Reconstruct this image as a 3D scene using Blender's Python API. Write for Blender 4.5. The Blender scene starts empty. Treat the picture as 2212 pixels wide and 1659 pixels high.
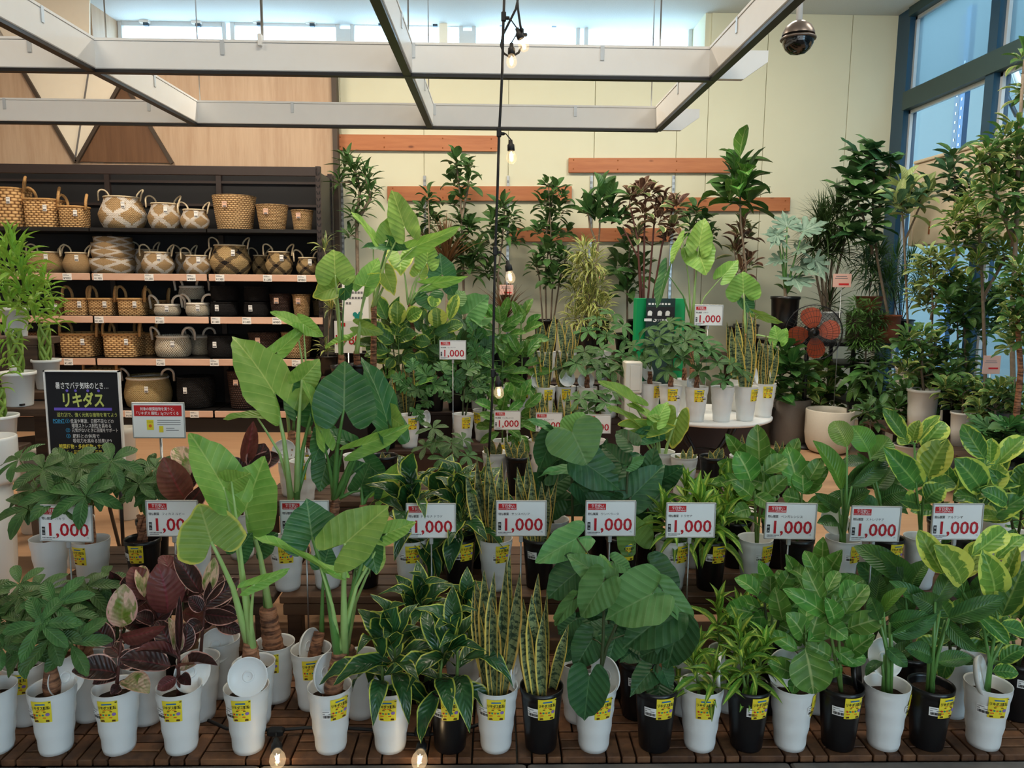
import bpy, math, random
from mathutils import Vector, Matrix

random.seed(7)
sc = bpy.context.scene
COL = sc.collection
V = Vector
PI = math.pi

# ------------------------------------------------------------------ camera
F_PX, EYE = 1640.0, 1.5
cam_data = bpy.data.cameras.new('camera')
cam_data.sensor_width = 36.0
cam_data.lens = F_PX / 2212 * 36.0
cam_data.clip_start, cam_data.clip_end = 0.05, 100
cam = bpy.data.objects.new('camera', cam_data)
COL.objects.link(cam)
CAM = V((0, 0, EYE))
CAMR = Matrix.Rotation(-math.radians(1.26), 3, 'Z') @ Matrix.Rotation(math.radians(90 - 7.62), 3, 'X') @ Matrix.Rotation(.008, 3, 'Z')
cam.matrix_world = Matrix.Translation(CAM) @ CAMR.to_4x4()
sc.camera = cam

# ------------------------------------------------------------------ world, lamps, exposure
def lin(c):
    return tuple(((x / 255) / 12.92 if x / 255 <= .04045 else ((x / 255 + .055) / 1.055) ** 2.4) for x in c)

world = bpy.data.worlds.new('daylight')
sc.world = world
world.use_nodes = True
bg = world.node_tree.nodes['Background']
bg.inputs['Color'].default_value = (.54, .79, 1.0, 1)
bg.inputs['Strength'].default_value = 8.0

def area(name, loc, rot, sx, sy, power, col):
    l = bpy.data.lights.new(name, 'AREA')
    l.shape = 'RECTANGLE'; l.size = sx; l.size_y = sy; l.energy = power; l.color = col
    o = bpy.data.objects.new(name, l); o.location = loc; o.rotation_euler = rot
    COL.objects.link(o)
    return o

WARM, COOL = (1.0, .86, .68), (.88, .95, 1.0)
# ceiling lamps of the shop (above the frame) and the daylight of the shop front behind the camera
for i, (x, y, p) in enumerate(((-3.2, 5.8, 76), (-.6, 5.8, 76), (1.9, 5.8, 58), (-3.0, 2.6, 30), (0, 2.6, 33), (2.6, 2.6, 28), (3.2, 4.6, 34))):
    area('ceiling_lamp', (x, y, 4.2), (math.radians(12), 0, 0), 1.2, .3, p, WARM if x < 1.5 else (1.0, .95, .84))
area('shop_front_daylight', (1.0, -4.0, 2.0), (math.radians(90), 0, 0), 7.0, 3.2, 132, COOL)

vs = sc.view_settings
vs.view_transform = 'Standard'; vs.look = 'None'; vs.gamma = 1.0; vs.use_curve_mapping = False
vs.exposure = 0.0
sc.cycles.use_denoising = True
sc.cycles.adaptive_threshold = .015
sc.cycles.max_bounces = 7
sc.cycles.transparent_max_bounces = 12
sc.cycles.sample_clamp_indirect = 6.0

# ------------------------------------------------------------------ sight lines: a photograph pixel meets a plane of the place
def ray(px, py):
    return CAMR @ V(((px - 1106) / F_PX, (829.5 - py) / F_PX, -1.0))
def P(px, py, Y):
    d = ray(px, py); return CAM + d * (Y / d.y)
def PZ(px, py, z):
    d = ray(px, py); return CAM + d * ((z - EYE) / d.z)
def PX(px, py, X):
    d = ray(px, py); return CAM + d * (X / d.x)
def mpp(p):
    return -(CAMR.transposed() @ (p - CAM)).z / F_PX
UP = V((0, 0, 1))
R = random.uniform

# ------------------------------------------------------------------ materials
class NT:
    def __init__(s, name):
        s.m = bpy.data.materials.new(name); s.m.use_nodes = True
        s.t = s.m.node_tree; s.t.nodes.clear()
        s.out = s.n('ShaderNodeOutputMaterial')
    def n(s, kind, **kw):
        nd = s.t.nodes.new(kind)
        for k, v in kw.items():
            if k[0] == 'i' and k[1:].isdigit(): nd.inputs[int(k[1:])].default_value = v
            else: setattr(nd, k, v)
        return nd
    def l(s, a, b): s.t.links.new(a, b)
    def math(s, op, a, b=0.0, c=0.0):
        nd = s.n('ShaderNodeMath', operation=op)
        for i, v in enumerate((a, b, c)):
            if isinstance(v, (int, float)): nd.inputs[i].default_value = v
            else: s.l(v, nd.inputs[i])
        return nd.outputs[0]
    def smooth(s, x, lo, hi):
        nd = s.n('ShaderNodeMapRange', interpolation_type='SMOOTHSTEP')
        s.l(x, nd.inputs[0]); nd.inputs[1].default_value = lo; nd.inputs[2].default_value = hi
        return nd.outputs[0]
    def mix(s, f, a, b):
        nd = s.n('ShaderNodeMix', data_type='RGBA')
        if isinstance(f, (int, float)): nd.inputs[0].default_value = f
        else: s.l(f, nd.inputs[0])
        for i, v in ((6, a), (7, b)):
            if isinstance(v, tuple): nd.inputs[i].default_value = (*v[:3], 1)
            else: s.l(v, nd.inputs[i])
        return nd.outputs[2]
    def noise(s, vec, scale, detail=3.0, rough=.55):
        nd = s.n('ShaderNodeTexNoise'); nd.inputs['Scale'].default_value = scale
        nd.inputs['Detail'].default_value = detail; nd.inputs['Roughness'].default_value = rough
        if vec is not None: s.l(vec, nd.inputs['Vector'])
        return nd.outputs[0]
    def mapping(s, src, scale=(1, 1, 1), rot=(0, 0, 0)):
        nd = s.n('ShaderNodeMapping'); nd.inputs['Scale'].default_value = scale; nd.inputs['Rotation'].default_value = rot
        s.l(src, nd.inputs[0]); return nd.outputs[0]
    def bsdf(s, col, rough=.5, spec=.5, metal=0.0, bump=None, bstr=.3, bdist=.01, **kw):
        b = s.n('ShaderNodeBsdfPrincipled')
        if isinstance(col, tuple): b.inputs['Base Color'].default_value = (*col[:3], 1)
        else: s.l(col, b.inputs['Base Color'])
        if isinstance(rough, (int, float)): b.inputs['Roughness'].default_value = rough
        else: s.l(rough, b.inputs['Roughness'])
        b.inputs['Specular IOR Level'].default_value = spec; b.inputs['Metallic'].default_value = metal
        for k, v in kw.items(): b.inputs[k.replace('_', ' ')].default_value = v
        if bump is not None:
            bn = s.n('ShaderNodeBump'); bn.inputs['Strength'].default_value = bstr; bn.inputs['Distance'].default_value = bdist
            s.l(bump, bn.inputs['Height']); s.l(bn.outputs[0], b.inputs['Normal'])
        return b
    def end(s, sh):
        s.l(sh.outputs[0], s.out.inputs[0]); return s.m

def plain(name, rgb, rough=.5, spec=.5, metal=0.0, var=.06, nscale=12.0, bstr=.0, **kw):
    t = NT(name); c = lin(rgb)
    oc = t.n('ShaderNodeTexCoord').outputs['Object']
    nz = t.noise(oc, nscale, 4)
    dark = tuple(x * (1 - var * 2.2) for x in c); light = tuple(min(1, x * (1 + var)) for x in c)
    col = t.mix(nz, dark, light)
    return t.end(t.bsdf(col, rough, spec, metal, bump=nz if bstr else None, bstr=bstr, **kw))

M = {}
def wood(name, rgb, dark, scale=(1, 1, 1), rough=.55, knots=False, streak=60, rand=.25, contrast=.7):
    t = NT(name)
    oc = t.n('ShaderNodeTexCoord').outputs['Object']
    oi = t.n('ShaderNodeObjectInfo')
    ad = t.n('ShaderNodeVectorMath', operation='ADD'); t.l(oc, ad.inputs[0])
    sh = t.n('ShaderNodeVectorMath', operation='SCALE'); sh.inputs[0].default_value = (7, 13, 5); t.l(oi.outputs['Random'], sh.inputs[3]); t.l(sh.outputs[0], ad.inputs[1])
    mp = t.mapping(ad.outputs[0], scale)
    n1 = t.noise(mp, streak, 5, .6); n2 = t.noise(mp, streak * .18, 2)
    f = t.math('ADD', t.math('MULTIPLY', n1, .6), t.math('MULTIPLY', n2, .5))
    f = t.smooth(f, .55 - contrast * .35, .55 + contrast * .35)
    col = t.mix(f, lin(dark), lin(rgb))
    if knots:
        vo = t.n('ShaderNodeTexVoronoi'); vo.inputs['Scale'].default_value = 2.6
        t.l(t.mapping(ad.outputs[0], (1, 1, 2.3)), vo.inputs['Vector'])
        k = t.math('SUBTRACT', 1.0, t.smooth(vo.outputs['Distance'], .03, .11))
        col = t.mix(t.math('MULTIPLY', k, .8), col, lin((96, 44, 20)))
    hs = t.n('ShaderNodeHueSaturation'); t.l(col, hs.inputs['Color'])
    t.l(t.math('MULTIPLY_ADD', oi.outputs['Random'], rand, 1 - rand / 2), hs.inputs['Value'])
    return t.end(t.bsdf(hs.outputs[0], rough, .4, bump=n1, bstr=.25, bdist=.004))

M['white_plastic'] = plain('white_plastic', (226, 226, 222), .38, .5, var=.02)
M['white_paint'] = plain('white_paint', (232, 230, 226), .45, .4, var=.02)
M['cream_plastic'] = plain('cream_plastic', (222, 214, 200), .5, .4, var=.02)
M['black_plastic'] = plain('black_plastic', (17, 17, 19), .3, .5, var=.05)
M['black_metal'] = plain('black_metal', (24, 22, 22), .42, .5, var=.05)
M['brown_metal'] = plain('brown_metal', (50, 40, 38), .45, .5, var=.06)
M['shelf_back'] = plain('shelf_back', (34, 34, 36), .7, .3, var=.08)
M['steel'] = plain('steel', (180, 182, 182), .3, .5, .9, var=.05)
M['clear_edge'] = plain('clear_edge', (176, 176, 172), .2, .6, var=.04)
M['paper'] = plain('paper', (240, 238, 233), .55, .3, var=.01)
M['pink_paper'] = plain('pink_paper', (222, 176, 160), .6, .3, var=.03)
M['red_ink'] = plain('red_ink', (200, 38, 40), .5, .3, var=.02)
M['price_red'] = plain('price_red', (186, 30, 40), .5, .3, var=.02)
M['black_ink'] = plain('black_ink', (38, 36, 38), .5, .3, var=.02)
M['grey_ink'] = plain('grey_ink', (120, 118, 120), .5, .3, var=.02)
M['white_ink'] = plain('white_ink', (240, 240, 238), .5, .3, var=.01)
M['sachet'] = plain('sachet', (240, 218, 56), .35, .5, var=.04, nscale=40)
M['blue_ink'] = plain('blue_ink', (40, 110, 170), .5, .3)
M['orange_ink'] = plain('orange_ink', (226, 110, 40), .5, .3)
M['purple_ink'] = plain('purple_ink', (140, 110, 180), .5, .3)
M['brown_ink'] = plain('brown_ink', (92, 60, 26), .5, .3)
M['teal_ink'] = plain('teal_ink', (30, 140, 130), .5, .3)
M['yellow_ink'] = plain('yellow_ink', (232, 222, 90), .6, .2)
M['lime_ink'] = plain('lime_ink', (196, 206, 110), .6, .2)
M['violet_ink'] = plain('violet_ink', (110, 92, 200), .6, .2)
M['sky_ink'] = plain('sky_ink', (70, 170, 220), .6, .2)
M['chalkboard'] = plain('chalkboard', (26, 28, 34), .55, .3, var=.06)
M['green_board'] = plain('green_board', (20, 150, 88), .45, .4, var=.03)
M['dark_green_board'] = plain('dark_green_board', (22, 52, 46), .45, .4, var=.03)
M['soil'] = plain('soil', (52, 38, 28), .9, .2, var=.35, nscale=90, bstr=.8)
def ringed():
    t = NT('trunk_brown'); oc = t.n('ShaderNodeTexCoord').outputs['Object']
    n1 = t.noise(t.mapping(oc, (10, 10, 90)), 1.0, 3); n2 = t.noise(oc, 60, 4)
    col = t.mix(t.smooth(t.math('ADD', t.math('MULTIPLY', n1, .7), t.math('MULTIPLY', n2, .3)), .36, .62), lin((78, 50, 36)), lin((168, 116, 84)))
    return t.end(t.bsdf(col, .7, .3, bump=n1, bstr=.7, bdist=.01))
M['trunk_brown'] = ringed()
M['trunk_grey'] = plain('trunk_grey', (132, 116, 98), .8, .3, var=.25, nscale=40, bstr=.4)
M['stem_green'] = plain('stem_green', (98, 128, 62), .5, .4, var=.15, nscale=20)
M['stem_dark'] = plain('stem_dark', (66, 78, 44), .55, .4, var=.2, nscale=20)
M['petiole'] = plain('petiole', (164, 196, 116), .4, .5, var=.12, nscale=14)
M['petiole_dark'] = plain('petiole_dark', (92, 138, 66), .4, .5, var=.12, nscale=14)
M['bamboo'] = plain('bamboo', (128, 160, 64), .4, .5, var=.2, nscale=25)
M['burgundy_stem'] = plain('burgundy_stem', (88, 48, 40), .6, .4, var=.2)
M['terracotta'] = plain('terracotta', (140, 78, 52), .7, .3, var=.12)
M['stone_grey'] = plain('stone_grey', (122, 114, 106), .75, .3, var=.06, nscale=60)
M['stone_cream'] = plain('stone_cream', (212, 202, 186), .7, .3, var=.04, nscale=60)
M['fan_orange'] = plain('fan_orange', (156, 68, 38), .35, .5, var=.05)
M['window_teal'] = plain('window_teal', (24, 66, 92), .4, .5, var=.06)
M['transom_green'] = plain('transom_green', (46, 70, 70), .45, .5, var=.06)
M['aluminium'] = plain('aluminium', (206, 210, 212), .35, .5, .3, var=.04)
M['camera_metal'] = plain('camera_metal', (120, 108, 100), .35, .5, .6, var=.05)
M['camera_dome'] = plain('camera_dome', (8, 8, 10), .06, .8, var=.02)
M['rubber'] = plain('rubber', (20, 20, 21), .55, .4, var=.08)
M['box_brown'] = plain('box_brown', (64, 46, 38), .6, .3, var=.1)
M['paver'] = plain('paver', (112, 106, 100), .85, .3, var=.12, nscale=25, bstr=.2)
M['wood_deck'] = wood('wood_deck', (124, 84, 54), (62, 38, 24), (1, 1, 1), .6, streak=26, rand=.5)
M['wood_bench'] = wood('wood_bench', (104, 72, 48), (62, 42, 29), (.12, 1.4, 1.4), .6, streak=26, rand=.3)
M['wood_dark'] = wood('wood_dark', (92, 70, 54), (46, 33, 25), (.2, 1.4, 1.4), .7, streak=24, rand=.35)
M['wood_board'] = wood('wood_board', (188, 120, 76), (166, 98, 60), (.25, 1, 2.5), .5, knots=True, streak=14, rand=.12)
M['wood_panel'] = wood('wood_panel', (202, 174, 146), (180, 148, 120), (3.2, 1, .25), .5, streak=9, rand=.06)
M['wood_brown'] = wood('wood_brown', (122, 88, 62), (100, 70, 48), (3.2, 1, .25), .5, streak=9, rand=.0)
M['cream_panel'] = plain('cream_panel', (246, 234, 212), .5, .3, var=.02)
M['panel_trim'] = plain('panel_trim', (74, 62, 52), .5, .4, var=.05)
M['price_rail'] = wood('price_rail', (222, 184, 160), (206, 164, 140), (.3, 1, 1), .4, streak=14, rand=.08)
M['floor_tan'] = wood('floor_tan', (196, 156, 120), (182, 140, 106), (.3, 3, 1), .35, streak=7, rand=.05)
M['wall_green'] = plain('wall_green', (220, 217, 190), .7, .25, var=.02, nscale=3)
M['wall_white'] = plain('wall_white', (224, 218, 206), .7, .25, var=.02, nscale=3)
M['ceiling'] = plain('ceiling', (226, 228, 226), .85, .2, var=.08, nscale=120, bstr=.25)
M['outside_wall'] = plain('outside_wall', (72, 84, 84), .7, .3, var=.04, nscale=2)
M['outside_post'] = plain('outside_post', (48, 66, 80), .5, .4, .2)
M['outside_blue'] = plain('outside_blue', (18, 74, 112), .5, .4)
M['outside_ground'] = plain('outside_ground', (150, 154, 156), .9, .2)
M['cream_weathered'] = plain('cream_weathered', (226, 206, 178), .6, .3, var=.06, nscale=6)
M['rust'] = plain('rust', (150, 88, 48), .9, .2, var=.2)

def glassy(name, tint, refl=.08):
    t = NT(name)
    tr = t.n('ShaderNodeBsdfTransparent'); tr.inputs[0].default_value = (*tint, 1)
    gl = t.n('ShaderNodeBsdfGlossy'); gl.inputs['Roughness'].default_value = .03
    lw = t.n('ShaderNodeLayerWeight'); lw.inputs[0].default_value = .5
    fr = t.math('MULTIPLY_ADD', t.math('POWER', lw.outputs['Facing'], 4.0), .45, .03)
    mx = t.n('ShaderNodeMixShader'); t.l(fr, mx.inputs[0]); t.l(tr.outputs[0], mx.inputs[1]); t.l(gl.outputs[0], mx.inputs[2])
    return t.end(mx)
M['glass'] = glassy('glass', (.93, .96, .97))
def lit_bulb():
    t = NT('bulb_glass'); tr = t.n('ShaderNodeBsdfTransparent'); tr.inputs[0].default_value = (.97, .94, .88, 1)
    em = t.n('ShaderNodeEmission'); em.inputs[0].default_value = (1, .72, .42, 1); em.inputs[1].default_value = .22
    ad = t.n('ShaderNodeAddShader'); t.l(tr.outputs[0], ad.inputs[0]); t.l(em.outputs[0], ad.inputs[1])
    gl = t.n('ShaderNodeBsdfGlossy'); gl.inputs['Roughness'].default_value = .05
    mx = t.n('ShaderNodeMixShader'); mx.inputs[0].default_value = .06; t.l(ad.outputs[0], mx.inputs[1]); t.l(gl.outputs[0], mx.inputs[2])
    return t.end(mx)
M['bulb_glass'] = lit_bulb()
def frosted():
    t = NT('frosted_film')
    tr = t.n('ShaderNodeBsdfTransparent'); tr.inputs[0].default_value = (.66, .74, .76, 1)
    df = t.n('ShaderNodeBsdfTranslucent'); df.inputs[0].default_value = (.55, .62, .64, 1)
    mx = t.n('ShaderNodeMixShader'); mx.inputs[0].default_value = .4
    t.l(tr.outputs[0], mx.inputs[1]); t.l(df.outputs[0], mx.inputs[2]); return t.end(mx)
M['frosted'] = frosted()
def filament():
    t = NT('filament'); e = t.n('ShaderNodeEmission'); e.inputs[0].default_value = (1, .74, .42, 1); e.inputs[1].default_value = 25
    return t.end(e)
M['filament'] = filament()

# leaf material. grid leaves: u runs across (0.5 = midrib), v from base to tip; fan leaves: u = angle (0.5 = tip), v = 0 centre .. 1 edge
LEAF_PAIRS = {}
def leaf_mat(name, base, alt, vein=None, vs_=.4, margin=None, mw=.14, mn=.0, back=None, rough=.4, fan=False, bands=None, stripe=None,
             freq=9, trans=.22, splash=0.0, spec=.32, bstr=.35, pin=True):
    t = NT(name)
    uv = t.n('ShaderNodeTexCoord').outputs['UV']
    sp = t.n('ShaderNodeSeparateXYZ'); t.l(uv, sp.inputs[0]); u, v = sp.outputs[0], sp.outputs[1]
    oc = t.n('ShaderNodeTexCoord').outputs['Object']
    oi = t.n('ShaderNodeObjectInfo'); rnd = oi.outputs['Random']
    ad = t.n('ShaderNodeVectorMath', operation='ADD'); t.l(oc, ad.inputs[0]); cb = t.n('ShaderNodeCombineXYZ')
    t.l(t.math('MULTIPLY', rnd, 37.0), cb.inputs[0]); t.l(cb.outputs[0], ad.inputs[1])
    nz = t.noise(ad.outputs[0], 3.0, 3); fine = t.noise(ad.outputs[0], 14.0, 4)
    e = t.math('ABSOLUTE', t.math('MULTIPLY_ADD', u, 2.0, -1.0))
    col = t.mix(t.smooth(nz, .3, .72), lin(base), lin(alt))
    if fan:
        edge = v; um = t.n('ShaderNodeUVMap', uv_map='plan'); sq = t.n('ShaderNodeSeparateXYZ'); t.l(um.outputs[0], sq.inputs[0])
        ax = t.math('ABSOLUTE', sq.outputs[0]); yy = sq.outputs[1]
        ph = t.math('SINE', t.math('MULTIPLY', t.math('SUBTRACT', yy, t.math('MULTIPLY', t.math('POWER', ax, .8), .62)), freq * 2 * PI))
        mid = t.math('SUBTRACT', 1.0, t.smooth(ax, .006, .018))
    else:
        ph = t.math('SINE', t.math('MULTIPLY', t.math('SUBTRACT', v, t.math('MULTIPLY', e, .22)), freq * 2 * PI)); edge = e
        mid = t.math('SUBTRACT', 1.0, t.smooth(e, .02, .10))
    veinm = t.smooth(ph, .93, 1.0)
    if bands:
        b = t.noise(t.mapping(uv, (1.2, 26, 1)), 1.0, 2); b2 = t.noise(t.mapping(uv, (9, 40, 1)), 1.0, 2)
        bb = t.smooth(t.math('ADD', t.math('MULTIPLY', b, .7), t.math('MULTIPLY', b2, .3)), .50, .56)
        col = t.mix(bb, col, lin(bands))
    if stripe:
        col = t.mix(t.math('SUBTRACT', 1.0, t.smooth(t.math('ADD', e, t.math('MULTIPLY', t.math('SUBTRACT', fine, .5), .3)), .18, .42)), col, lin(stripe))
    if splash:
        s2 = t.noise(t.mapping(ad.outputs[0], (2.2, 1.1, 1)), 2.4, 1)
        col = t.mix(t.smooth(s2, .62 - splash, .64 - splash + .02), col, lin(alt))
    if margin:
        ee = t.math('ADD', edge, t.math('MULTIPLY', t.math('SUBTRACT', nz, .5), mn))
        col = t.mix(t.smooth(ee, 1 - mw - .05, 1 - mw + .03), col, lin(margin))
    if vein:
        col = t.mix(t.math('MULTIPLY', t.math('MAXIMUM', mid, t.math('MULTIPLY', veinm, .6)), vs_), col, lin(vein))
    hs = t.n('ShaderNodeHueSaturation'); t.l(col, hs.inputs['Color']); hs.inputs['Saturation'].default_value = 1.0
    t.l(t.math('MULTIPLY_ADD', rnd, .028, .472), hs.inputs['Hue']); t.l(t.math('MULTIPLY_ADD', rnd, .34, .83), hs.inputs['Value'])
    col = hs.outputs[0]
    if back:
        g = t.n('ShaderNodeNewGeometry'); col = t.mix(g.outputs['Backfacing'], col, lin(back))
    bump = t.math('ADD', t.math('MULTIPLY', ph, .5), t.math('MULTIPLY', fine, .35))
    b = t.bsdf(col, rough, spec, bump=bump, bstr=bstr, bdist=.004)
    tl = t.n('ShaderNodeBsdfTranslucent'); t.l(col, tl.inputs[0])
    mx = t.n('ShaderNodeMixShader'); mx.inputs[0].default_value = trans
    t.l(b.outputs[0], mx.inputs[1]); t.l(tl.outputs[0], mx.inputs[2])
    M[name] = t.end(mx)

leaf_mat('pachira', (52, 92, 46), (68, 114, 56), (120, 158, 100), .35, rough=.42)
leaf_mat('ruby', (48, 38, 34), (76, 52, 44), (150, 60, 60), .3, margin=(214, 168, 150), mw=.09, mn=.25, back=(124, 68, 52), rough=.3)
leaf_mat('ruby_green', (96, 128, 44), (222, 192, 160), (170, 160, 100), .4, margin=(224, 180, 160), mw=.12, mn=.3, back=(120, 110, 60), rough=.33, splash=.07)
leaf_mat('ruby_brown', (122, 80, 62), (100, 60, 48), (150, 60, 60), .5, rough=.38, back=(60, 38, 36))
leaf_mat('alocasia', (134, 182, 84), (108, 162, 66), (190, 214, 120), .55, rough=.42, fan=True, freq=6, trans=.3)
leaf_mat('alocasia_dark', (52, 104, 66), (66, 122, 66), (140, 180, 120), .5, rough=.38, fan=True, freq=6, trans=.2)
leaf_mat('alocasia_edge', (132, 176, 76), (112, 162, 66), (190, 210, 120), .5, margin=(206, 214, 92), mw=.06, mn=.2, rough=.42, fan=True, freq=6, trans=.3)
leaf_mat('umbellata', (92, 146, 84), (78, 132, 70), (132, 168, 116), .5, rough=.45, fan=True, freq=6, trans=.25)
leaf_mat('umbellata_dark', (44, 84, 54), (54, 98, 58), (96, 134, 88), .5, rough=.42, fan=True, freq=6, trans=.18)
leaf_mat('umbellata_pale', (118, 166, 84), (104, 152, 74), (160, 190, 120), .5, rough=.45, fan=True, freq=6, trans=.28)
leaf_mat('monstera', (52, 100, 52), (66, 118, 58), (110, 150, 90), .4, rough=.35, fan=True, freq=6)
leaf_mat('philodendron', (110, 138, 120), (140, 164, 144), (176, 190, 170), .5, rough=.35, fan=True, freq=6)
leaf_mat('dorado', (36, 76, 46), (50, 96, 54), None, margin=(186, 200, 84), mw=.14, mn=.05, rough=.25, spec=.55)
leaf_mat('lime', (100, 152, 52), (78, 130, 46), None, stripe=(168, 200, 84), rough=.38, trans=.28)
leaf_mat('sansevieria', (130, 142, 98), (116, 132, 88), None, margin=(224, 198, 96), mw=.2, bands=(52, 72, 52), rough=.4, trans=.08)
leaf_mat('benghalensis', (66, 122, 50), (88, 146, 60), (182, 204, 132), .6, rough=.36, freq=4)
leaf_mat('strelitzia', (44, 90, 44), (62, 112, 50), (110, 150, 80), .5, rough=.3, freq=14)
leaf_mat('strelitzia_new', (88, 146, 54), (74, 130, 48), (140, 180, 90), .5, rough=.32, freq=14, trans=.28)
leaf_mat('altissima', (112, 156, 62), (86, 136, 54), (176, 204, 110), .6, margin=(196, 214, 96), mw=.34, mn=1.7, rough=.34, freq=7, trans=.28)
leaf_mat('altissima_green', (60, 112, 54), (76, 132, 58), (150, 186, 100), .6, margin=(180, 204, 88), mw=.15, mn=1.1, rough=.3, freq=7, trans=.25)
leaf_mat('ficus', (56, 94, 50), (76, 118, 60), (100, 136, 84), .3, rough=.36)
leaf_mat('ficus_blue', (58, 96, 72), (84, 120, 88), (120, 150, 110), .3, rough=.36)
leaf_mat('burgundy', (88, 64, 50), (116, 92, 68), (150, 110, 90), .3, margin=(196, 172, 140), mw=.16, mn=.6, rough=.34)
leaf_mat('cream_edge', (84, 112, 66), (112, 134, 78), (180, 180, 130), .4, margin=(216, 208, 156), mw=.24, mn=.6, rough=.36)
leaf_mat('song', (96, 124, 60), (120, 144, 74), None, margin=(214, 210, 132), mw=.42, rough=.4)
leaf_mat('pale_leaf', (164, 182, 116), (140, 166, 100), (210, 214, 160), .5, rough=.36, trans=.28)
leaf_mat('bronze', (112, 84, 48), (82, 66, 40), None, rough=.45)
leaf_mat('marginata', (52, 84, 44), (66, 98, 50), None, rough=.42)
leaf_mat('bamboo_leaf', (140, 190, 72), (112, 168, 60), (150, 190, 90), .3, rough=.4, trans=.3)
leaf_mat('schefflera', (84, 124, 60), (118, 150, 76), (150, 166, 100), .3, margin=(190, 192, 110), mw=.2, mn=1.1, rough=.34)
leaf_mat('schefflera_dark', (60, 104, 52), (82, 128, 60), (100, 140, 80), .3, rough=.3)

def weave(name, light, dark, nu, nv, pattern=None, pcol=None, rough=.75, twill=False, vert=False):
    """woven basket skin: u turns once round the basket, v runs up it; strands from a brick-like offset, with relief"""
    t = NT(name)
    uv = t.n('ShaderNodeTexCoord').outputs['UV']
    sp = t.n('ShaderNodeSeparateXYZ'); t.l(uv, sp.inputs[0]); u, v = sp.outputs[0], sp.outputs[1]
    oi = t.n('ShaderNodeObjectInfo')
    row = t.math('FLOOR', t.math('MULTIPLY', v, nv))
    fv = t.math('FRACT', t.math('MULTIPLY', v, nv))
    off = t.math('MULTIPLY', t.math('MODULO', row, 2.0), .5)
    fu = t.math('FRACT', t.math('ADD', t.math('MULTIPLY', u, nu), off))
    hu = t.math('SINE', t.math('MULTIPLY', fu, PI)); hv = t.math('SINE', t.math('MULTIPLY', fv, PI))
    h = t.math('MULTIPLY', t.math('POWER', hu, .6), t.math('POWER', hv, .5))
    if vert: h = t.math('POWER', hu, .8)
    nz = t.noise(t.mapping(uv, (nu * .8, nv * .5, 1)), 1.0, 3)
    col = t.mix(t.smooth(t.math('ADD', t.math('MULTIPLY', h, .75), t.math('MULTIPLY', nz, .45)), .25, .95), lin(dark), lin(light))
    if pattern:
        k = 4.0
        ru = t.math('MULTIPLY', t.math('FLOOR', t.math('MULTIPLY', u, 72.0)), k / 72.0)
        rv = t.math('MULTIPLY', t.math('FLOOR', t.math('MULTIPLY', v, 30.0)), 1.35 / 30.0)
        a = t.math('ABSOLUTE', t.math('SUBTRACT', t.math('FRACT', t.math('ADD', ru, rv)), .5))
        b = t.math('ABSOLUTE', t.math('SUBTRACT', t.math('FRACT', t.math('SUBTRACT', ru, rv)), .5))
        A = t.math('LESS_THAN', a, .13); B = t.math('LESS_THAN', b, .13)
        if pattern == 'white':
            m = t.math('MULTIPLY', t.math('MAXIMUM', A, B), .9)
        else:
            st = t.math('GREATER_THAN', fv, .5)
            m = t.math('MAXIMUM', t.math('MULTIPLY', A, B), t.math('MULTIPLY', t.math('MAXIMUM', A, B), st))
        col = t.mix(m, col, lin(pcol))
    hs = t.n('ShaderNodeHueSaturation'); t.l(col, hs.inputs['Color']); t.l(t.math('MULTIPLY_ADD', oi.outputs['Random'], .18, .91), hs.inputs['Value'])
    M[name] = t.end(t.bsdf(hs.outputs[0], rough, .25, bump=h, bstr=.8, bdist=.012))

weave('hyacinth', (222, 180, 124), (116, 76, 42), 20, 12)
weave('hyacinth_dark', (122, 84, 54), (56, 36, 24), 26, 17)
weave('seagrass', (206, 172, 126), (150, 116, 76), 60, 34)
weave('seagrass_white', (206, 172, 126), (150, 116, 76), 60, 34, 'white', (238, 228, 216))
weave('seagrass_black', (214, 184, 132), (156, 120, 76), 60, 34, 'black', (34, 28, 28))
weave('rope_bin', (208, 172, 124), (136, 100, 64), 34, 17)
weave('rope_bin_dark', (74, 54, 46), (26, 19, 18), 34, 17)
weave('two_tone', (222, 208, 184), (84, 70, 56), 46, 16, vert=True)
weave('natural_large', (222, 196, 140), (150, 120, 76), 70, 34)
weave('black_weave', (34, 32, 33), (12, 11, 12), 50, 26)
M['straw_rope'] = plain('straw_rope', (206, 160, 104), .8, .2, var=.25, nscale=80, bstr=.6)
M['pale_rope'] = plain('pale_rope', (214, 196, 164), .8, .2, var=.2, nscale=80, bstr=.6)
M['white_rope'] = plain('white_rope', (232, 222, 206), .8, .2, var=.1, nscale=80, bstr=.6)

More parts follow.
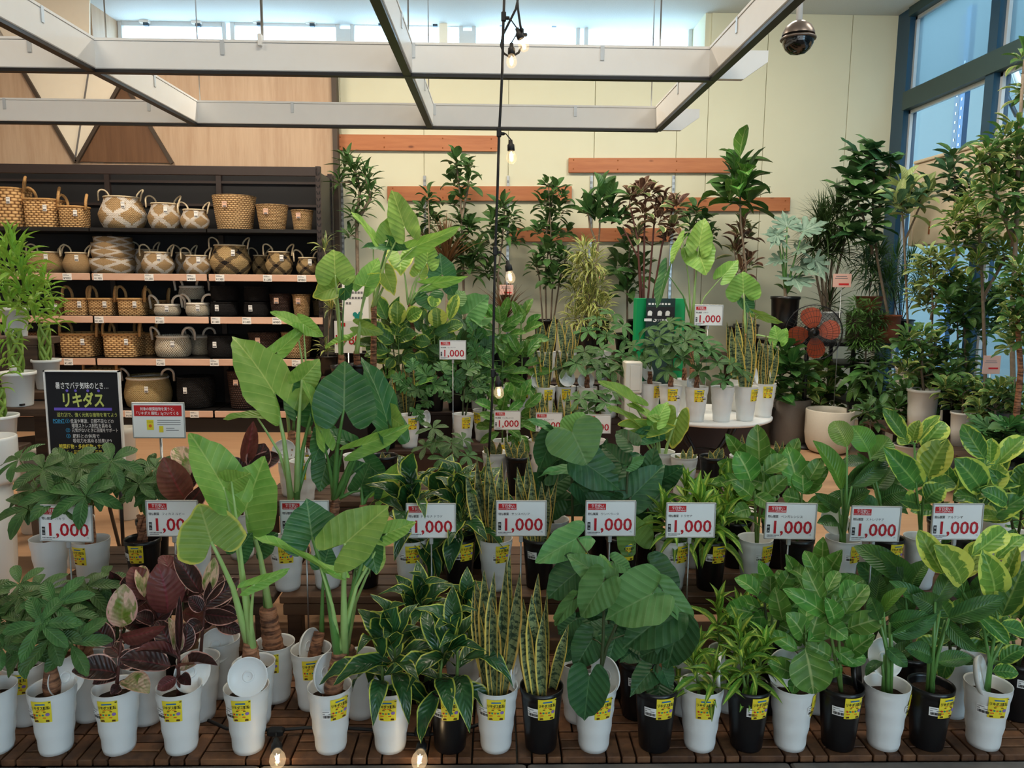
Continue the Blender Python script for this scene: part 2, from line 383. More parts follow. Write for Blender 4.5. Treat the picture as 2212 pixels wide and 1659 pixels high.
# ------------------------------------------------------------------ geometry helpers
class MB:
    def __init__(s): s.v = []; s.f = []; s.mi = []; s.uv = []; s.sm = []; s.mats = []
    def m(s, mat):
        if mat not in s.mats: s.mats.append(mat)
        return s.mats.index(mat)
    def add(s, vs, fs, mat=None, uvs=None, smooth=False):
        b = len(s.v); s.v += [tuple(x) for x in vs]; k = s.m(mat) if mat else 0
        for f in fs:
            s.f.append(tuple(i + b for i in f)); s.mi.append(k); s.sm.append(smooth)
            s.uv.append([uvs[i] for i in f] if uvs else None)
        return s
    def box(s, c, d, mat=None, rot=None, bev=0.0):
        x, y, z = (q / 2 for q in d); c = V(c)
        if bev <= 0:
            vs = [V((sx * x, sy * y, sz * z)) for sx in (-1, 1) for sy in (-1, 1) for sz in (-1, 1)]
            fs = [(0, 1, 3, 2), (4, 6, 7, 5), (0, 4, 5, 1), (2, 3, 7, 6), (0, 2, 6, 4), (1, 5, 7, 3)]
        else:
            vs = []; b = min(bev, x * .9, y * .9, z * .9)
            for zz, ins in ((-z, b), (-z + b, 0), (z - b, 0), (z, b)):
                xx, yy = x - ins, y - ins; bb = b * .7
                for px, py in ((-xx + bb, -yy), (xx - bb, -yy), (xx, -yy + bb), (xx, yy - bb), (xx - bb, yy), (-xx + bb, yy), (-xx, yy - bb), (-xx, -yy + bb)):
                    vs.append(V((px, py, zz)))
            fs = [tuple(range(7, -1, -1)), tuple(range(24, 32))]
            for k in range(3):
                for i in range(8):
                    j = (i + 1) % 8; fs.append((k * 8 + i, k * 8 + j, k * 8 + 8 + j, k * 8 + 8 + i))
        if rot is not None: vs = [rot @ q for q in vs]
        return s.add([q + c for q in vs], fs, mat)
    def tube(s, path, rad, n=8, mat=None, cap=True):
        path = [V(p) for p in path]; k = len(path)
        if isinstance(rad, (int, float)): rad = [rad] * k
        vs, uvs, pn = [], [], None
        for i, p in enumerate(path):
            d = (path[min(i + 1, k - 1)] - path[max(i - 1, 0)])
            d = d.normalized() if d.length > 1e-9 else UP
            if pn is None:
                a = V((1, 0, 0)) if abs(d.x) < .8 else V((0, 1, 0)); pn = (a - d * a.dot(d)).normalized()
            else:
                pn = (pn - d * pn.dot(d)); pn = pn.normalized() if pn.length > 1e-6 else d.orthogonal().normalized()
            q = d.cross(pn)
            for j in range(n):
                a = 2 * PI * j / n; vs.append(p + (pn * math.cos(a) + q * math.sin(a)) * rad[i]); uvs.append((j / n, i / max(1, k - 1)))
        fs = [(i * n + j, i * n + (j + 1) % n, (i + 1) * n + (j + 1) % n, (i + 1) * n + j) for i in range(k - 1) for j in range(n)]
        if cap: fs += [tuple(range(n - 1, -1, -1)), tuple((k - 1) * n + j for j in range(n))]
        return s.add(vs, fs, mat, uvs, True)
    def lathe(s, prof, n=32, mat=None, c=(0, 0, 0), sq=0.0, smooth=True, rot=None):
        """prof: (radius, height) pairs, turned about z; sq > 0 squares the section"""
        c = V(c); vs, uvs = [], []; k = len(prof); H = max(p[1] for p in prof) or 1
        for i, (r, z) in enumerate(prof):
            for j in range(n + 1):
                a = 2 * PI * j / n; ca, sa = math.cos(a), math.sin(a)
                q = 1.0 if not sq else 1 / (abs(ca) ** sq + abs(sa) ** sq) ** (1 / sq)
                p = V((r * ca * q, r * sa * q, z)); vs.append(c + (rot @ p if rot else p)); uvs.append((j / n, z / H))
        w = n + 1
        fs = [(i * w + j, i * w + j + 1, (i + 1) * w + j + 1, (i + 1) * w + j) for i in range(k - 1) for j in range(n)]
        return s.add(vs, fs, mat, uvs, smooth)
    def mesh(s, name, mats=None):
        me = bpy.data.meshes.new(name); me.from_pydata(s.v, [], s.f)
        for k in (s.mats or ([mats] if mats else [])): me.materials.append(M[k])
        if len(s.mats) > 1: me.polygons.foreach_set('material_index', s.mi)
        me.polygons.foreach_set('use_smooth', s.sm)
        if any(u for u in s.uv):
            l = me.uv_layers.new(name='UVMap'); fl = []
            for f, u in zip(s.f, s.uv):
                for i in range(len(f)): fl += u[i] if u else (0.0, 0.0)
            l.data.foreach_set('uv', fl)
        me.update()
        return me

WM = {}
def obj(name, me, parent=None, loc=None, mw=None, label=None):
    """one mesh object; loc / mw are placements in the world"""
    o = bpy.data.objects.new(name, me); COL.objects.link(o)
    if mw is None: mw = Matrix.Translation(V(loc) if loc is not None else V((0, 0, 0)))
    if parent is not None:
        o.parent = parent; o.matrix_basis = WM[parent.name].inverted() @ mw
    else: o.matrix_basis = mw
    WM[o.name] = mw
    if label: o['label'] = label
    return o

def thing(name, label, cat, loc, group=None):
    o = bpy.data.objects.new(name, None); COL.objects.link(o)
    o.empty_display_size = .05; o.location = loc; WM[o.name] = Matrix.Translation(V(loc))
    o['label'] = label; o['category'] = cat
    if group: o['group'] = group
    return o
def tag(o, label, cat, group=None):
    o['label'] = label; o['category'] = cat
    if group: o['group'] = group
    return o
def struct(name, mb, mat=None):
    o = obj(name, mb.mesh(name, mat)); o['kind'] = 'structure'; return o
def stuff(o): o['kind'] = 'stuff'; return o
def part(name, mb, parent, mat=None, label=None):
    return obj(name, mb.mesh(name, mat), parent, label=label)      # mb in world coordinates
def sub(name, mb, parent, mat=None): return part(name, mb, parent, mat)

def slab(outline, y0, y1, mat=None, mb=None):
    """a plate: outline of (x, z) pairs, from y0 to y1"""
    mb = mb or MB(); n = len(outline)
    vs = [(x, y0, z) for x, z in outline] + [(x, y1, z) for x, z in outline]
    fs = [tuple(range(n)), tuple(range(2 * n - 1, n - 1, -1))] + [(i, n + i, n + (i + 1) % n, (i + 1) % n) for i in range(n)]
    return mb.add(vs, fs, mat)

# ------------------------------------------------------------------ lettering
_txt = {}
DG = None
def glyphs(text, bold=0.0):
    key = (text, bold)
    if key not in _txt:
        cu = bpy.data.curves.new('lettering', 'FONT'); cu.body = text; cu.size = 1.0; cu.resolution_u = 2; cu.offset = bold
        cu.align_x = 'LEFT'; cu.fill_mode = 'FRONT'
        o = bpy.data.objects.new('lettering', cu); COL.objects.link(o)
        bpy.context.view_layer.update()
        me = bpy.data.meshes.new_from_object(o.evaluated_get(bpy.context.evaluated_depsgraph_get()))
        vs = [(v.co.x, v.co.y) for v in me.vertices]; fs = [tuple(p.vertices) for p in me.polygons]
        bpy.data.objects.remove(o); bpy.data.curves.remove(cu); bpy.data.meshes.remove(me)
        x0 = min([v[0] for v in vs] or [0]); x1 = max([v[0] for v in vs] or [1])
        _txt[key] = ([(x - x0, y) for x, y in vs], fs, x1 - x0)
    return _txt[key]

def prints(items, mb=None, lift=.0004):
    """flat print in the x-z plane facing -y: ('t', text, x, z, height, mat, [width], [bold]) · ('r', x0, z0, x1, z1, mat) · ('c', x, z, r, mat)"""
    mb = mb or MB()
    for k, it in enumerate(items):
        y = -lift * (1 + k * .12)
        if it[0] == 't':
            _, s, x, z, h, mat = it[:6]; wd = it[6] if len(it) > 6 else None; bold = it[7] if len(it) > 7 else .0
            vs, fs, w = glyphs(s, bold)
            kx = h if not wd else wd / w
            mb.add([(x + a * kx, y, z + b * h) for a, b in vs], fs, mat)
        elif it[0] == 'r':
            _, x0, z0, x1, z1, mat = it
            mb.add([(x0, y, z0), (x1, y, z0), (x1, y, z1), (x0, y, z1)], [(0, 1, 2, 3)], mat)
        else:
            _, x, z, r, mat = it
            mb.add([(x + r * math.cos(a * PI / 5), y, z + r * math.sin(a * PI / 5)) for a in range(10)], [tuple(range(10))], mat)
    return mb

# ------------------------------------------------------------------ leaves
def _ov(v, a, b): return (v ** a) * ((1 - v) ** b)
def outline(kind, v):
    if kind == 'oval': q = _ov(v, .62, .62) / _ov(.5, .62, .62)
    elif kind == 'ovate': q = _ov(v, .55, .85) / _ov(.39, .55, .85)
    elif kind == 'obovate': q = _ov(v, .95, .6) / _ov(.61, .95, .6)
    elif kind == 'lance': q = _ov(v, .7, 1.0) / _ov(.41, .7, 1.0)
    elif kind == 'strap': q = min(1, .45 + v * 2.2) * min(1, (1 - v) * 2.6) ** .8
    elif kind == 'sword': q = min(1, .55 + v * 1.1) * min(1, (1 - v) * 3.2) ** .75
    elif kind == 'paddle': q = _ov(v, .5, .7) / _ov(.417, .5, .7)
    elif kind == 'needle': q = min(1, .5 + v * 4) * (1 - v) ** .6
    return q

_leaf = {}
ASP = {'oval': .5, 'ovate': .58, 'obovate': .42, 'lance': .26, 'strap': .2, 'sword': .085, 'paddle': .36, 'needle': .06}
def grid_leaf(kind, mat, arch=.1, fold=.12, wave=.0, nv=9, twist=0.0, var=0):
    key = (kind, mat, arch, fold, wave, nv, twist, var)
    if key not in _leaf:
        rr = random.Random(len(_leaf) * 31 + var); asp = ASP[kind]
        mb = MB(); vs, uvs, fs = [], [], []; ph = rr.uniform(0, 6); us = (-1, -.55, 0, .55, 1)
        for i in range(nv + 1):
            v = i / nv; w = max(.0, outline(kind, min(max(v, .004), .996))) * .5
            tw = twist * v
            for u in us:
                x = u * w; z = arch * 4 * v * (1 - v) + asp * 1.6 * fold * abs(u) * w * 2 + wave * math.sin(v * 15 + ph + (0 if u < 0 else 2)) * abs(u) * (1 if i < nv else 0)
                bx = .05 * math.sin(v * PI) * math.sin(ph)
                vs.append((x * math.cos(tw) + bx, v, z + x * math.sin(tw) * asp)); uvs.append((.5 + u / 2, v))
        n = len(us)
        for i in range(nv):
            for j in range(n - 1): fs.append((i * n + j, i * n + j + 1, (i + 1) * n + j + 1, (i + 1) * n + j))
        mb.add(vs, fs, mat, uvs, True); _leaf[key] = mb.mesh('leaf')
    return _leaf[key]

FANS = {
    'heart': [(0, 1), (.09, .90), (.22, .77), (.36, .56), (.46, .32), (.5, .10), (.47, -.10), (.38, -.24), (.25, -.30), (.13, -.26), (.05, -.13), (.012, -.02)],
    'arrow': [(0, 1), (.10, .90), (.22, .76), (.34, .58), (.43, .37), (.485, .15), (.5, -.05), (.47, -.22), (.38, -.36), (.26, -.42), (.14, -.33), (.05, -.12), (.008, -.01)],
    'split': [(0, 1), (.10, .92), (.20, .80), (.10, .66), (.32, .66), (.40, .52), (.16, .42), (.46, .36), (.49, .2), (.2, .14), (.5, .02), (.46, -.14), (.3, -.26), (.14, -.2), (.02, -.03)],
    'lobed': [(0, 1), (.07, .78), (.13, .66), (.08, .5), (.30, .66), (.36, .5), (.14, .32), (.44, .38), (.48, .2), (.18, .1), (.5, .06), (.48, -.1), (.2, -.06), (.42, -.28), (.3, -.34), (.1, -.14), (.02, -.04)],
    'round': [(0, 1), (.16, .95), (.32, .82), (.44, .62), (.5, .38), (.48, .16), (.38, .0), (.22, -.09), (.1, -.09), (.02, -.02)],
}
def fan_leaf(kind, mat, cup=.08, droop=.15, wave=.03, var=0, lobes=5):
    key = ('fan', kind, mat, cup, droop, wave, var)
    if key not in _leaf:
        rr = random.Random(len(_leaf) * 17 + var); ph = rr.uniform(0, 6)
        half = []; src = FANS[kind]
        for i in range(len(src) - 1):           # twice as many points on a smooth curve
            p0, p1, p2, p3 = (V((*src[min(max(q, 0), len(src) - 1)], 0)) for q in (i - 1, i, i + 1, i + 2))
            half += [src[i], tuple((.5 * (p1 + p2) + .0625 * (p1 - p0 + p2 - p3))[:2])]
        half.append(src[-1]); pts = [(-x, y) for x, y in reversed(half)] + list(half[1:])
        # from the left side of the sinus over the tip to its right side
        n = len(pts); mb = MB(); vs, uvs, fs = [(0, 0, 0)], [(.5, 0)], []
        rings = (.28, .55, .8, 1.0)
        for s in rings:
            for i, (x, y) in enumerate(pts):
                a = i / (n - 1)
                wob = 1 + (.022 * math.sin(a * 47 + ph) + .014 * math.sin(a * 83 + ph * 2)) * s * s * (0 if i in (0, n - 1) else 1)
                X, Y = x * s * wob, y * s * wob
                z = cup * (abs(X) * 2) ** 1.2 - droop * (max(0, Y) ** 2 - max(0, Y)) - droop * .7 * (Y * Y if Y < 0 else 0)
                z += wave * (math.sin(a * PI * 2 * lobes + ph) + .5 * math.sin(a * PI * 4.6 * lobes + ph * 3)) * s * s * s
                vs.append((X, Y, z)); uvs.append((a, s))
        for k in range(len(rings)):
            for i in range(n - 1):
                if k == 0: fs.append((0, 1 + i + 1, 1 + i))
                else:
                    o, q = 1 + (k - 1) * n, 1 + k * n; fs.append((o + i, o + i + 1, q + i + 1, q + i))
        mb.add(vs, fs, mat, uvs, True); me = mb.mesh('leaf')
        l = me.uv_layers.new(name='plan'); fl = []
        for lp in me.loops: fl += [vs[lp.vertex_index][0], vs[lp.vertex_index][1]]
        l.data.foreach_set('uv', fl); _leaf[key] = me
    return _leaf[key]

def palm_leaf(mat, n=6, droop=.25, var=0, wl=.34, spread=330):
    """a hand of leaflets round one point, unit reach"""
    key = ('palm', mat, n, droop, var)
    if key not in _leaf:
        rr = random.Random(var * 13 + 5); mb = MB()
        for k in range(n):
            az = math.radians(90 + (k - (n - 1) / 2) * spread / n + rr.uniform(-9, 9)); L = rr.uniform(.8, 1.05) * (1 - .18 * abs(k - (n - 1) / 2) / n * 2)
            c, s = math.cos(az), math.sin(az); vs, uvs, fs = [], [], []; dd = droop * rr.uniform(.7, 1.3)
            for i in range(7):
                v = i / 6; w = outline('obovate', min(max(v, .01), .99)) * wl * .5
                for u in (-1, 0, 1):
                    r = .03 + L * v; x = u * w
                    z = -dd * v * v + .12 * v + abs(u) * w * .35
                    vs.append((c * r - s * x, s * r + c * x, z)); uvs.append((.5 + u / 2, v))
            for i in range(6):
                for j in range(2): fs.append((i * 3 + j, i * 3 + j + 1, (i + 1) * 3 + j + 1, (i + 1) * 3 + j))
            mb.add(vs, [tuple(reversed(f)) for f in fs], mat, uvs, True)
        _leaf[key] = mb.mesh('leaf')
    return _leaf[key]

def frame_of(B, T, N=None, roll=0.0):
    B, T = V(B), V(T); Y = T - B; L = max(Y.length, 1e-5); Y = Y / L
    if N is None: N = (CAM - B).normalized() + UP * .35
    X = Y.cross(V(N))
    if X.length < 1e-3: X = Y.orthogonal()
    X.normalize(); N = X.cross(Y)
    if roll:
        r = Matrix.Rotation(math.radians(roll), 3, Y); X, N = r @ X, r @ N
    return B, X, Y, N, L
def leaf_matrix(B, T, W, N=None, roll=0.0):
    B, X, Y, N, L = frame_of(B, T, N, roll)
    m = Matrix(((X.x * W, Y.x * L, N.x * L, B.x), (X.y * W, Y.y * L, N.y * L, B.y), (X.z * W, Y.z * L, N.z * L, B.z), (0, 0, 0, 1)))
    return m
def leaf(root, me, B, T, W, N=None, roll=0.0, name='leaf'):
    return obj(name, me, root, mw=leaf_matrix(B, T, W, N, roll))
def palm(root, me, H, N, s, spin=0.0):
    N = V(N).normalized(); X = N.orthogonal().normalized(); Y = N.cross(X)
    r = Matrix.Rotation(spin, 3, N); X, Y = r @ X, r @ Y
    m = Matrix(((X.x * s, Y.x * s, N.x * s, H.x), (X.y * s, Y.y * s, N.y * s, H.y), (X.z * s, Y.z * s, N.z * s, H.z), (0, 0, 0, 1)))
    return obj('leaf', me, root, mw=m)
class Foliage(MB):
    """many small leaves joined in one mesh"""
    def leafy(s, mat, B, T, W, N=None, roll=0.0, kind='lance', arch=.12, nv=3, fold=.15):
        B, X, Y, N, L = frame_of(B, T, N, roll); vs, uvs, fs = [], [], []
        for i in range(nv + 1):
            v = i / nv; w = outline(kind, min(max(v, .03), .985)) * .5 * W
            for u in (-1, 0, 1):
                vs.append(B + X * (u * w) + Y * (v * L) + N * (arch * L * 4 * v * (1 - v) + fold * abs(u) * w)); uvs.append((.5 + u / 2, v))
        for i in range(nv):
            for j in range(2): fs.append((i * 3 + j, i * 3 + j + 1, (i + 1) * 3 + j + 1, (i + 1) * 3 + j))
        s.add(vs, fs, mat, uvs, True)
def bow(a, b, lift=.1, n=5):
    a, b = V(a), V(b); d = (b - a).length
    return [a.lerp(b, i / n) + UP * (lift * d * 4 * (i / n) * (1 - i / n)) for i in range(n + 1)]
def az_el(az, el): return V((math.cos(az) * math.cos(el), math.sin(az) * math.cos(el), math.sin(el)))

def proj(p):
    q = CAMR.transposed() @ (V(p) - CAM); return 1106 + F_PX * q.x / -q.z, 829.5 - F_PX * q.y / -q.z
def at(px, Y, z):
    """the point at depth Y and height z that stands on the sight line's vertical px"""
    x = 0.0
    for _ in range(4):
        a = proj((x, Y, z))[0]; x += (px - a) * Y / F_PX
    return V((x, Y, z))

# ================================================================== the room
YW, XR, ZC = 8.3, 4.25, 4.3            # back wall, window wall, ceiling
def slab_box(name, x0, x1, y0, y1, z0, z1, mat):
    return struct(name, MB().box(((x0 + x1) / 2, (y0 + y1) / 2, (z0 + z1) / 2), (x1 - x0, y1 - y0, z1 - z0), mat))
floor = slab_box('floor', -7, XR + .1, 2.15, 9.2, -.1, 0, 'floor_tan')
front_floor = slab_box('floor_front', -7, XR + .1, -6, 2.149, -.1, -.012, 'paver')
# row of concrete pavers in front of the deck
jx = [at(x, 2.06, 0).x for x in (-420, 58, 544, 1140, 1727, 2330, 2800)]
for a, b in zip(jx, jx[1:]):
    part('paver', MB().box(((a + b) / 2, 1.802, .017), (b - a - .006, .69, .05), 'paver', bev=.006), front_floor)
slab_box('ceiling', -7, XR + .1, -6, 9.2, ZC, ZC + .1, 'ceiling')
slab_box('wall_left', -7.1, -7, -6, 9.2, 0, ZC, 'wall_white')
slab_box('wall_front', -7, XR + .1, -6.1, -6, 0, ZC, 'wall_white')

xe = P(722, 300, 8.22).x                # where the wood panelling ends
xl, xr_ = P(196, 90, YW).x, P(1527, 90, YW).x   # the clerestory recess
sill = P(800, 128, YW).z
back = slab_box('wall_back', -7, XR + .1, YW + .02, YW + .12, 0, sill, 'wall_green')
b2 = slab_box('wall_back_upper', xr_, XR + .1, YW + .02, YW + .72, sill, ZC, 'wall_green')
slab_box('wall_back_corner', -7, xl, YW + .02, YW + .72, sill, ZC, 'wall_white')
slab_box('sill_back', xl, xr_, YW + .12, YW + .72, sill - .06, sill, 'white_paint')
# green board panels with open joints
seams = [xe] + [P(x, 480, YW).x for x in (740, 917, 1097, 1280, 1455, 1520, 1640, 1815)] + [XR]
for a, b in zip(seams, seams[1:]):
    hh = ZC if a > xr_ - .1 else sill
    part('wall_panel', MB().box(((a + b) / 2, YW + .012, hh / 2), (b - a - .006, .024, hh), 'wall_green', bev=.003), back)
# side reveals of the recess
part('reveal', MB().box((xl + .01, YW + .34, (sill + ZC) / 2), (.02, .66, ZC - sill), 'wood_panel'), back)
part('reveal', MB().box((xr_ - .01, YW + .34, (sill + ZC) / 2), (.02, .66, ZC - sill), 'wall_green'), back)

# wood panelling with the cream and brown triangles
wl = slab_box('wall_back_left', -7, xe, 8.24, 8.31, 0, sill, 'wood_panel')
def tri(name, pts, y, mat):
    part(name, slab([(P(a, b, y).x, P(a, b, y).z) for a, b in pts], y, y + .02, mat), wl)
tri('cream_panel', [(164, 349), (-60, -40), (193, -40), (193, 90), (263, 174)], 8.215, 'cream_panel')
tri('brown_panel', [(170, 349), (266, 178), (370, 352)], 8.215, 'wood_brown')
def strip(a, b, w):
    A, B = P(*a, 8.2), P(*b, 8.2); d = (B - A); mb = MB()
    mb.box((A + B) / 2, (w, .03, d.length), 'panel_trim', rot=Matrix.Rotation(math.atan2(d.x, d.z), 3, 'Y')); part('trim_strip', mb, wl)
strip((164, 350), (30, 120), .035); strip((166, 350), (265, 174), .035); strip((265, 174), (372, 353), .035)
part('trim_strip', MB().box((xe + .02, 8.22, sill / 2), (.05, .12, sill), 'panel_trim'), wl)
jA, jB = P(163, 340, 8.2), P(192, 150, 8.2)
d = jB - jA
part('joint', MB().box((jA + jB) / 2, (.0025, .0305, d.length), 'grey_ink', rot=Matrix.Rotation(math.atan2(d.x, d.z), 3, 'Y')), wl)

# clerestory windows
YC = 8.87
for i, (a, b) in enumerate(((258, 490), (500, 735), (758, 1000), (1020, 1252), (1262, 1494))):
    x0, x1 = P(a, 80, YC).x, P(b, 80, YC).x; z0, z1 = sill, P((a + b) / 2, 40, YC).z
    w = struct('window_%d' % (i + 1), MB().box(((x0 + x1) / 2, YC + .03, z0 + .02), (x1 - x0, .06, .04), 'aluminium'))
    for xx, ww in ((x0 + .02, .045), (x1 - .02, .045)):
        part('window_frame', MB().box((xx, YC, (z0 + z1) / 2), (ww, .06, z1 - z0), 'aluminium', bev=.006), w)
    part('window_frame', MB().box(((x0 + x1) / 2, YC, z1 - .045), (x1 - x0 - .09, .06, .09), 'aluminium', bev=.006), w)
    part('pane', MB().box(((x0 + x1) / 2, YC + .02, (z0 + z1) / 2 - .04), (x1 - x0 - .09, .006, z1 - z0 - .1), 'glass'), w)
    for f in (.26, .74):
        cxx = x0 + (x1 - x0) * f
        part('latch', MB().box((cxx, YC - .05, z1 - .05), (.11, .05, .04), 'white_paint', bev=.006).box((cxx + .02, YC - .06, z1 - .085), (.05, .04, .03), 'outside_post'), w)
for j, px in enumerate((745, 1010)):
    p = P(px, 80, YC); slab_box('trim_%d' % (j + 1), p.x - .07, p.x + .07, YC - .04, YC + .06, sill, ZC - .05, 'aluminium')
slab_box('trim_3', xl, xr_, YC - .03, YC + .08, P(800, 42, YC).z, ZC, 'aluminium')
p = P(958, 60, 8.8); slab_box('trim_4', p.x - .045, p.x + .045, 8.76, 8.82, sill, ZC, 'cream_panel')
slab_box('wall_parapet', -7, XR + .1, YC + .02, YC + .12, 0, sill, 'wall_white')

# window wall on the right
zt, zm = 3.38, 2.47
def wallbar(name, y0, y1, z0, z1, mat, x0=XR - .05, x1=XR + .09): return slab_box(name, x0, x1, y0, y1, z0, z1, mat)
wallbar('trim_5', 8.06, 8.3, 0, ZC, 'window_teal')
ys = [6.62, 4.95, 3.3, 1.6, -.1, -2.0, -4.0, -6.0]
for k, y in enumerate(ys): wallbar('trim_%d' % (k + 6), y, y + .12, 0, ZC, 'window_teal')
wallbar('trim_14', -6, 8.06, zt - .09, zt + .09, 'transom_green', XR - .07)
wallbar('trim_15', -6, 8.06, zm - .16, zm + .0, 'transom_green', XR - .07)
wallbar('trim_16', -6, 8.06, ZC - .09, ZC, 'transom_green', XR - .07)
wallbar('wall_right', -6, 8.3, 0, .35, 'wall_white')
yy = [8.06] + ys
for k in range(len(ys)):
    y1, y0 = yy[k], ys[k] + .12
    w = struct('window_%d' % (k + 6), MB().box((XR + .03, (y0 + y1) / 2, .37), (.05, y1 - y0, .04), 'aluminium'))
    for z0, z1, m_ in ((zt + .09, ZC - .09, 'frosted'), (zm, zt - .09, 'glass'), (.38, zm - .16, 'glass')):
        part('pane', MB().box((XR + .04, (y0 + y1) / 2, (z0 + z1) / 2), (.006, y1 - y0, z1 - z0), m_), w)
        for ya in (y0 + .018, y1 - .018):
            part('bead', MB().box((XR + .02, ya, (z0 + z1) / 2), (.03, .034, z1 - z0), 'aluminium'), w)
        part('bead', MB().box((XR + .02, (y0 + y1) / 2, z1 - .018), (.03, y1 - y0, .034), 'aluminium'), w)
# outside: a pale panel wall, its posts and a brace
slab_box('exterior_wall', 6.6, 6.7, -4, 16, -.1, 6.4, 'outside_wall')
slab_box('exterior_ground', XR + .1, 14, -8, 16, -.15, -.05, 'outside_ground')
for px, wd, m_, X in ((2070, .10, 'outside_post', 5.4), (2081, .09, 'outside_blue', 5.3), (2152, .09, 'outside_post', 5.4), (2166, .07, 'outside_post', 5.3)):
    q = PX(px, 250, X); mb = MB().box((X, q.y, 2.3), (.06, wd, 4.6), m_)
    for k in range(22): mb.box((X - .032, q.y, 1.9 + k * .1), (.004, .016, .03), 'paper')
    struct('exterior_post', mb)
a, b = PX(2138, 132, 5.2), PX(2196, 250, 5.2)
struct('exterior_brace', MB().tube([a, b], .022, 8, 'outside_post'))
a, b = PX(2180, 115, 4.9), PX(2222, 250, 4.9)
struct('exterior_brace', MB().tube([a, b], .03, 8, 'white_paint'))
# weathered cream board on the window side
q0, q1 = PX(1988, 355, 4.12), PX(1988, 532, 4.12)
cb = thing('cream_board', 'weathered cream board with rust stains at the window, among the trees', 'board', (4.12, 6.2, q1.z))
part('panel', MB().box((4.12, (4.3 + q0.y) / 2, (q0.z + q1.z) / 2), (.1, q0.y - 4.3, q0.z - q1.z), 'cream_weathered', bev=.01), cb)
part('top_rail', MB().box((4.12, (4.3 + q0.y) / 2, q0.z + .012), (.14, q0.y - 4.3, .03), 'cream_weathered', bev=.006), cb)
part('edge_post', MB().box((4.10, q0.y - .02, (q0.z + q1.z) / 2), (.08, .06, q0.z - q1.z - .01), 'cream_weathered', bev=.006), cb)
mb = MB()
for k in range(7): mb.box((4.066, q0.y - .3 - k * .32 + R(-.1, .1), q1.z + R(.1, .5)), (.004, .02, R(.04, .16)), 'rust')
part('rust_streak', mb, cb)

# ================================================================== things on the back wall
for px0, px1, py0, py1, lab in ((725, 1075, 294, 327, 'orange pine board on the wall beside the wood panelling, topmost of the boards'),
                               (837, 1235, 403, 434, 'orange pine board on the green wall right above the tallest elephant ear leaves'),
                               (1228, 1580, 342, 373, 'orange pine board on the green wall above the rubber plant with big upright leaves'),
                               (1432, 1706, 427, 456, 'reddish pine board partly behind the burgundy rubber plant, nearest the windows'),
                               (1100, 1446, 493, 522, 'orange pine board lowest on the green wall, behind the thin trees')):
    a, b = P(px0, (py0 + py1) / 2 - (3 if px0 == 725 else 0), YW - .03), P(px1, (py0 + py1) / 2, YW - .03); hh = (py1 - py0) * mpp(a)
    rz = Matrix.Rotation(-math.atan2((b - a).z, (b - a).x), 3, 'Y')
    t = thing('wall_board', lab, 'board', (a + b) / 2, 'pine boards on the green wall')
    c = (a + b) / 2
    o = obj('plank', MB().box((0, 0, 0), ((b - a).length, .028, hh), 'wood_board', rot=rz, bev=.003).mesh('plank'), t, loc=c)
    mb = MB()
    for f in (-.47, -.2, .16, .46):
        for g in (-.3, .3): mb.box(c + V(((b - a).length * f, -.015, hh * g)), (.012, .006, .012), 'rust')
    part('screw', mb, t)
for k, px in enumerate((740, 918, 1097, 1276, 1452)):
    x = P(px, 450, YW).x; z1 = P(px, 380, YW).z
    t = thing('slotted_rail', 'thin perforated metal wall rail, %s from the wood panelling' % ('first', 'second', 'third', 'fourth', 'fifth')[k], 'wall rail', (x, YW - .02, 0), 'shelf rails on the green wall')
    part('rail', MB().box((x, YW - .012, z1 / 2), (.028, .02, z1), 'steel'), t)
    mb = MB()
    for i in range(int(z1 / .06)):
        mb.box((x - .006, YW - .0225, .04 + i * .06), (.005, .002, .028), 'black_metal'); mb.box((x + .006, YW - .0225, .04 + i * .06), (.005, .002, .028), 'black_metal')
    stuff(part('slot', mb, t))

# ================================================================== hanging frame
fr = thing('hanging_frame', 'white ceiling-hung grid of beams with a black track along the underside', 'frame', (0, 4.6, 2.55))
Y1, Y2 = 4.03, 5.34
def beam(p0, p1, h=.135, w=.05, chamfer=False):
    p0, p1 = V(p0), V(p1); d = (p1 - p0); ang = math.atan2(d.y, d.x); L = d.length; rot = Matrix.Rotation(ang, 3, 'Z'); c = (p0 + p1) / 2
    mb = MB().box(c + UP * (h / 2 + .006), (L, w, h), 'white_paint', rot=rot, bev=.004)
    mb.box(c + UP * (h + .012), (L, w + .006, .012), 'white_paint', rot=rot)
    b = part('beam', mb, fr)
    sub('track', MB().box(c + UP * -.002, (L, w * .8, .016), 'black_metal', rot=rot), b)
    n = max(2, int(L / .9))
    for i in range(n):
        q = c + rot @ V(((-.5 + (i + .4) / n) * L, 0, 0)) + UP * (h - .02)
        mb = MB().box(q + rot @ V((0, -w / 2 - .003, 0)), (.02, .004, .07), 'aluminium', rot=rot).box(q + rot @ V((0, w / 2 + .003, 0)), (.02, .004, .07), 'aluminium', rot=rot)
        sub('bracket', mb, b)
    return b
zb = 2.535
xm = (P(880, 150, Y1).x + P(930, 285, Y2).x) / 2
for Y in (Y1, Y2):
    beam((-4.6, Y, zb), (1.10, Y, zb))
    e = 1.125
    mb = slab([(e, zb + .0), (e + .13, zb), (e + .25, zb + .085), (e + .25, zb + .14), (e, zb + .14)], Y - .02, Y + .02, 'white_paint')
    part('beam_end', mb, fr)
for x in (P(330, 205, 4.7).x, xm, 1.10):
    beam((x, .9, zb + .002), (x, Y2, zb + .002))
for px, Y in ((566, Y1), (425, Y2), (882, Y1), (925, Y2), (1427, Y1), (1412, Y2), (228, Y1), (1700, 3.0)):
    q = P(px, 60, Y); part('hanging_wire', MB().tube([(q.x, Y, zb + .13), (q.x, Y, ZC)], .004 if px != 566 else .007, 6, 'steel'), fr)
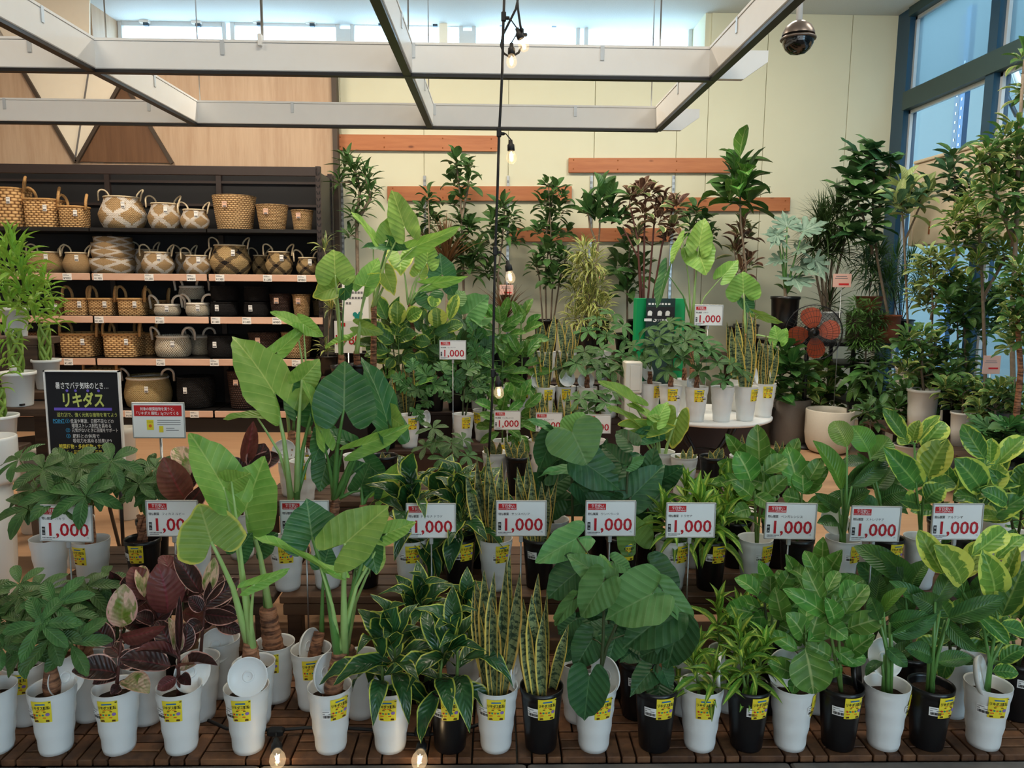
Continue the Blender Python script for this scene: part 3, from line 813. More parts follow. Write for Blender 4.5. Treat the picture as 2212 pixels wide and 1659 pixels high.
q = P(566, 90, Y1); part('wire_clamp', MB().box((q.x, Y1 - .03, zb + .15), (.02, .03, .06), 'white_paint', bev=.004), fr)

# dome camera on its stem
c = P(1724, 84, 4.6); r = 37 * mpp(c)
t = thing('dome_camera', 'round grey security camera with black dome hanging on a white stem', 'camera', (c.x, c.y, c.z))
part('stem', MB().tube([(c.x, c.y, c.z + r * .9), (c.x, c.y, ZC)], .018, 12, 'white_paint'), t)
part('shell', MB().lathe([(.02, r * 1.0), (r * .4, r * .93), (r * .72, r * .7), (r * .9, r * .35), (r * .92, .02)], 32, 'camera_metal', c), t)
part('rim', MB().lathe([(r * .9, r * .06), (r * 1.0, r * .05), (r * 1.02, 0), (r * 1.0, -r * .05), (r * .88, -r * .06)], 32, 'camera_metal', c), t)
part('dome', MB().lathe([(r * .88, -r * .05), (r * .86, -r * .3), (r * .7, -r * .6), (r * .42, -r * .82), (.001, -r * .9)], 32, 'camera_dome', c), t)

# ================================================================== basket shelf
SY0, SY1 = 7.45, 8.02
xs1 = P(697, 560, SY0).x; xs0 = -5.15
sh = thing('basket_shelf', 'tall dark metal shelving unit full of woven baskets', 'shelf', ((xs0 + xs1) / 2, 7.7, 0))
ztop = P(400, 356, SY0).z
zs = [P(400, y, SY0).z for y in (493, 592, 684, 775, 887)]
bays = [xs0, P(-62, 600, SY0).x, P(198, 600, SY0).x, P(450, 600, SY0).x, xs1]
def post(x, y, mb, hgt, w=.045):
    mb.box((x, y, hgt / 2), (w, .05, hgt), 'brown_metal')
for x, y in ((xs1 - .025, SY0 + .02), (xs1 - .025, SY1 - .03), (xs0, SY0 + .02)):
    mb = MB(); post(x, y, mb, ztop); p_ = part('post', mb, sh)
    mb = MB()
    for k in range(int(ztop / .06)):
        for s in (-1, 1): mb.box((x + s * .011, y - .0265, .05 + k * .06), (.007, .003, .03), 'black_plastic', rot=Matrix.Rotation(s * .35, 3, 'Y'))
    stuff(sub('slot', mb, p_))
for x in (P(235, 400, SY1).x, P(475, 400, SY1).x): part('post', MB().box((x, SY1 - .02, ztop / 2), (.05, .04, ztop), 'brown_metal'), sh)
part('header', MB().box(((xs0 + xs1) / 2, SY0 + .01, ztop - .05), (xs1 - xs0 - .05, .03, .085), 'brown_metal', bev=.004), sh)
part('side_mesh', MB().box((xs1 - .02, (SY0 + SY1) / 2, ztop / 2), (.006, SY1 - SY0 - .1, ztop - .1), 'black_metal'), sh)
part('back_panel', MB().box(((xs0 + xs1) / 2, SY1 + .005, ztop / 2), (xs1 - xs0, .012, ztop - .02), 'shelf_back'), sh)
mb = MB()
for z in (zs[0] + .27, ztop - .09): mb.box(((xs0 + xs1) / 2, SY1 - .02, z), (xs1 - xs0 - .05, .02, .025), 'brown_metal')
part('back_rail', mb, sh)
part('kick_board', MB().box(((xs0 + xs1) / 2, SY0 + .05, .07), (xs1 - xs0, .03, .14), 'black_metal'), sh)
PR = {1: ((145, '980'), (212, '1,980'), (322, '1,280'), (413, '980'), (475, '1,980'), (578, '1,280'), (652, '980')),
      2: ((214, '1,480'), (345, '1,480'), (466, '1,480'), (533, '1,480'), (598, '980')),
      3: ((148, '3,480'), (347, '2,980'), (463, '2,980'), (640, '2,480')), 4: ((280, '4,980'), (420, '4,980'), (632, '4,980'))}
for i, z in enumerate(zs):
    for a, b in zip(bays, bays[1:]):
        part('shelf_board', MB().box(((a + b) / 2, (SY0 + SY1) / 2, z - .018), (b - a - .012, SY1 - SY0 - .02, .034), 'black_metal'), sh)
        if i:
            part('price_rail', MB().box(((a + b) / 2, SY0 - .012, z - .032), (b - a - .02, .014, .066), 'price_rail', bev=.004), sh)
    for px, txt_ in PR.get(i, ()):
        c = at(px, SY0 - .022, z - .034)
        o = obj('price_card', MB().box((0, 0, 0), (.085, .003, .064), 'paper').mesh('price_card'), sh, loc=c)
        obj('print', prints([('t', '¥' + txt_, -.036, -.024, .03, 'black_ink', .07), ('r', -.036, .012, .02, .016, 'grey_ink'), ('r', -.036, .021, .0, .024, 'grey_ink')]).mesh('print'), o, loc=c + V((0, -.002, 0)))

# ================================================================== baskets
def loop(mb, c, w, h, ang, lean, r, mat, n=10):
    """a standing handle loop: feet w apart, h tall, turned by ang about z, leaning outwards"""
    rz = Matrix.Rotation(ang, 3, 'Z'); pts = []
    for i in range(n + 1):
        a = PI * i / n
        pts.append(V(c) + rz @ V((math.cos(a) * w / 2, lean * math.sin(a), math.sin(a) ** .7 * h - (.03 if i in (0, n) else 0))))
    mb.tube(pts, r, 7, mat)
KIND = {   # skin, words, profile (r, z), squareness, handle style, rim
    'hya': ('hyacinth', 'square water-hyacinth basket with two loop handles', 0),
    'hyad': ('hyacinth_dark', 'dark brown woven basket', 0),
    'belly': ('seagrass', 'plain straw belly basket with loop handles', 1),
    'bellyw': ('seagrass_white', 'straw belly basket with white cross pattern', 1),
    'bellyb': ('seagrass_black', 'straw belly basket with black diamond pattern', 1),
    'bin': ('rope_bin', 'tan tapered woven bin', 2),
    'bind': ('rope_bin_dark', 'dark brown tapered woven bin', 2),
    'two': ('two_tone', 'grey two-tone basket with white rope rim', 3),
    'nat': ('natural_large', 'large straw basket with white rope handles', 3),
    'blk': ('black_weave', 'round black woven basket', 4),
    'nest': ('seagrass_white', 'white-patterned straw bowl nested in the stack', 5),
}
ORD = ('first', 'second', 'third', 'fourth', 'fifth', 'sixth', 'seventh', 'eighth', 'ninth', 'tenth', 'eleventh', 'twelfth', 'thirteenth')
ROW = ('top', 'second', 'third', 'fourth', 'bottom')
def basket(px0, px1, ytop, row, kind, back=0, z0=None, where=''):
    skin, words, st = KIND[kind]
    Yc = SY0 + .06 + back
    w = (px1 - px0) * mpp(P((px0 + px1) / 2, 600, Yc + .1)); r = w / 2
    Y = Yc + r; z = (zs[row] if z0 is None else z0) + .001
    c = at((px0 + px1) / 2, Y, z); zt_ = P((px0 + px1) / 2, ytop, Y - r * .9).z; h = max(.1, zt_ - z)
    t = thing('woven_basket', words + ', ' + where, 'basket', c, 'baskets on the %s shelf' % ROW[row])
    Pf = {0: [(.93, 0), (.97, .08), (.99, .5), (1, .97), (.99, 1.0), (.94, .98), (.9, .1)],
          1: [(.70, 0), (.80, .04), (.93, .22), (.995, .40), (1, .46), (.985, .50), (.88, .68), (.77, .86), (.74, .97), (.75, 1), (.71, .98), (.8, .6)],
          2: [(.76, 0), (.80, .04), (.9, .5), (.98, .94), (1, .97), (.98, 1), (.94, .98), (.76, .1)],
          3: [(.80, 0), (.90, .06), (.99, .3), (1, .45), (.93, .72), (.85, .9), (.84, 1), (.80, .98), (.9, .5)],
          4: [(.84, 0), (.94, .06), (1, .4), (.97, .8), (.94, 1), (.9, .98), (.93, .4)],
          5: [(.80, 0), (.9, .1), (.97, .5), (1, 1), (.96, .98), (.85, .3)]}[st]
    prof = [(a * r, b * h) for a, b in Pf]
    body = MB().lathe(prof, 40, skin, c, sq=4.5 if st == 0 and kind == 'hya' else 0)
    body.lathe([(.001, .012), (Pf[0][0] * r, .012)], 24, skin, c)
    part('body', body, t)
    rt = Pf[-2][0] * r if st != 0 else r * .97
    mat_ = {0: 'straw_rope', 1: 'pale_rope', 3: 'white_rope'}.get(st)
    if st == 0 and kind == 'hya':
        q = [(c + V((math.cos(a) * r / (abs(math.cos(a)) ** 4.5 + abs(math.sin(a)) ** 4.5) ** (1 / 4.5), math.sin(a) * r / (abs(math.cos(a)) ** 4.5 + abs(math.sin(a)) ** 4.5) ** (1 / 4.5), h))) for a in [2 * PI * i / 32 for i in range(33)]]
        part('rim', MB().tube(q, .011, 6, 'straw_rope'), t)
        for s in (-1, 1):
            mb = MB(); loop(mb, c + V((s * r * .96, -r * .1 * s, h)), min(.13, r * .9), .12 if r > .09 else .09, PI / 2 + s * .5, -s * .02, .014, 'straw_rope'); part('handle', mb, t)
    elif st in (1, 3):
        zr = h if st == 1 else h * .93
        q = [(c + V((math.cos(a) * rt * 1.06, math.sin(a) * rt * 1.06, zr - .004))) for a in [2 * PI * i / 32 for i in range(33)]]
        part('rim', MB().tube(q, .008 if st == 1 else .013, 6, mat_), t)
        for s in (-1, 1):
            mb = MB()
            if st == 1: loop(mb, c + V((s * rt * 1.05, -rt * .15, h - .01)), .10, .085, PI / 2 + s * .85, -s * .05, .008, mat_)
            else: loop(mb, c + V((s * rt * 1.16, -rt * .1, zr - .01)), .12, .10, s * .5, -.04, .012, mat_)
            part('handle', mb, t)
    elif st in (2, 4):
        q = [(c + V((math.cos(a) * rt * 1.03, math.sin(a) * rt * 1.03, h))) for a in [2 * PI * i / 32 for i in range(33)]]
        part('rim', MB().tube(q, .009, 6, skin), t)
    if st != 5 and back == 0:
        ang = -.35 if st in (0, 1, 3) else .3
        tb = c + V((-math.sin(ang) * r * 1.0, -math.cos(ang) * r * 1.02, h * (.62 if st != 1 else .72)))
        if kind == 'hya': tb = c + V((r * .62, -r * 1.0 - .012, h * .68))
        elif st == 1: tb = c + V((r * .42, -r * .86, h * .72))
        elif st == 4: tb = c + V((-r * .2, -r * 1.01, h * .62))
        elif st == 2: tb = c + V((-r * .12, -r * .99 - .004, h * .72))
        card = part('tag', MB().box(tb, (.036, .004, .06) if st not in (2,) else (.045, .004, .055), 'paper' if st not in (2,) else 'price_rail'), t)
        sub('print', MB().box(tb + V((0, -.003, -.018)), (.03, .001, .014), 'grey_ink').box(tb + V((0, -.003, .015)), (.03, .001, .004), 'grey_ink'), card)
    return t
rows = [
    [(-14, 61, 406, 'hya'), (67, 132, 430, 'hya'), (138, 189, 446, 'hya'), (219, 316, 422, 'bellyw'), (323, 392, 437, 'bellyw'), (392, 452, 451, 'bellyw'),
     (463, 554, 421, 'bin'), (556, 623, 442, 'bin'), (631, 677, 454, 'bin')],
    [(66, 142, 543, 'belly'), (140, 197, 545, 'belly'), (309, 377, 544, 'bellyw'), (398, 456, 551, 'bellyw'), (456, 543, 528, 'bellyb'), (575, 633, 543, 'bellyb'), (641, 689, 556, 'bellyb')],
    [(106, 143, 650, 'hyad'), (147, 197, 646, 'hya'), (200, 251, 646, 'hya'), (263, 315, 646, 'hya'), (335, 390, 657, 'two'), (403, 454, 654, 'two'), (456, 516, 654, 'blk'), (528, 584, 655, 'blk'),
     (584, 631, 636, 'bind'), (633, 672, 637, 'bin')],
    [(61, 116, 718, 'hyad'), (143, 214, 722, 'hya'), (235, 306, 722, 'hya'), (338, 414, 725, 'two'), (450, 517, 727, 'blk'), (538, 607, 720, 'bind'), (609, 676, 720, 'bin')],
    [(196, 258, 800, 'hya'), (273, 372, 815, 'nat'), (385, 466, 818, 'blk'), (494, 557, 803, 'bind')]]
for i, rw in enumerate(rows):
    for k, (a, b, yt, kd) in enumerate(rw):
        basket(a, b, yt, i, kd, where='%s from the left, %s shelf front' % (ORD[k], ROW[i]))
# those behind and on top of others
for a, b, yt, i, kd, w in ((289, 345, 538, 1, 'bellyw', 'behind the third front basket of the second shelf'), (378, 424, 545, 1, 'bellyw', 'behind the fourth front basket of the second shelf'),
                           (545, 585, 551, 1, 'bellyb', 'half hidden between the two larger black-patterned baskets'), (319, 366, 650, 2, 'hya', 'behind the grey third shelf basket'),
                           (676, 700, 651, 2, 'bin', 'smallest one at the shelf end on the third shelf'),
                           (118, 143, 716, 3, 'hyad', 'in the shade behind the fourth shelf straw baskets'), (208, 240, 720, 3, 'hya', 'behind two others, fourth shelf'),
                           (300, 340, 722, 3, 'hya', 'behind the fourth shelf grey basket'), (412, 456, 725, 3, 'two', 'behind the fourth shelf black basket')):
    basket(a, b, yt, i, kd, .30, where=w)
z_up = zs[2] + .16
basket(388, 442, 617, 2, 'two', .16, z0=z_up - .0, where='on top of the third shelf pair')
basket(456, 516, 619, 2, 'blk', .02, z0=zs[2] + .148, where='topmost of the left black stack on the third shelf')
basket(528, 584, 620, 2, 'blk', .02, z0=zs[2] + .148, where='topmost of the right black stack on the third shelf')
for k, (hh, wd) in enumerate(((30, 92), (20, 88), (18, 86), (24, 78))):
    zz = zs[1] + (.0, .135, .2, .255)[k]
    c0 = 245; yt = (558, 545, 537, 519)[k]
    basket(c0 - wd / 2, c0 + wd / 2, yt, 1, 'nest', .02, z0=zz, where=('lowest of the four', 'second from below', 'third from below', 'topmost of the four')[k] + ' on the second shelf')

# ================================================================== price signs
def sign(px, py, wpx, Y, name, label, tilt=0.0, poly=None, w=.188):
    c = P(px, py, Y); k = wpx * mpp(c) / w
    rot = Matrix.Rotation(math.radians(tilt), 4, 'Y')
    t = thing('price_sign', label, 'sign', c, 'price signs')
    mw = Matrix.Translation(c) @ rot @ Matrix.Scale(k, 4)
    h = .136
    if 'sf' not in _leaf:
        mb = MB(); fw = .0045
        for s in (-1, 1):
            mb.box((s * (w / 2 - fw / 2), .002, 0), (fw, .008, h), 'clear_edge', bev=.0015); mb.box((0, .002, s * (h / 2 - fw / 2)), (w, .008, fw), 'clear_edge', bev=.0015)
        _leaf['sf'] = mb.mesh('frame')
        _leaf['sc'] = MB().box((0, .003, 0), (w - .006, .003, h - .006), 'paper').mesh('card')
    obj('frame', _leaf['sf'], t, mw=mw)
    card = obj('card', _leaf['sc'], t, mw=mw)
    it = [('r', -.084, .032, -.018, .056, 'red_ink'), ('t', '毎日安い', -.072, .0425, .0135, 'white_ink', .046, .012), ('t', 'EVERYDAY', -.0815, .035, .0045, 'white_ink', .022), ('t', 'LOW PRICE', -.057, .0345, .008, 'white_ink', .036, .01),
          ('t', '特価観葉', -.084, .0125, .0115, 'black_ink', .038, .01)]
    if name: it.append(('t', name, -.036, .0125, .0115, 'black_ink'))
    it += [('r', -.085, -.044, -.074, -.014, 'black_ink'), ('t', '税', -.0838, -.0265, .009, 'white_ink'), ('t', '込', -.0838, -.040, .009, 'white_ink'),
           ('t', '1,000', -.060, -.046, .067, 'price_red', .140, .014), ('t', '円', .073, -.054, .007, 'grey_ink')]
    for q in range(9): it.append(('r', -.084 + q * .0052, -.0555, -.0806 + q * .0052, -.0515, 'grey_ink'))
    it.append(('r', -.084, -.0605, -.05, -.0585, 'grey_ink'))
    obj('print', prints(it).mesh('print'), card, mw=mw @ Matrix.Translation((0, .001, 0)))
    if poly is not None:
        zb_ = poly
        part('pole', MB().tube([(c.x, c.y + .012, c.z - h * k / 2), (c.x, c.y + .012, zb_)], .0032, 8, 'steel'), t)
        part('clip', MB().box((c.x, c.y + .01, c.z - h * k / 2 - .012), (.014, .012, .03), 'clear_edge', bev=.003), t)
    return t
for px, py, w_, Y, nm, tl, lab in (
        (142, 1131, 114, 2.74, 'パキラ', 1.5, 'price sign reading パキラ 1,000 in front of the white tub plants at the board'),
        (372, 1120, 112, 2.74, 'フィカス ルビー', 0, 'price sign reading フィカス ルビー, half covered by an elephant ear leaf'),
        (658, 1118, 106, 2.74, '', 0, 'price sign almost covered by elephant ear leaves, no number to be seen'),
        (931, 1125, 108, 2.74, 'ドラセナ ドラド', 0, 'price sign reading ドラセナ ドラド 1,000 in front of the yellow-edged dracaenas'),
        (1126, 1120, 110, 2.74, 'サンスベリア', 0, 'price sign reading サンスベリア 1,000 in front of the yellow-edged snake plants'),
        (1319, 1120, 110, 2.74, 'ウンベラータ', 0, 'price sign reading ウンベラータ, half covered by a heart-shaped leaf'),
        (1492, 1124, 108, 2.74, 'ドラセナ', 0, 'price sign reading ドラセナ only, in front of lime green leaves'),
        (1708, 1126, 112, 2.74, 'ベンガレンシス', 1, 'large price sign reading ベンガレンシス 1,000'),
        (1891, 1132, 110, 2.74, 'ストレリチア', 1, 'price sign reading ストレリチア 1,000 before the birds of paradise'),
        (2068, 1127, 112, 2.74, 'アルテシマ', 0, 'price sign reading アルテシマ above bright yellow-green leaves')):
    sign(px, py, w_, Y, nm, lab, tl, poly=.06)
for px, py, w_, Y, nm, pz, lab in (
        (978, 756, 58, 5.0, 'モンステラ', .02, 'small price sign reading モンステラ 1,000 above the split-leaf plants'),
        (1096, 908, 58, 4.95, 'ベンガレンシス', .2, 'small price sign reading ベンガレンシス, in front of two white pots'),
        (1186, 912, 58, 4.95, 'サンスベリア', .2, 'small price sign reading サンスベリア, cut off by a big pale leaf below'),
        (1291, 916, 58, 4.95, 'パキラ', .2, 'small price sign reading パキラ, low behind the big heart-shaped leaves'),
        (1531, 681, 62, 5.75, 'パキラ', .545, 'price sign reading パキラ 1,000 standing on the round table')):
    sign(px, py, w_, Y, nm, lab, 0, poly=pz)
# white card 1,780 beside the shelf end
c = P(752, 728, 6.2)
t = thing('price_card', 'white price card reading 1,780 on a stand by the end of the basket shelf', 'sign', c)
part('card', MB().box(c, (.22, .006, .26), 'paper'), t)
obj('print', prints([('r', -.07, .085, -.02, .115, 'red_ink'), ('t', '1,780', -.1, -.06, .11, 'price_red', .2, .012)]).mesh('print'), t, loc=c + V((0, -.0035, 0)))
part('pole', MB().tube([c - UP * .13, (c.x, c.y, .02)], .006, 8, 'steel'), t)
c = P(768, 660, 6.5)
t = thing('plant_guide_card', 'white printed guide card with a drawing of potted plants, above the 1,780 card', 'sign', c)
part('card', MB().box(c, (.22, .006, .42), 'paper'), t)
it = [('r', -.08 + .025 * (q % 6), .1 - .045 * (q // 6), -.062 + .025 * (q % 6), .118 - .045 * (q // 6), 'grey_ink') for q in range(14)]
it += [('c', .02, -.1, .03, 'teal_ink'), ('c', -.005, -.075, .02, 'teal_ink'), ('c', .04, -.07, .02, 'teal_ink'), ('r', .0, -.16, .045, -.12, 'orange_ink')]
obj('print', prints(it).mesh('print'), t, loc=c + V((0, -.0035, 0)))
part('pole', MB().tube([c - UP * .21, (c.x, c.y, .02)], .006, 8, 'steel'), t)
# pink tags among the big plants
for px, py, w_, Y, lab in ((1819, 606, 40, 6.9, 'pink price tag on thin stakes beside the spiky dragon tree'), (2142, 788, 38, 5.2, 'pink price tag on a stake in front of the dark bushes by the windows'),
                           (1297, 596, 20, 7.7, 'pink price tag on the wall behind the yellow-striped bush'), (1094, 626, 30, 7.4, 'pink price tag behind the hanging bulb and bronze spiky plant')):
    c = P(px, py, Y); w = w_ * mpp(c)
    t = thing('plant_tag', lab, 'price tag', c, 'pink plant tags')
    card = part('card', MB().box(c, (w, .004, w * (1.05 if w_ == 38 else .72)), 'pink_paper', bev=.001), t)
    sub('print', MB().box(c + V((w * .1, -.0026, -w * .2)), (w * .55, .001, w * .1), 'red_ink').box(c + V((-w * .05, -.0026, w * .12)), (w * .7, .001, w * .03), 'grey_ink').box(c + V((-w * .05, -.0026, w * .22)), (w * .6, .001, w * .03), 'grey_ink'), card)
    part('stake', MB().tube([c + V((0, .004, -w * .3)), (c.x, c.y + .004, max(.02, .58 if Y > 7 else .02))], .004, 6, 'steel'), t)

# red-and-white notice on a metal pole
c = P(343, 908, 3.25); k = mpp(c); w, h = 113 * k, 79 * k
t = thing('notice_sign', 'red and white notice on a metal pole beside the chalkboard', 'sign', c)
part('frame', MB().box(c, (w, .006, h), 'clear_edge', bev=.002), t)
card = part('card', MB().box(c + V((0, -.003, 0)), (w * .95, .003, h * .92), 'paper'), t)
it = [('r', -w * .45, h * .12, w * .45, h * .42, 'red_ink'), ('t', '対象の観葉植物を買うと、', -w * .33, h * .285, w * .07, 'white_ink', w * .64, .01), ('t', '「リキダス 顆粒」5gついてくる', -w * .4, h * .165, w * .07, 'white_ink', w * .79, .01)]
for q in range(3): it.append(('r', -w * .02, h * (.0 - q * .06), w * .42, h * (.018 - q * .06), 'grey_ink'))
it += [('r', -w * .22, -h * .26, -w * .09, h * .02, 'sachet'), ('t', 'リキダス', -w * .21, -h * .06, w * .03, 'black_ink', w * .11), ('c', -w * .155, -h * .15, w * .03, 'orange_ink'), ('r', w * .01, -h * .33, w * .09, -h * .15, 'sachet'), ('r', w * .14, -h * .22, w * .3, -h * .2, 'grey_ink'), ('r', w * .14, -h * .28, w * .38, -h * .26, 'grey_ink')]
obj('print', prints(it).mesh('print'), card, loc=c + V((0, -.0048, 0)))
part('pole', MB().tube([c + V((.0, .01, -h / 2)), (c.x, c.y + .01, .02)], .006, 10, 'steel'), t)

# handwritten chalkboard
Yb = 3.62; c = P(184, 905, Yb); k = mpp(c); w, h = 157 * k, 208 * k
t = thing('chalkboard_sign', 'black chalkboard with a white edge and coloured handwriting, standing by the bamboo', 'chalkboard', (c.x, Yb, 0))
bd = part('board', MB().box(c, (w, .012, h), 'chalkboard'), t)
mb = MB(); e = .007
for s in (-1, 1): mb.box(c + V((s * w / 2, -.002, 0)), (e, .018, h + e), 'white_paint').box(c + V((0, -.002, s * h / 2)), (w + e, .018, e), 'white_paint')
part('edge', mb, t)
for s in (-1, 1): part('leg', MB().tube([(c.x + s * w * .4, Yb + .02, c.z - h * .3), (c.x + s * w * .46, Yb - .04, 0.0)], .009, 8, 'black_metal'), t)
part('leg', MB().tube([(c.x, Yb + .02, c.z), (c.x, Yb + .28, 0.0)], .009, 8, 'black_metal'), t)
def T(s, x0, x1, y, hz, mat, b=.0): return ('t', s, (x0 - 184) * k, (905 - y) * k, hz * k, mat, (x1 - x0) * k, b)
it = [T('暑さでバテ気味のとき…', 127, 239, 838, 16, 'white_ink', .01), T('リキダス', 141, 228, 876, 34, 'lime_ink', .03), ('r', (121 - 184) * k, (905 - 886) * k, (244 - 184) * k, (905 - 880) * k, 'violet_ink')]
for x in (151, 169, 195, 218): it.append(('c', (x - 184) * k, (905 - 843) * k, 3 * k, 'violet_ink'))
it += [T('活力剤で、強く元気な植物を育てよう', 126, 254, 899, 10, 'lime_ink', .01), T('POINT', 117, 141, 912, 10, 'sky_ink', .01), T('①', 143, 152, 913, 11, 'sky_ink'), T('低温や寒波、日照不足などの', 154, 246, 913, 10, 'white_ink'), T('環境ストレス耐性を高める', 156, 240, 923, 10, 'white_ink'),
       ('r', (117 - 184) * k, -9 * k, (142 - 184) * k, -8 * k, 'sky_ink'), T('②', 143, 152, 933, 11, 'sky_ink'), T('元気がないときに回復をサポート', 156, 254, 933, 10, 'white_ink'), T('③', 143, 152, 946, 11, 'sky_ink'), T('肥料との併用で', 157, 214, 946, 10, 'white_ink'),
       T('吸収力を高める効果UP↑', 157, 240, 956, 10, 'white_ink'), T('観葉植物・多肉植物・サボテン', 126, 240, 969, 11, 'yellow_ink', .015), T('洋らん・盆栽・鉢花・花苗・', 126, 222, 981, 10, 'yellow_ink'), T('バラ・', 128, 160, 994, 10, 'yellow_ink')]
obj('writing', prints(it).mesh('writing'), bd, loc=c + V((0, -.0062, 0)))

# green advertising panel
c = P(1423, 760, 6.4); k = mpp(c)
t = thing('green_panel', 'green standing panel with a dark centre reading 3 500円, behind the round table', 'sign', (c.x, 6.4, 0))
for s in (-1, 1): part('wing', MB().box((c.x + s * 42 * k, 6.4 + .03, c.z - .05), (26 * k, .05, 255 * k), 'green_board', rot=Matrix.Rotation(-s * .4, 3, 'Z'), bev=.004), t)
part('centre', MB().box((c.x, 6.39, c.z - .02), (62 * k, .02, 240 * k), 'dark_green_board'), t)
band = part('band', MB().box((c.x, 6.376, c.z + 84 * k), (58 * k, .006, 26 * k), 'black_ink'), t)
def G(s, x0, x1, y, hz, b=.0): return ('t', s, (x0 - 1423) * k, (760 - y) * k, hz * k, 'white_ink', (x1 - x0) * k, b)
it = [G('お得なまとめ買い', 1398, 1448, 660, 8), G('3', 1407, 1415, 695, 17, .02), G('コで', 1416, 1424, 694, 6), G('500', 1424, 1440, 695, 17, .02), G('円', 1440, 1447, 695, 9)]
for x in (1400, 1421, 1438): it += [('c', (x - 1423) * k, (760 - 676) * k, 5 * k, 'white_ink'), ('r', (x - 5 - 1423) * k, (760 - 682) * k, (x + 4 - 1423) * k, (760 - 677) * k, 'white_ink')]
it += [('r', (1388 - 1423) * k, (760 - 694) * k, (1404 - 1423) * k, (760 - 688) * k, 'white_ink')]
it = it[1:] + [('r', (1396 + 7 * q - 1423) * k, (760 - 659) * k, (1401 + 7 * q - 1423) * k, (760 - 655) * k, 'white_ink') for q in range(7)]
obj('print', prints(it).mesh('print'), t, loc=(c.x, 6.3735, c.z))

# ================================================================== string lights
YL = 3.62
st = thing('string_light', 'black cable with small bare bulbs hanging from the frame down to the plants', 'string light', P(1080, 300, YL))
pts = [P(x, y, YL + dy) for x, y, dy in ((1090, -25, 0), (1087, 60, 0), (1085, 150, 0), (1082, 220, 0), (1078, 290, 0), (1075, 400, 0), (1072, 480, 0), (1070, 545, 0), (1067, 660, 0), (1065, 780, 0), (1064, 850, 0), (1059, 930, 0), (1054, 1010, 0))]
part('cable', MB().tube(pts, .0062, 8, 'rubber'), st)
l2 = [P(x, y, YL - .03) for x, y in ((1116, -25), (1119, 20), (1124, 55), (1127, 70))]
l3 = [P(x, y, YL + .03) for x, y in ((1124, -25), (1114, 20), (1098, 52), (1086, 76), (1082, 98), (1088, 115), (1102, 124), (1120, 114), (1129, 96))]
part('cable', MB().tube(l2, .0052, 8, 'rubber'), st); part('cable', MB().tube(l3, .0052, 8, 'rubber'), st)
BULB = [(.001, -.052), (.012, -.050), (.021, -.040), (.0245, -.027), (.022, -.012), (.016, .0), (.012, .008)]
def bulb(root, top, d, label=None, power=.12):
    """socket and bulb hanging from top along d"""
    top = V(top); d = V(d).normalized(); rot = (-UP).rotation_difference(d).to_matrix()
    def tf(mb): mb.v = [tuple(rot @ V(q) + top) for q in mb.v]; return mb
    s = part('socket', tf(MB().lathe([(.001, .0), (.008, -.002), (.010, -.02), (.016, -.024), (.017, -.05), (.014, -.052), (.001, -.05)], 16, 'rubber')), root)
    sub('bulb', tf(MB().lathe([(a, b - .058) for a, b in BULB], 20, 'bulb_glass')), s)
    f = MB().lathe([(.001, -.066), (.004, -.07), (.0055, -.08), (.004, -.09), (.001, -.094)], 10, 'filament')
    for q in range(4): f.tube([(.006 * math.cos(q * PI / 2), .006 * math.sin(q * PI / 2), -.066), (.003 * math.cos(q * PI / 2), .003 * math.sin(q * PI / 2), -.094)], .0013, 5, 'filament')
    sub('filament', tf(f), s)
    l = bpy.data.lights.new('bulb_light', 'POINT'); l.energy = power; l.color = (1, .72, .42); l.shadow_soft_size = .012
    o = bpy.data.objects.new('bulb_light', l); o.location = rot @ V((0, 0, -.08)) + top; COL.objects.link(o)
for (cx, cy), (sx, sy), (ex, ey) in (((1078, 286), (1103, 301), (1105, 345)), ((1070, 542), (1096, 562), (1102, 598)), ((1065, 806), (1075, 812), (1078, 850)), ((1088, 36), (1116, 60), (1127, 88)), ((1126, 72), (1105, 92), (1105, 128))):
    a, b, e_ = P(cx, cy, YL), P(sx, sy, YL - .02), P(ex, ey, YL - .02)
    part('connector', MB().box(a, (.022, .02, .045), 'rubber', bev=.005).box(a + V((.012, 0, -.006)), (.03, .012, .014), 'rubber', bev=.003), st)
    part('pendant', MB().tube([a + V((.01, 0, 0)), a.lerp(b, .6) + UP * .012, b], .003, 6, 'rubber'), st)
    bulb(st, b, e_ - b)
gr = thing('string_light', 'black cable lying on the deck with two glowing bulbs at its front edge', 'string light', PZ(750, 1580, .075))
zd = .078
part('cable', MB().tube([PZ(x, y, zd) for x, y in ((450, 1556), (490, 1574), (560, 1576), (600, 1577), (660, 1572), (740, 1572), (800, 1576), (860, 1584), (915, 1588), (980, 1580), (1020, 1570), (1060, 1556))], .0055, 8, 'rubber'), gr)
for bx, by, tx, ty in ((599, 1634, 596, 1596), (907, 1636, 913, 1596)):
    a = PZ(tx, ty, .10); b = PZ(bx, by, .085)
    part('connector', MB().box(PZ(tx, 1580, .085), (.05, .03, .022), 'rubber', bev=.005), gr)
    part('pendant', MB().tube([PZ(tx, 1580, .085), PZ(tx, 1588, .1), a], .003, 6, 'rubber'), gr)
    bulb(gr, a, b - a, power=.13)

# ================================================================== stands for the plants
def planks_x(root, x0, x1, y0, y1, z, n, mat, th=.03):
    d = (y1 - y0) / n
    for i in range(n): part('plank', MB().box(((x0 + x1) / 2 + R(-.004, .004), y0 + d * (i + .5), z - th / 2), (x1 - x0, d - .008, th), mat, bev=.003), root)
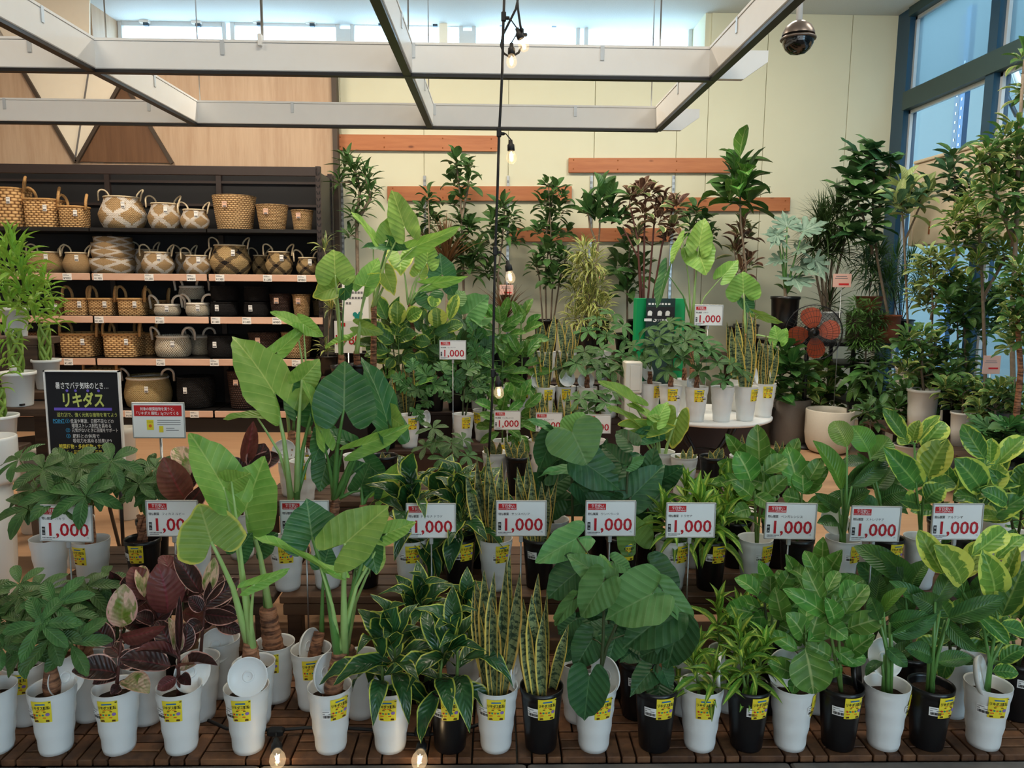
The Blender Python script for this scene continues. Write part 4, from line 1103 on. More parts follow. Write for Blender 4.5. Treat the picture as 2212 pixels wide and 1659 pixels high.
# slatted deck: squares of three slats, turned by turns
dx0, dx1, dy0 = -1.86, 2.0, 2.152
deck = thing('wooden_deck', 'low deck of dark wooden slat squares carrying the front rows of pots', 'deck', (.05, 2.4, 0))
SQ = .138; zt_d = .056
nx = int((dx1 - dx0) / SQ)
part('base', MB().box(((dx0 + dx1) / 2, dy0 + .335, .014), (dx1 - dx0, .66, .026), 'black_plastic'), deck)
rest = MB()
for i in range(nx):
    for j in range(5):
        cx, cy = dx0 + (i + .5) * SQ, dy0 + (j + .5) * SQ; al = (i + j) % 2 == 0
        for q in (-1, 0, 1):
            c = (cx + (q * SQ / 3 if al else 0), cy + (0 if al else q * SQ / 3), zt_d - .011 + R(-.0008, .0008))
            d = (SQ / 3 - .006, SQ - .005, .022) if al else (SQ - .005, SQ / 3 - .006, .022)
            if j < 3: part('slat', MB().box(c, d, 'wood_deck', bev=.0025), deck)
            else: rest.box(c, d, 'wood_deck')
stuff(part('slat', rest, deck))
mb = MB()
for i in range(nx * 2): mb.box((dx0 + (i + .5) * SQ / 2, dy0 + .01, .026), (.02, .012, .024), 'black_plastic')
part('foot', mb, deck)
Z1, Z2, Z3 = zt_d, .30, .42
def bench(label, px0, px1, y0, y1, z, n, mat='wood_bench', name='wooden_bench', legs=True):
    x0, x1 = at(px0, y0, z).x, at(px1, y0, z).x
    t = thing(name, label, 'bench', ((x0 + x1) / 2, (y0 + y1) / 2, 0), 'benches under the plants')
    planks_x(t, x0, x1, y0, y1, z, n, mat)
    part('rail', MB().box(((x0 + x1) / 2, y0 + .018, z - .055), (x1 - x0 - .02, .025, .045), mat, bev=.003), t)
    part('rail', MB().box(((x0 + x1) / 2, y1 - .018, z - .055), (x1 - x0 - .02, .025, .045), mat, bev=.003), t)
    if legs:
        for x in (x0 + .05, x1 - .05):
            for y in (y0 + .04, y1 - .04): part('leg', MB().box((x, y, (z - .03) / 2), (.055, .05, z - .03), mat, bev=.003), t)
    return t
bench('warm brown bench with a plain front board in the middle of the display', 604, 1388, 2.79, 3.36, Z2, 5)
bench('brown bench at the window end under the bird-of-paradise plants', 1396, 2290, 2.79, 3.36, Z2, 5)
bench('dark weathered bench under the money trees at the chalkboard end', 72, 590, 2.79, 3.36, Z2, 5, 'wood_dark')
bench('dark back bench under the second line of elephant ears and snake plants', 560, 1725, 3.66, 4.25, Z3, 5, 'wood_dark')

# ================================================================== pots
PR_T, PR_B, PH = .068, .0455, .204
def pot_meshes():
    d = {}
    prof = []
    for i in range(15):
        f = i / 14; r = PR_B + (PR_T - PR_B) * f ** .9 + .0013 * math.sin(f * PI * 7.2)
        prof.append((r, PH * f))
    white = [(.001, 0), (PR_B - .004, 0), *prof, (PR_T + .0005, PH + .0015), (PR_T - .002, PH + .0015), (PR_T - .0045, PH - .004), (.052, PH * .55), (.001, PH * .54)]
    d['white'] = MB().lathe(white, 40, 'white_plastic').mesh('pot')
    blk = [(.001, 0), (.0465, 0), (.049, .006), (.0635, PH - .03), (.0635, PH - .022), (.067, PH - .018), (.068, PH), (.0655, PH), (.0625, PH - .01), (.054, PH * .6), (.001, PH * .58)]
    d['black'] = MB().lathe(blk, 40, 'black_plastic').mesh('pot')
    soil = []; mb = MB(); rr = random.Random(3)
    vs = [(0, 0, .004)]; fs = []
    for k, r in enumerate((.02, .041, .0605)):
        for j in range(20): vs.append((r * math.cos(j * PI / 10), r * math.sin(j * PI / 10), rr.uniform(-.003, .004)))
    for j in range(20): fs.append((0, 1 + j, 1 + (j + 1) % 20))
    for k in range(2):
        for j in range(20): fs.append((1 + k * 20 + j, 1 + (k + 1) * 20 + j, 1 + (k + 1) * 20 + (j + 1) % 20, 1 + k * 20 + (j + 1) % 20))
    mb.add(vs, fs, 'soil', None, True); d['soil'] = mb.mesh('soil')
    # sachet and stickers are bent round the pot, x = 0 at the front (-y)
    def bend(mb, off):
        o = []
        for x, y, z in mb.v:
            r = (PR_B + (PR_T - PR_B) * (z / PH)) + off - y; a = x / .063
            o.append((r * math.sin(a), -r * math.cos(a), z))
        mb.v = o; return mb
    s = MB(); W, H, z0 = .054, .071, PH - .082
    for i in range(5):
        pass
    n = 6; vs, fs = [], []
    for i in range(n + 1):
        for j in range(5): vs.append((-W / 2 + W * i / n, -.002 * math.sin(i / n * PI) * math.sin(j / 4 * PI), z0 + H * j / 4))
    for i in range(n):
        for j in range(4): fs.append((i * 5 + j, (i + 1) * 5 + j, (i + 1) * 5 + j + 1, i * 5 + j + 1))
    s.add(vs, fs, 'sachet', None, True); d['sachet'] = bend(s, .003).mesh('sachet')
    it = [('r', -.013, z0 + .060, .013, z0 + .0645, 'blue_ink'), ('t', 'リキダス顆粒', -.024, z0 + .046, .012, 'black_ink', .048, .02), ('r', -.011, z0 + .041, .011, z0 + .0435, 'orange_ink'), ('r', -.013, z0 + .036, .013, z0 + .039, 'brown_ink'),
          ('r', -.021, z0 + .009, .02, z0 + .003, 'brown_ink'), ('r', -.02, z0 + .0155, .012, z0 + .019, 'orange_ink'), ('r', .021, z0 + .066, .026, z0 + .069, 'black_ink')]
    for q, m_ in enumerate(('red_ink', 'teal_ink', 'orange_ink', 'teal_ink')): it.append(('c', -.019 + q * .008, z0 + .027, .003, m_))
    it.append(('c', .017, z0 + .0285, .0055, 'purple_ink'))
    p = prints(it); d['sprint'] = bend(p, .0052).mesh('print')
    w2 = MB(); n = 4; vs, fs = [], []
    for i in range(n + 1):
        for j in range(2): vs.append((-.02 + .04 * i / n, 0, PH - .075 + .03 * j))
    for i in range(n): fs.append((i * 2, i * 2 + 2, i * 2 + 3, i * 2 + 1))
    w2.add(vs, fs, 'paper'); d['sticker'] = bend(w2, .0022).mesh('price_sticker')
    it = [('r', -.016 + q * .0032, PH - .071, -.0145 + q * .0032 + (.0008 if q % 3 else 0), PH - .062, 'black_ink') for q in range(10)] + [('r', -.017, PH - .051, .002, PH - .049, 'grey_ink'), ('r', -.017, PH - .058, -.01, PH - .0555, 'grey_ink'), ('r', .0, PH - .058, .012, PH - .0555, 'grey_ink')]
    d['stprint'] = bend(prints(it), .003).mesh('print')
    sc_ = [(.001, 0), (.016, 0), (.018, .002), (.022, .002), (.046, .002), (.055, .009), (.059, .012), (.061, .012), (.057, .003), (.051, -.003), (.001, -.004)]
    d['saucer'] = MB().lathe([(a, b) for a, b in sc_], 40, 'white_plastic').lathe([(.012, .0), (.013, .003), (.018, .003), (.019, .0)], 28, 'white_plastic').mesh('saucer')
    d['saucer_black'] = MB().lathe([(a, b) for a, b in sc_], 40, 'black_plastic').mesh('saucer')
    return d
PM = pot_meshes()
STOOD = []                              # round footprints already taken: x, y, radius, bottom, top
def free(x, y, r, z0, z1): return all(math.hypot(x - a, y - b) > r + c + .002 or z0 > e - .004 or z1 < d + .004 for a, b, c, d, e in STOOD)
def settle(px, Y, z, r, z0, z1, steps, lo=-99, hi=99):
    """the first depth near Y at which a pot of radius r stands clear of its neighbours"""
    for d in steps:
        if not lo <= Y + d <= hi: continue
        b = at(px, Y + d, z)
        if free(b.x, b.y, r, z0, z1): break
    else: d = 0; b = at(px, Y, z)
    STOOD.append((b.x, b.y, r, z0, z1)); return Y + d

def potted(name, label, px, Y, z, color='white', group=None, az=5, st_=-32, k=1.0, tilt=0):
    """a pot with soil, sachet and sticker, standing at depth Y on height z; returns root, soil centre"""
    Y = settle(px, Y, z + PH * k, PR_T * k, z, z + PH * k, (0, .015, -.015, .03, -.03, .045, .06, -.045, .075, -.06, .09, .11, .13, .15))
    b = at(px, Y, z + PH * k); b.z = z
    t = thing(name, label, 'potted plant', b, group)
    spin = R(-3, 3)
    mw = Matrix.Translation(b) @ Matrix.Rotation(math.radians(tilt), 4, 'Y') @ Matrix.Scale(k, 4)
    obj('pot', PM[color], t, mw=mw)
    obj('soil', PM['soil'], t, mw=mw @ Matrix.Translation((0, 0, PH * (.8 if color == 'white' else .86))))
    if az is not None:
        m2 = mw @ Matrix.Rotation(math.radians(az), 4, 'Z'); s = obj('sachet', PM['sachet'], t, mw=m2); obj('print', PM['sprint'], s, mw=m2)
    if st_ is not None:
        m2 = mw @ Matrix.Rotation(math.radians(st_), 4, 'Z'); s = obj('price_sticker', PM['sticker'], t, mw=m2); obj('print', PM['stprint'], s, mw=m2)
    return t, b + UP * (PH * k * .82)
def saucer(px, py, Y, tilt, yaw, label, color='saucer', k=1.0):
    c = P(px, py, Y)
    mw = Matrix.Translation(c) @ Matrix.Rotation(math.radians(yaw), 4, 'Z') @ Matrix.Rotation(math.radians(tilt), 4, 'X') @ Matrix.Scale(k, 4)
    o = obj('pot_saucer', PM[color], mw=mw); tag(o, label, 'saucer', 'saucers leaning in the pots'); return o

# ================================================================== growing habits
GOLD = 2.39996
def stalks(root, mb, mat=None, name='stem'):
    if mb.f: part(name, mb, root)
def spiral(root, foot, top, n, L, W, meshes, el0, el1, z0=.25, pet=.02, smat='stem_green', r=.006, jit=.25, name='stem', mb=None, az0=None, petr=.0022, curve=.02):
    """leaves turning round a stem from foot to top, lower ones at elevation el0, upper ones at el1 (degrees)"""
    foot, top = V(foot), V(top); mb = mb or MB(); a0 = R(0, 6.3) if az0 is None else az0
    side = V((R(-1, 1), R(-1, 1), 0)) * curve
    path = [foot.lerp(top, i / 5) + side * math.sin(PI * i / 5) for i in range(6)]
    mb.tube(path, [r * (1.1 - .55 * i / 5) for i in range(6)], 8, smat)
    for i in range(n):
        f = (i + .5) / n; s = z0 + (1 - z0) * f; q = s * 5; k = min(4, int(q)); o = path[k].lerp(path[k + 1], q - k)
        az = a0 + i * GOLD + R(-jit, jit); el = math.radians(el0 + (el1 - el0) * f + R(-10, 10))
        d = az_el(az, el); l = L * R(.82, 1.08) * (1 - .25 * f ** 3)
        b = o + d * pet + (UP * pet * .2)
        if pet > .012: mb.tube([o, b], petr, 5, smat)
        leaf(root, random.choice(meshes), b, b + d * l, W * R(.85, 1.1), UP * .8 - d * .2 + V((0, -.15, 0)), R(-14, 14))
    return mb
def rosette(root, o, n, L, W, meshes, el0, el1, h=.05, jit=.3, N=None):
    a0 = R(0, 6.3)
    for i in range(n):
        f = (i + .5) / n; az = a0 + i * GOLD + R(-jit, jit); el = math.radians(el0 + (el1 - el0) * f + R(-8, 8)); d = az_el(az, el)
        b = V(o) + UP * (h * f) + d * .006
        leaf(root, random.choice(meshes), b, b + d * L * R(.8, 1.08) * (1 - .2 * f ** 2), W * R(.85, 1.1), UP - d * .25, R(-12, 12))

def dorado(root, foot, top_y, hw, Y, n=20):
    k = mpp(foot); top = P(proj(foot)[0], top_y, Y); H = (top - foot).length
    ms = [grid_leaf('lance', 'dorado', a, .16, .03, 10, tw) for a, tw in ((.24, .5), (.3, -.5), (.2, .3), (.34, 0))]
    mb = MB(); L = max(hw * k * 1.35, .13)
    for dx, f, m_ in ((-.012, .62, n // 2), (.016, .78, n - n // 2)):
        t = foot + V((dx, R(-.01, .01), H * f)); spiral(root, foot + V((dx * .5, 0, -.02)), t, m_, L, L * .35, ms, -55, 72, .3, .008, 'stem_green', .006, mb=mb)
    stalks(root, mb)
def lime(root, foot, top_y, hw, Y, heads=3, n=15, mat='lime'):
    k = mpp(foot); px = proj(foot)[0]; mb = MB()
    ms = [grid_leaf('lance', mat, a, .2, .012, 8, tw) for a, tw in ((.12, .2), (.18, -.2), (.07, 0), (.22, .1))]
    top = P(px, top_y, Y).z - foot.z; L = max(.10, min(.19, hw * k * 1.15))
    for i in range(heads):
        o = foot + V(((i - (heads - 1) / 2) * hw * k * .5 / max(1, heads - 1) * 1.6, R(-.02, .02), 0)) * 1.0
        hgt = max(.05, (top - L * .85) * (1 - .22 * ((i * 2) % 3)))
        spiral(root, foot + V((R(-.01, .01), 0, -.02)), o + UP * hgt, n, L, L * .19, ms, -32, 80, .35, .004, 'stem_green', .0055, mb=mb)
    stalks(root, mb)
def snake(root, foot, tops, Y, k_=1.0, wid=.046):
    """upright sword leaves: tops are the pixels of the leaf tips"""
    ms = [grid_leaf('sword', 'sansevieria', a, .35, .003, 12, tw) for a, tw in ((.02, .9), (-.02, -.9), (.03, .5), (.0, 1.2))]
    for i, (x, y) in enumerate(tops):
        dy = R(-.03, .03); T = P(x, y, Y + dy); b = foot + V(((T.x - foot.x) * .3 + R(-.008, .008), dy * .7 + R(-.015, .015), -.015))
        leaf(root, ms[i % 4], b, T, wid * R(.85, 1.15) * k_, V((R(-.4, .4), -1, .1)))
def palmate(root, foot, hubs, Y, s, n=6, trunk='braid', mat='pachira', top=None, dep=.05):
    """a money tree: hands of leaflets at the hub pixels, on petioles from the trunk head"""
    hubs3 = [P(x, y, Y + (R(-dep, dep) if len(h) < 1 else h[0])) for x, y, *h in hubs]
    cz = max(foot.z + .06, min(h.z for h in hubs3) - .02); head = V((foot.x, foot.y, min(cz, foot.z + .14))) if top is None else top
    mb = MB()
    if trunk == 'braid':
        for j in range(3):
            mb.tube([foot + V((.011 * math.cos(j * 2.1 + i * .9), .011 * math.sin(j * 2.1 + i * .9), -.02)) + (head - foot) * (i / 6) * 1.05 for i in range(7)], [.013 - .001 * i for i in range(7)], 7, 'trunk_brown')
    else: mb.tube([foot - UP * .02, foot.lerp(head, .3), head], [.02, .026, .010], 10, 'trunk_brown')
    part('trunk', mb, root); mb = MB()
    ms = [palm_leaf(mat, n, d, v) for v, d in enumerate((.22, .34, .28, .42, .18))]
    for i, h in enumerate(hubs3):
        mid = head.lerp(h, .5) + UP * .03
        mb.tube([head, mid, h], [.0032, .0026, .002], 5, 'stem_green')
        d = h - head; d.z = 0
        N = UP * 1.0 + d * 3.0 + V((0, -.55, 0)) + V((R(-.2, .2), R(-.2, .2), 0))
        palm(root, random.choice(ms), h, N, s * R(.85, 1.12), R(0, 6.3))
    stalks(root, mb, name='petioles')
def dome(px, py, hw, hh, n, deep=.05):
    """hub pixels spread over a rounded crown"""
    out = []
    for i in range(n):
        r = math.sqrt((i + .5) / n); a = i * GOLD
        out.append((px + hw * r * math.cos(a) * .9, py + hh * .9 * r * math.sin(a), R(-deep, deep) + (-.03 if math.sin(a) > 0 else .03)))
    return out
def pixleaf(root, kind, b, t, w, Y, dy=0.0, roll=0, N=None, by=0.0):
    """one leaf from base pixel b to tip pixel t, w pixels wide, at depth Y; its tip dy nearer or farther"""
    B, T = P(*b, Y + by), P(*t, Y + dy)
    return B, leaf(root, LEAFS[kind](), B, T, w * mpp(B), N, roll)
def L_(f): return lambda: random.choice(f)
LEAFS = {}
def lazy(key, build):
    c = []
    def g():
        if not c: c.extend(build())
        return random.choice(c)
    LEAFS[key] = g
for nm_, sh_, mt in (('alo', 'arrow', 'alocasia'), ('alod', 'arrow', 'alocasia_dark'), ('aloe', 'arrow', 'alocasia_edge'), ('umb', 'heart', 'umbellata'), ('umbd', 'heart', 'umbellata_dark'), ('umbp', 'heart', 'umbellata_pale'),
                     ('mons', 'split', 'monstera'), ('phil', 'lobed', 'philodendron')):
    lazy(nm_, lambda sh_=sh_, mt=mt: [fan_leaf(sh_, mt, c, d, w, i, lo) for i, (c, d, w, lo) in enumerate(((.06, .12, .034, 4), (.14, .18, .04, 3), (.03, .22, .042, 5)))])
for nm_, sh_, mt in (('ruby', 'oval', 'ruby'), ('rubyg', 'oval', 'ruby_green'), ('rubyb', 'oval', 'ruby_brown'), ('ben', 'oval', 'benghalensis'), ('alt', 'oval', 'altissima'), ('altg', 'oval', 'altissima_green'),
                     ('stre', 'paddle', 'strelitzia'), ('stren', 'paddle', 'strelitzia_new'), ('fic', 'oval', 'ficus'), ('pale', 'oval', 'pale_leaf')):
    lazy(nm_, lambda sh_=sh_, mt=mt: [grid_leaf(sh_, mt, a, f, w, 9, 0, i) for i, (a, f, w) in enumerate(((.06, .16, .006), (.10, .22, .01), (.14, .12, .008)))])
def elephant(root, foot, head, leaves, Y, tr=.026, trunk=True, pm='petiole'):
    """an elephant ear: ringed brown trunk to head (pixel), stout petioles to each leaf of (kind, base, tip, width, dy, roll)"""
    hd = P(*head, Y)
    if trunk:
        mb = MB(); n = 14; path = [V(foot - UP * .03).lerp(hd, i / n) for i in range(n + 1)]
        mb.tube(path, [tr * (1.0 - .25 * i / n) * (1 + .09 * (i % 2)) for i in range(n + 1)], 14, 'trunk_brown'); part('trunk', mb, root)
    for lf in leaves:
        kind, b, t, w = lf[:4]; dy = lf[4] if len(lf) > 4 else -.03; roll = lf[5] if len(lf) > 5 else 0; by = lf[6] if len(lf) > 6 else R(-.03, .03)
        B, o = pixleaf(root, kind, b, t, w, Y, dy, roll, None, by)
        a = hd + V((R(-.012, .012), R(-.01, .01), -.012)); m_ = a.lerp(B, .5) + V(((B.x - a.x) * -.12, 0, (B - a).length * .06))
        k = .011 if w > 60 else .0075
        part('petiole', MB().tube([a, a.lerp(m_, .55), m_, m_.lerp(B, .6) + UP * .004, B], [k * 1.25, k * 1.0, k * .75, k * .55, k * .4], 8, pm if 'd' not in kind[3:] else 'petiole_dark'), root)
def fig(root, foot, stems, leaves, Y, smat='stem_green', r=.0055):
    """a leafy fig: stems given as pixel paths, leaves hung on the nearest stem point"""
    mb = MB(); pts = []
    for s in stems:
        path = [V(foot) + V((R(-.008, .008), 0, -.02))] + [P(x, y, Y) for x, y in s]
        mb.tube(path, [r * (1.15 - .6 * i / len(path)) for i in range(len(path))], 7, smat)
        for a, b in zip(path, path[1:]): pts += [a.lerp(b, i / 4) for i in range(1, 5)]
    for lf in leaves:
        kind, b, t, w = lf[:4]; dy = lf[4] if len(lf) > 4 else R(-.05, .02); roll = lf[5] if len(lf) > 5 else R(-12, 12); by = lf[6] if len(lf) > 6 else R(-.025, .02)
        B, o = pixleaf(root, kind, b, t, w, Y, dy, roll, None, by)
        q = min(pts, key=lambda p: (p - B).length + max(0, p.z - B.z) * .7)
        mb.tube([q, q.lerp(B, .5) + UP * .004, B], [.0028, .0023, .002], 5, smat)
    stalks(root, mb)

def bushy(root, foot, kinds, cx, cy, hw, hh, n, Lpx, wpx, Y, smat='stem_dark', deep=.07, stems=2):
    """a leafy crown: n leaves pointing outwards from inside an ellipse of pixels"""
    lv = []
    for i in range(n):
        rr = math.sqrt((i + .6) / n); a = i * GOLD + R(-.2, .2); x, y = cx + hw * .7 * rr * math.cos(a), cy + hh * .75 * rr * math.sin(a)
        dx, dy = math.cos(a) * (.5 + rr), math.sin(a) * .7 - .35; m = math.hypot(dx, dy) or 1; L = Lpx * R(.8, 1.1)
        lv.append((random.choice(kinds), (x, y), (x + dx / m * L, y + dy / m * L), wpx * R(.85, 1.1), R(-.07, .02), R(-22, 22), R(-deep, deep)))
    st = [[(cx + hw * (q - (stems - 1) / 2) * .4, cy + hh * .3), (cx + hw * (q - (stems - 1) / 2) * .6, cy - hh * .5)] for q in range(stems)]
    fig(root, foot, st, lv, Y, smat)
# trees and bushes: a trunk (pixel path) and clusters of leaves (pixel x, y, radius)
def tree(label, potpx, Y, trunks, clusters, mats, n, Lpx, wr, kind='oval', name='potted_tree', cat='potted tree', joined=False, tmat='trunk_grey', tr=.012, z=0.0, pot=None, group='big plants along the walls',
         el=(-35, 55), arch=.1, deep=.22, twigs=True, fan=None, up=.3, spikes=False, inner=.7, S=None):
    px, py = trunks[0][0]
    if pot:
        z1 = P(px, py, Y).z; z0 = S if S is not None else max(0, z1 - pot[1] * Y / F_PX); lo, hi = {.58: (7.45, 7.83), .78: (7.38, 7.95), .34: (4.5, 6.34)}.get(S, (0, 7.4) if S != 0 else (0, 9))
        Y = settle(px, Y, z1, pot[0] * Y / F_PX / 2 * 1.05, z0, z1, (0, .06, -.06, .12, -.12, .18, -.18, .24, -.24, .3, -.3, .4, -.4, .5, -.5), lo, hi)
    k = Y / F_PX
    b0 = P(px, py, Y); root = thing(name, label, cat, (b0.x, b0.y, z), group)
    if pot:
        pw, ph, pm = pot; r = pw * k / 2; h = ph * k if S is None else b0.z - S; zb = max(0.0, b0.z - h)
        part('pot', MB().lathe([(.001, 0), (r * .78, 0), (r * .9, h * .5), (r * .97, h * .93), (r * 1.04, h * .94), (r * 1.04, h), (r * .97, h), (r * .9, h * .85), (.001, h * .84)], 28, pm, (b0.x, b0.y, zb)), root)
        part('soil', MB().lathe([(.001, h * .875), (r * .9, h * .87)], 20, 'soil', (b0.x, b0.y, zb)), root)
    mb = MB(); pts = []
    for tp in trunks:
        path = [P(x, y, Y + R(-.03, .03)) for x, y in tp]
        if pot: path = [path[0] - UP * .04] + path
        mb.tube(path, [tr * (1.1 - .65 * i / len(path)) for i in range(len(path))], 8, tmat)
        for a, b in zip(path, path[1:]): pts += [a.lerp(b, i / 6) for i in range(1, 7)]
    wts = [c[2] ** 1.6 for c in clusters]; tot = sum(wts); fo = Foliage()
    if fan: ms = [fan_leaf(fan, m_, c, d, .03, i) for m_ in mats for i, (c, d) in enumerate(((.08, .15), (.02, .25)))]
    elif not joined: ms = [grid_leaf(kind, m_, a, .14, .006, 6, 0, i) for m_ in mats for i, a in enumerate((arch * .5, arch, arch * 1.8))]
    for (cx, cy, cr), w in zip(clusters, wts):
        m_ = max(2, round(n * w / tot)); C = P(cx, cy, Y + R(-deep, deep) * .5); rr = cr * k
        q = min(pts, key=lambda p: (p - C).length + max(0, p.z - C.z) * .6)
        if twigs and (q - C).length > .03: mb.tube([q, q.lerp(C, .55) + UP * .02, C], [tr * .45, tr * .35, tr * .25], 5, tmat)
        L = Lpx * k
        for i in range(m_):
            az = i * GOLD + R(-.4, .4); f = (i + .5) / m_
            e_ = math.radians(el[0] + (el[1] - el[0]) * f + R(-14, 14)); d = az_el(az, e_)
            o = C + V((d.x * rr * R(.1, .55), d.y * rr * R(.1, .55), (f - .5) * rr * 1.1)) if not spikes else C + d * .01
            l = L * R(.75, 1.12); N = UP + V((0, -up, 0)) - d * .2
            if joined: fo.leafy(random.choice(mats), o, o + d * l, l * wr, N, R(-20, 20), kind, arch)
            else: leaf(root, random.choice(ms), o, o + d * l, l * wr * R(.9, 1.1), N, R(-20, 20))
            if not joined and R(0, 1) < inner:      # smaller leaves deeper in the crown
                d2 = az_el(az + 1.3, e_ * .8 + .1); o2 = C + (o - C) * .5 + V((R(-.3, .3), R(.0, .4), R(-.4, .4))) * rr
                fo.leafy(random.choice(mats), o2, o2 + d2 * l * .8, l * wr * (.8 if not fan else .6), N, R(-25, 25), kind, arch)
    part('trunk', mb, root)
    if fo.f: stuff(part('foliage', fo, root))
    
    return root

F1, F2, F3, A2, B2, A3, B3 = 2.215, 2.37, 2.50, 2.88, 3.12, 3.80, 4.02
G_FRONT, G_2, G_3, G_M, G_T = 'front row pots on the deck', 'pots on the low benches', 'pots on the back bench', 'pots of the middle island', 'pots on the round table'

# ------------------------------------------------ money trees
r, f = potted('money_tree', 'money tree with hand-shaped leaves in the leftmost full white front row pot', 112, F1, Z1, 'white', G_FRONT, 2, -28)
palmate(r, f, [(118, 1306, -.05), (87, 1347, -.1), (153, 1390, -.06), (42, 1345, -.03), (60, 1400, -.05), (150, 1330, 0), (100, 1280, .06), (110, 1375, -.09), (40, 1290, .05)], F1, .108, top=None, trunk='one')
saucer(140, 1463, F1 + .03, 82, 62, 'white saucer edge showing in the front money tree pot')
r, f = potted('money_tree', 'money tree at the back corner of the deck, sachet at its side', 52, F2, Z1, 'white', G_FRONT, 12, None)
palmate(r, f, [(42, 1262, 0), (10, 1300, -.04), (75, 1275, .04), (28, 1390, -.1), (12, 1340, -.05), (60, 1330, .03)], F2, .10)
r, f = potted('money_tree', 'money tree pot cut off by the edge of the picture, outermost of the front row', -18, F1, Z1, 'white', G_FRONT, None, None)
palmate(r, f, [(-20, 1330, 0), (5, 1400, -.05), (-40, 1290, 0)], F1, .1)
r, f = potted('money_tree', 'money tree on the deck reaching towards the pink and green leaf', 188, F2 + .02, Z1, 'white', G_FRONT, None, None)
palmate(r, f, [(189, 1267, 0), (225, 1255, .05), (160, 1300, 0), (215, 1310, .0), (180, 1350, -.05)], F2 + .02, .105)
r, f = potted('money_tree', 'money tree in a white pot behind the first price sign', 105, A2, Z2, 'white', G_2, None, None)
palmate(r, f, [(42, 992, .05), (92, 1012, -.05), (62, 1100, -.08), (130, 1065, -.08), (150, 1010, 0), (75, 1060, 0)], A2, .135)
r, f = potted('money_tree', 'money tree in a white pot with a sachet beside the パキラ sign, below the chalkboard', 196, A2 - .02, Z2, 'white', G_2, -14, None)
palmate(r, f, [(241, 996, -.1), (170, 1012, 0), (185, 1072, -.14), (215, 1040, -.04), (262, 1030, 0), (160, 1045, -.08)], A2, .135)
r, f = potted('money_tree', 'money tree with a braided trunk in a black pot between the two signs', 308, A2, Z2, 'black', G_2, 0, -45)
palmate(r, f, [(265, 1028, 0), (300, 1045, -.08), (335, 1010, .05), (325, 1062, -.05), (290, 1000, .08), (355, 1045, .05)], A2, .12)

# ------------------------------------------------ burgundy rubber plants
def ruby(label, px, Y, z, stems, leaves, color='white', az=4, st_=-30, group=G_FRONT):
    r, f = potted('rubber_plant', label, px, Y, z, color, group, az, st_); fig(r, f, stems, leaves, Y, 'burgundy_stem'); return r, f
ruby('burgundy rubber plant with one pink and green leaf on top, front row', 250, F1, Z1, [[(256, 1440), (262, 1380)]],
     [('rubyg', (262, 1354), (268, 1261), 60, .0), ('ruby', (254, 1455), (155, 1450), 58, -.06, 8), ('ruby', (243, 1397), (203, 1342), 42, .03), ('rubyb', (262, 1376), (358, 1352), 34, -.03, 40), ('rubyg', (268, 1468), (322, 1498), 48, -.08, -10),
      ('ruby', (255, 1440), (300, 1410), 44, .02), ('ruby', (250, 1465), (200, 1478), 34, -.05, 20), ('ruby', (262, 1420), (235, 1395), 40, .05), ('ruby', (258, 1482), (240, 1500), 24, -.05)])
ruby('burgundy rubber plant with a thin upright shoot, front row beside the tilted saucer', 386, F1, Z1, [[(386, 1440), (387, 1390)]],
     [('ruby', (368, 1440), (258, 1424), 56, -.04, 14), ('rubyb', (386, 1425), (292, 1408), 36, -.08, 45), ('ruby', (384, 1450), (470, 1438), 34, -.05, -30), ('ruby', (390, 1410), (405, 1345), 36, .03, 25), ('rubyg', (384, 1412), (364, 1334), 30, -.02, 20),
      ('ruby', (387, 1405), (388, 1286), 16, -.01), ('ruby', (378, 1415), (340, 1340), 44, .03), ('rubyb', (380, 1465), (340, 1490), 30, -.06), ('ruby', (390, 1460), (412, 1480), 26, -.05), ('rubyg', (389, 1448), (440, 1418), 34, .02, -20)])
saucer(412, 1452, F1 + .04, 80, 50, 'white saucer standing in the pot of the second front rubber plant')
ruby('rubber plant with two tall brown-backed leaves, in a white pot behind the front rubber plants', 312, F2, Z1, [[(320, 1400), (340, 1340)]],
     [('rubyb', (362, 1324), (341, 1218), 74, .0), ('rubyb', (318, 1296), (283, 1225), 52, .03), ('ruby', (330, 1350), (290, 1330), 40, -.03, 30), ('ruby', (335, 1350), (368, 1290), 40, .05), ('ruby', (320, 1390), (280, 1400), 40, -.05), ('rubyg', (312, 1290), (305, 1222), 30, .06)], az=None, st_=None)
ruby('rubber plant with a pale green leaf, second line behind the thin shoot', 428, F2 + .02, Z1, [[(436, 1380), (444, 1300)]],
     [('rubyg', (446, 1278), (463, 1204), 32, .0, 15), ('ruby', (432, 1280), (377, 1198), 42, .0), ('ruby', (442, 1300), (480, 1240), 34, .04), ('ruby', (444, 1310), (516, 1250), 42, .06, 20), ('ruby', (436, 1320), (408, 1290), 34, -.03), ('ruby', (440, 1325), (515, 1335), 36, -.02, 30), ('ruby', (436, 1345), (400, 1370), 36, -.04)], az=None, st_=None)
ruby('dark rubber plant in the white pot with a blue-white saucer, third line of the deck', 474, F3, Z1, [[(470, 1350), (468, 1300)]], [('ruby', (468, 1310), (500, 1270), 36), ('ruby', (466, 1330), (430, 1350), 40), ('ruby', (470, 1320), (510, 1330), 36), ('ruby', (466, 1290), (450, 1240), 34), ('ruby', (468, 1345), (520, 1365), 34)], az=-8, st_=None)
saucer(465, 1394, F3 - .02, 78, 40, 'white saucer in the pot behind the rubber plants, at the dark side of the deck')
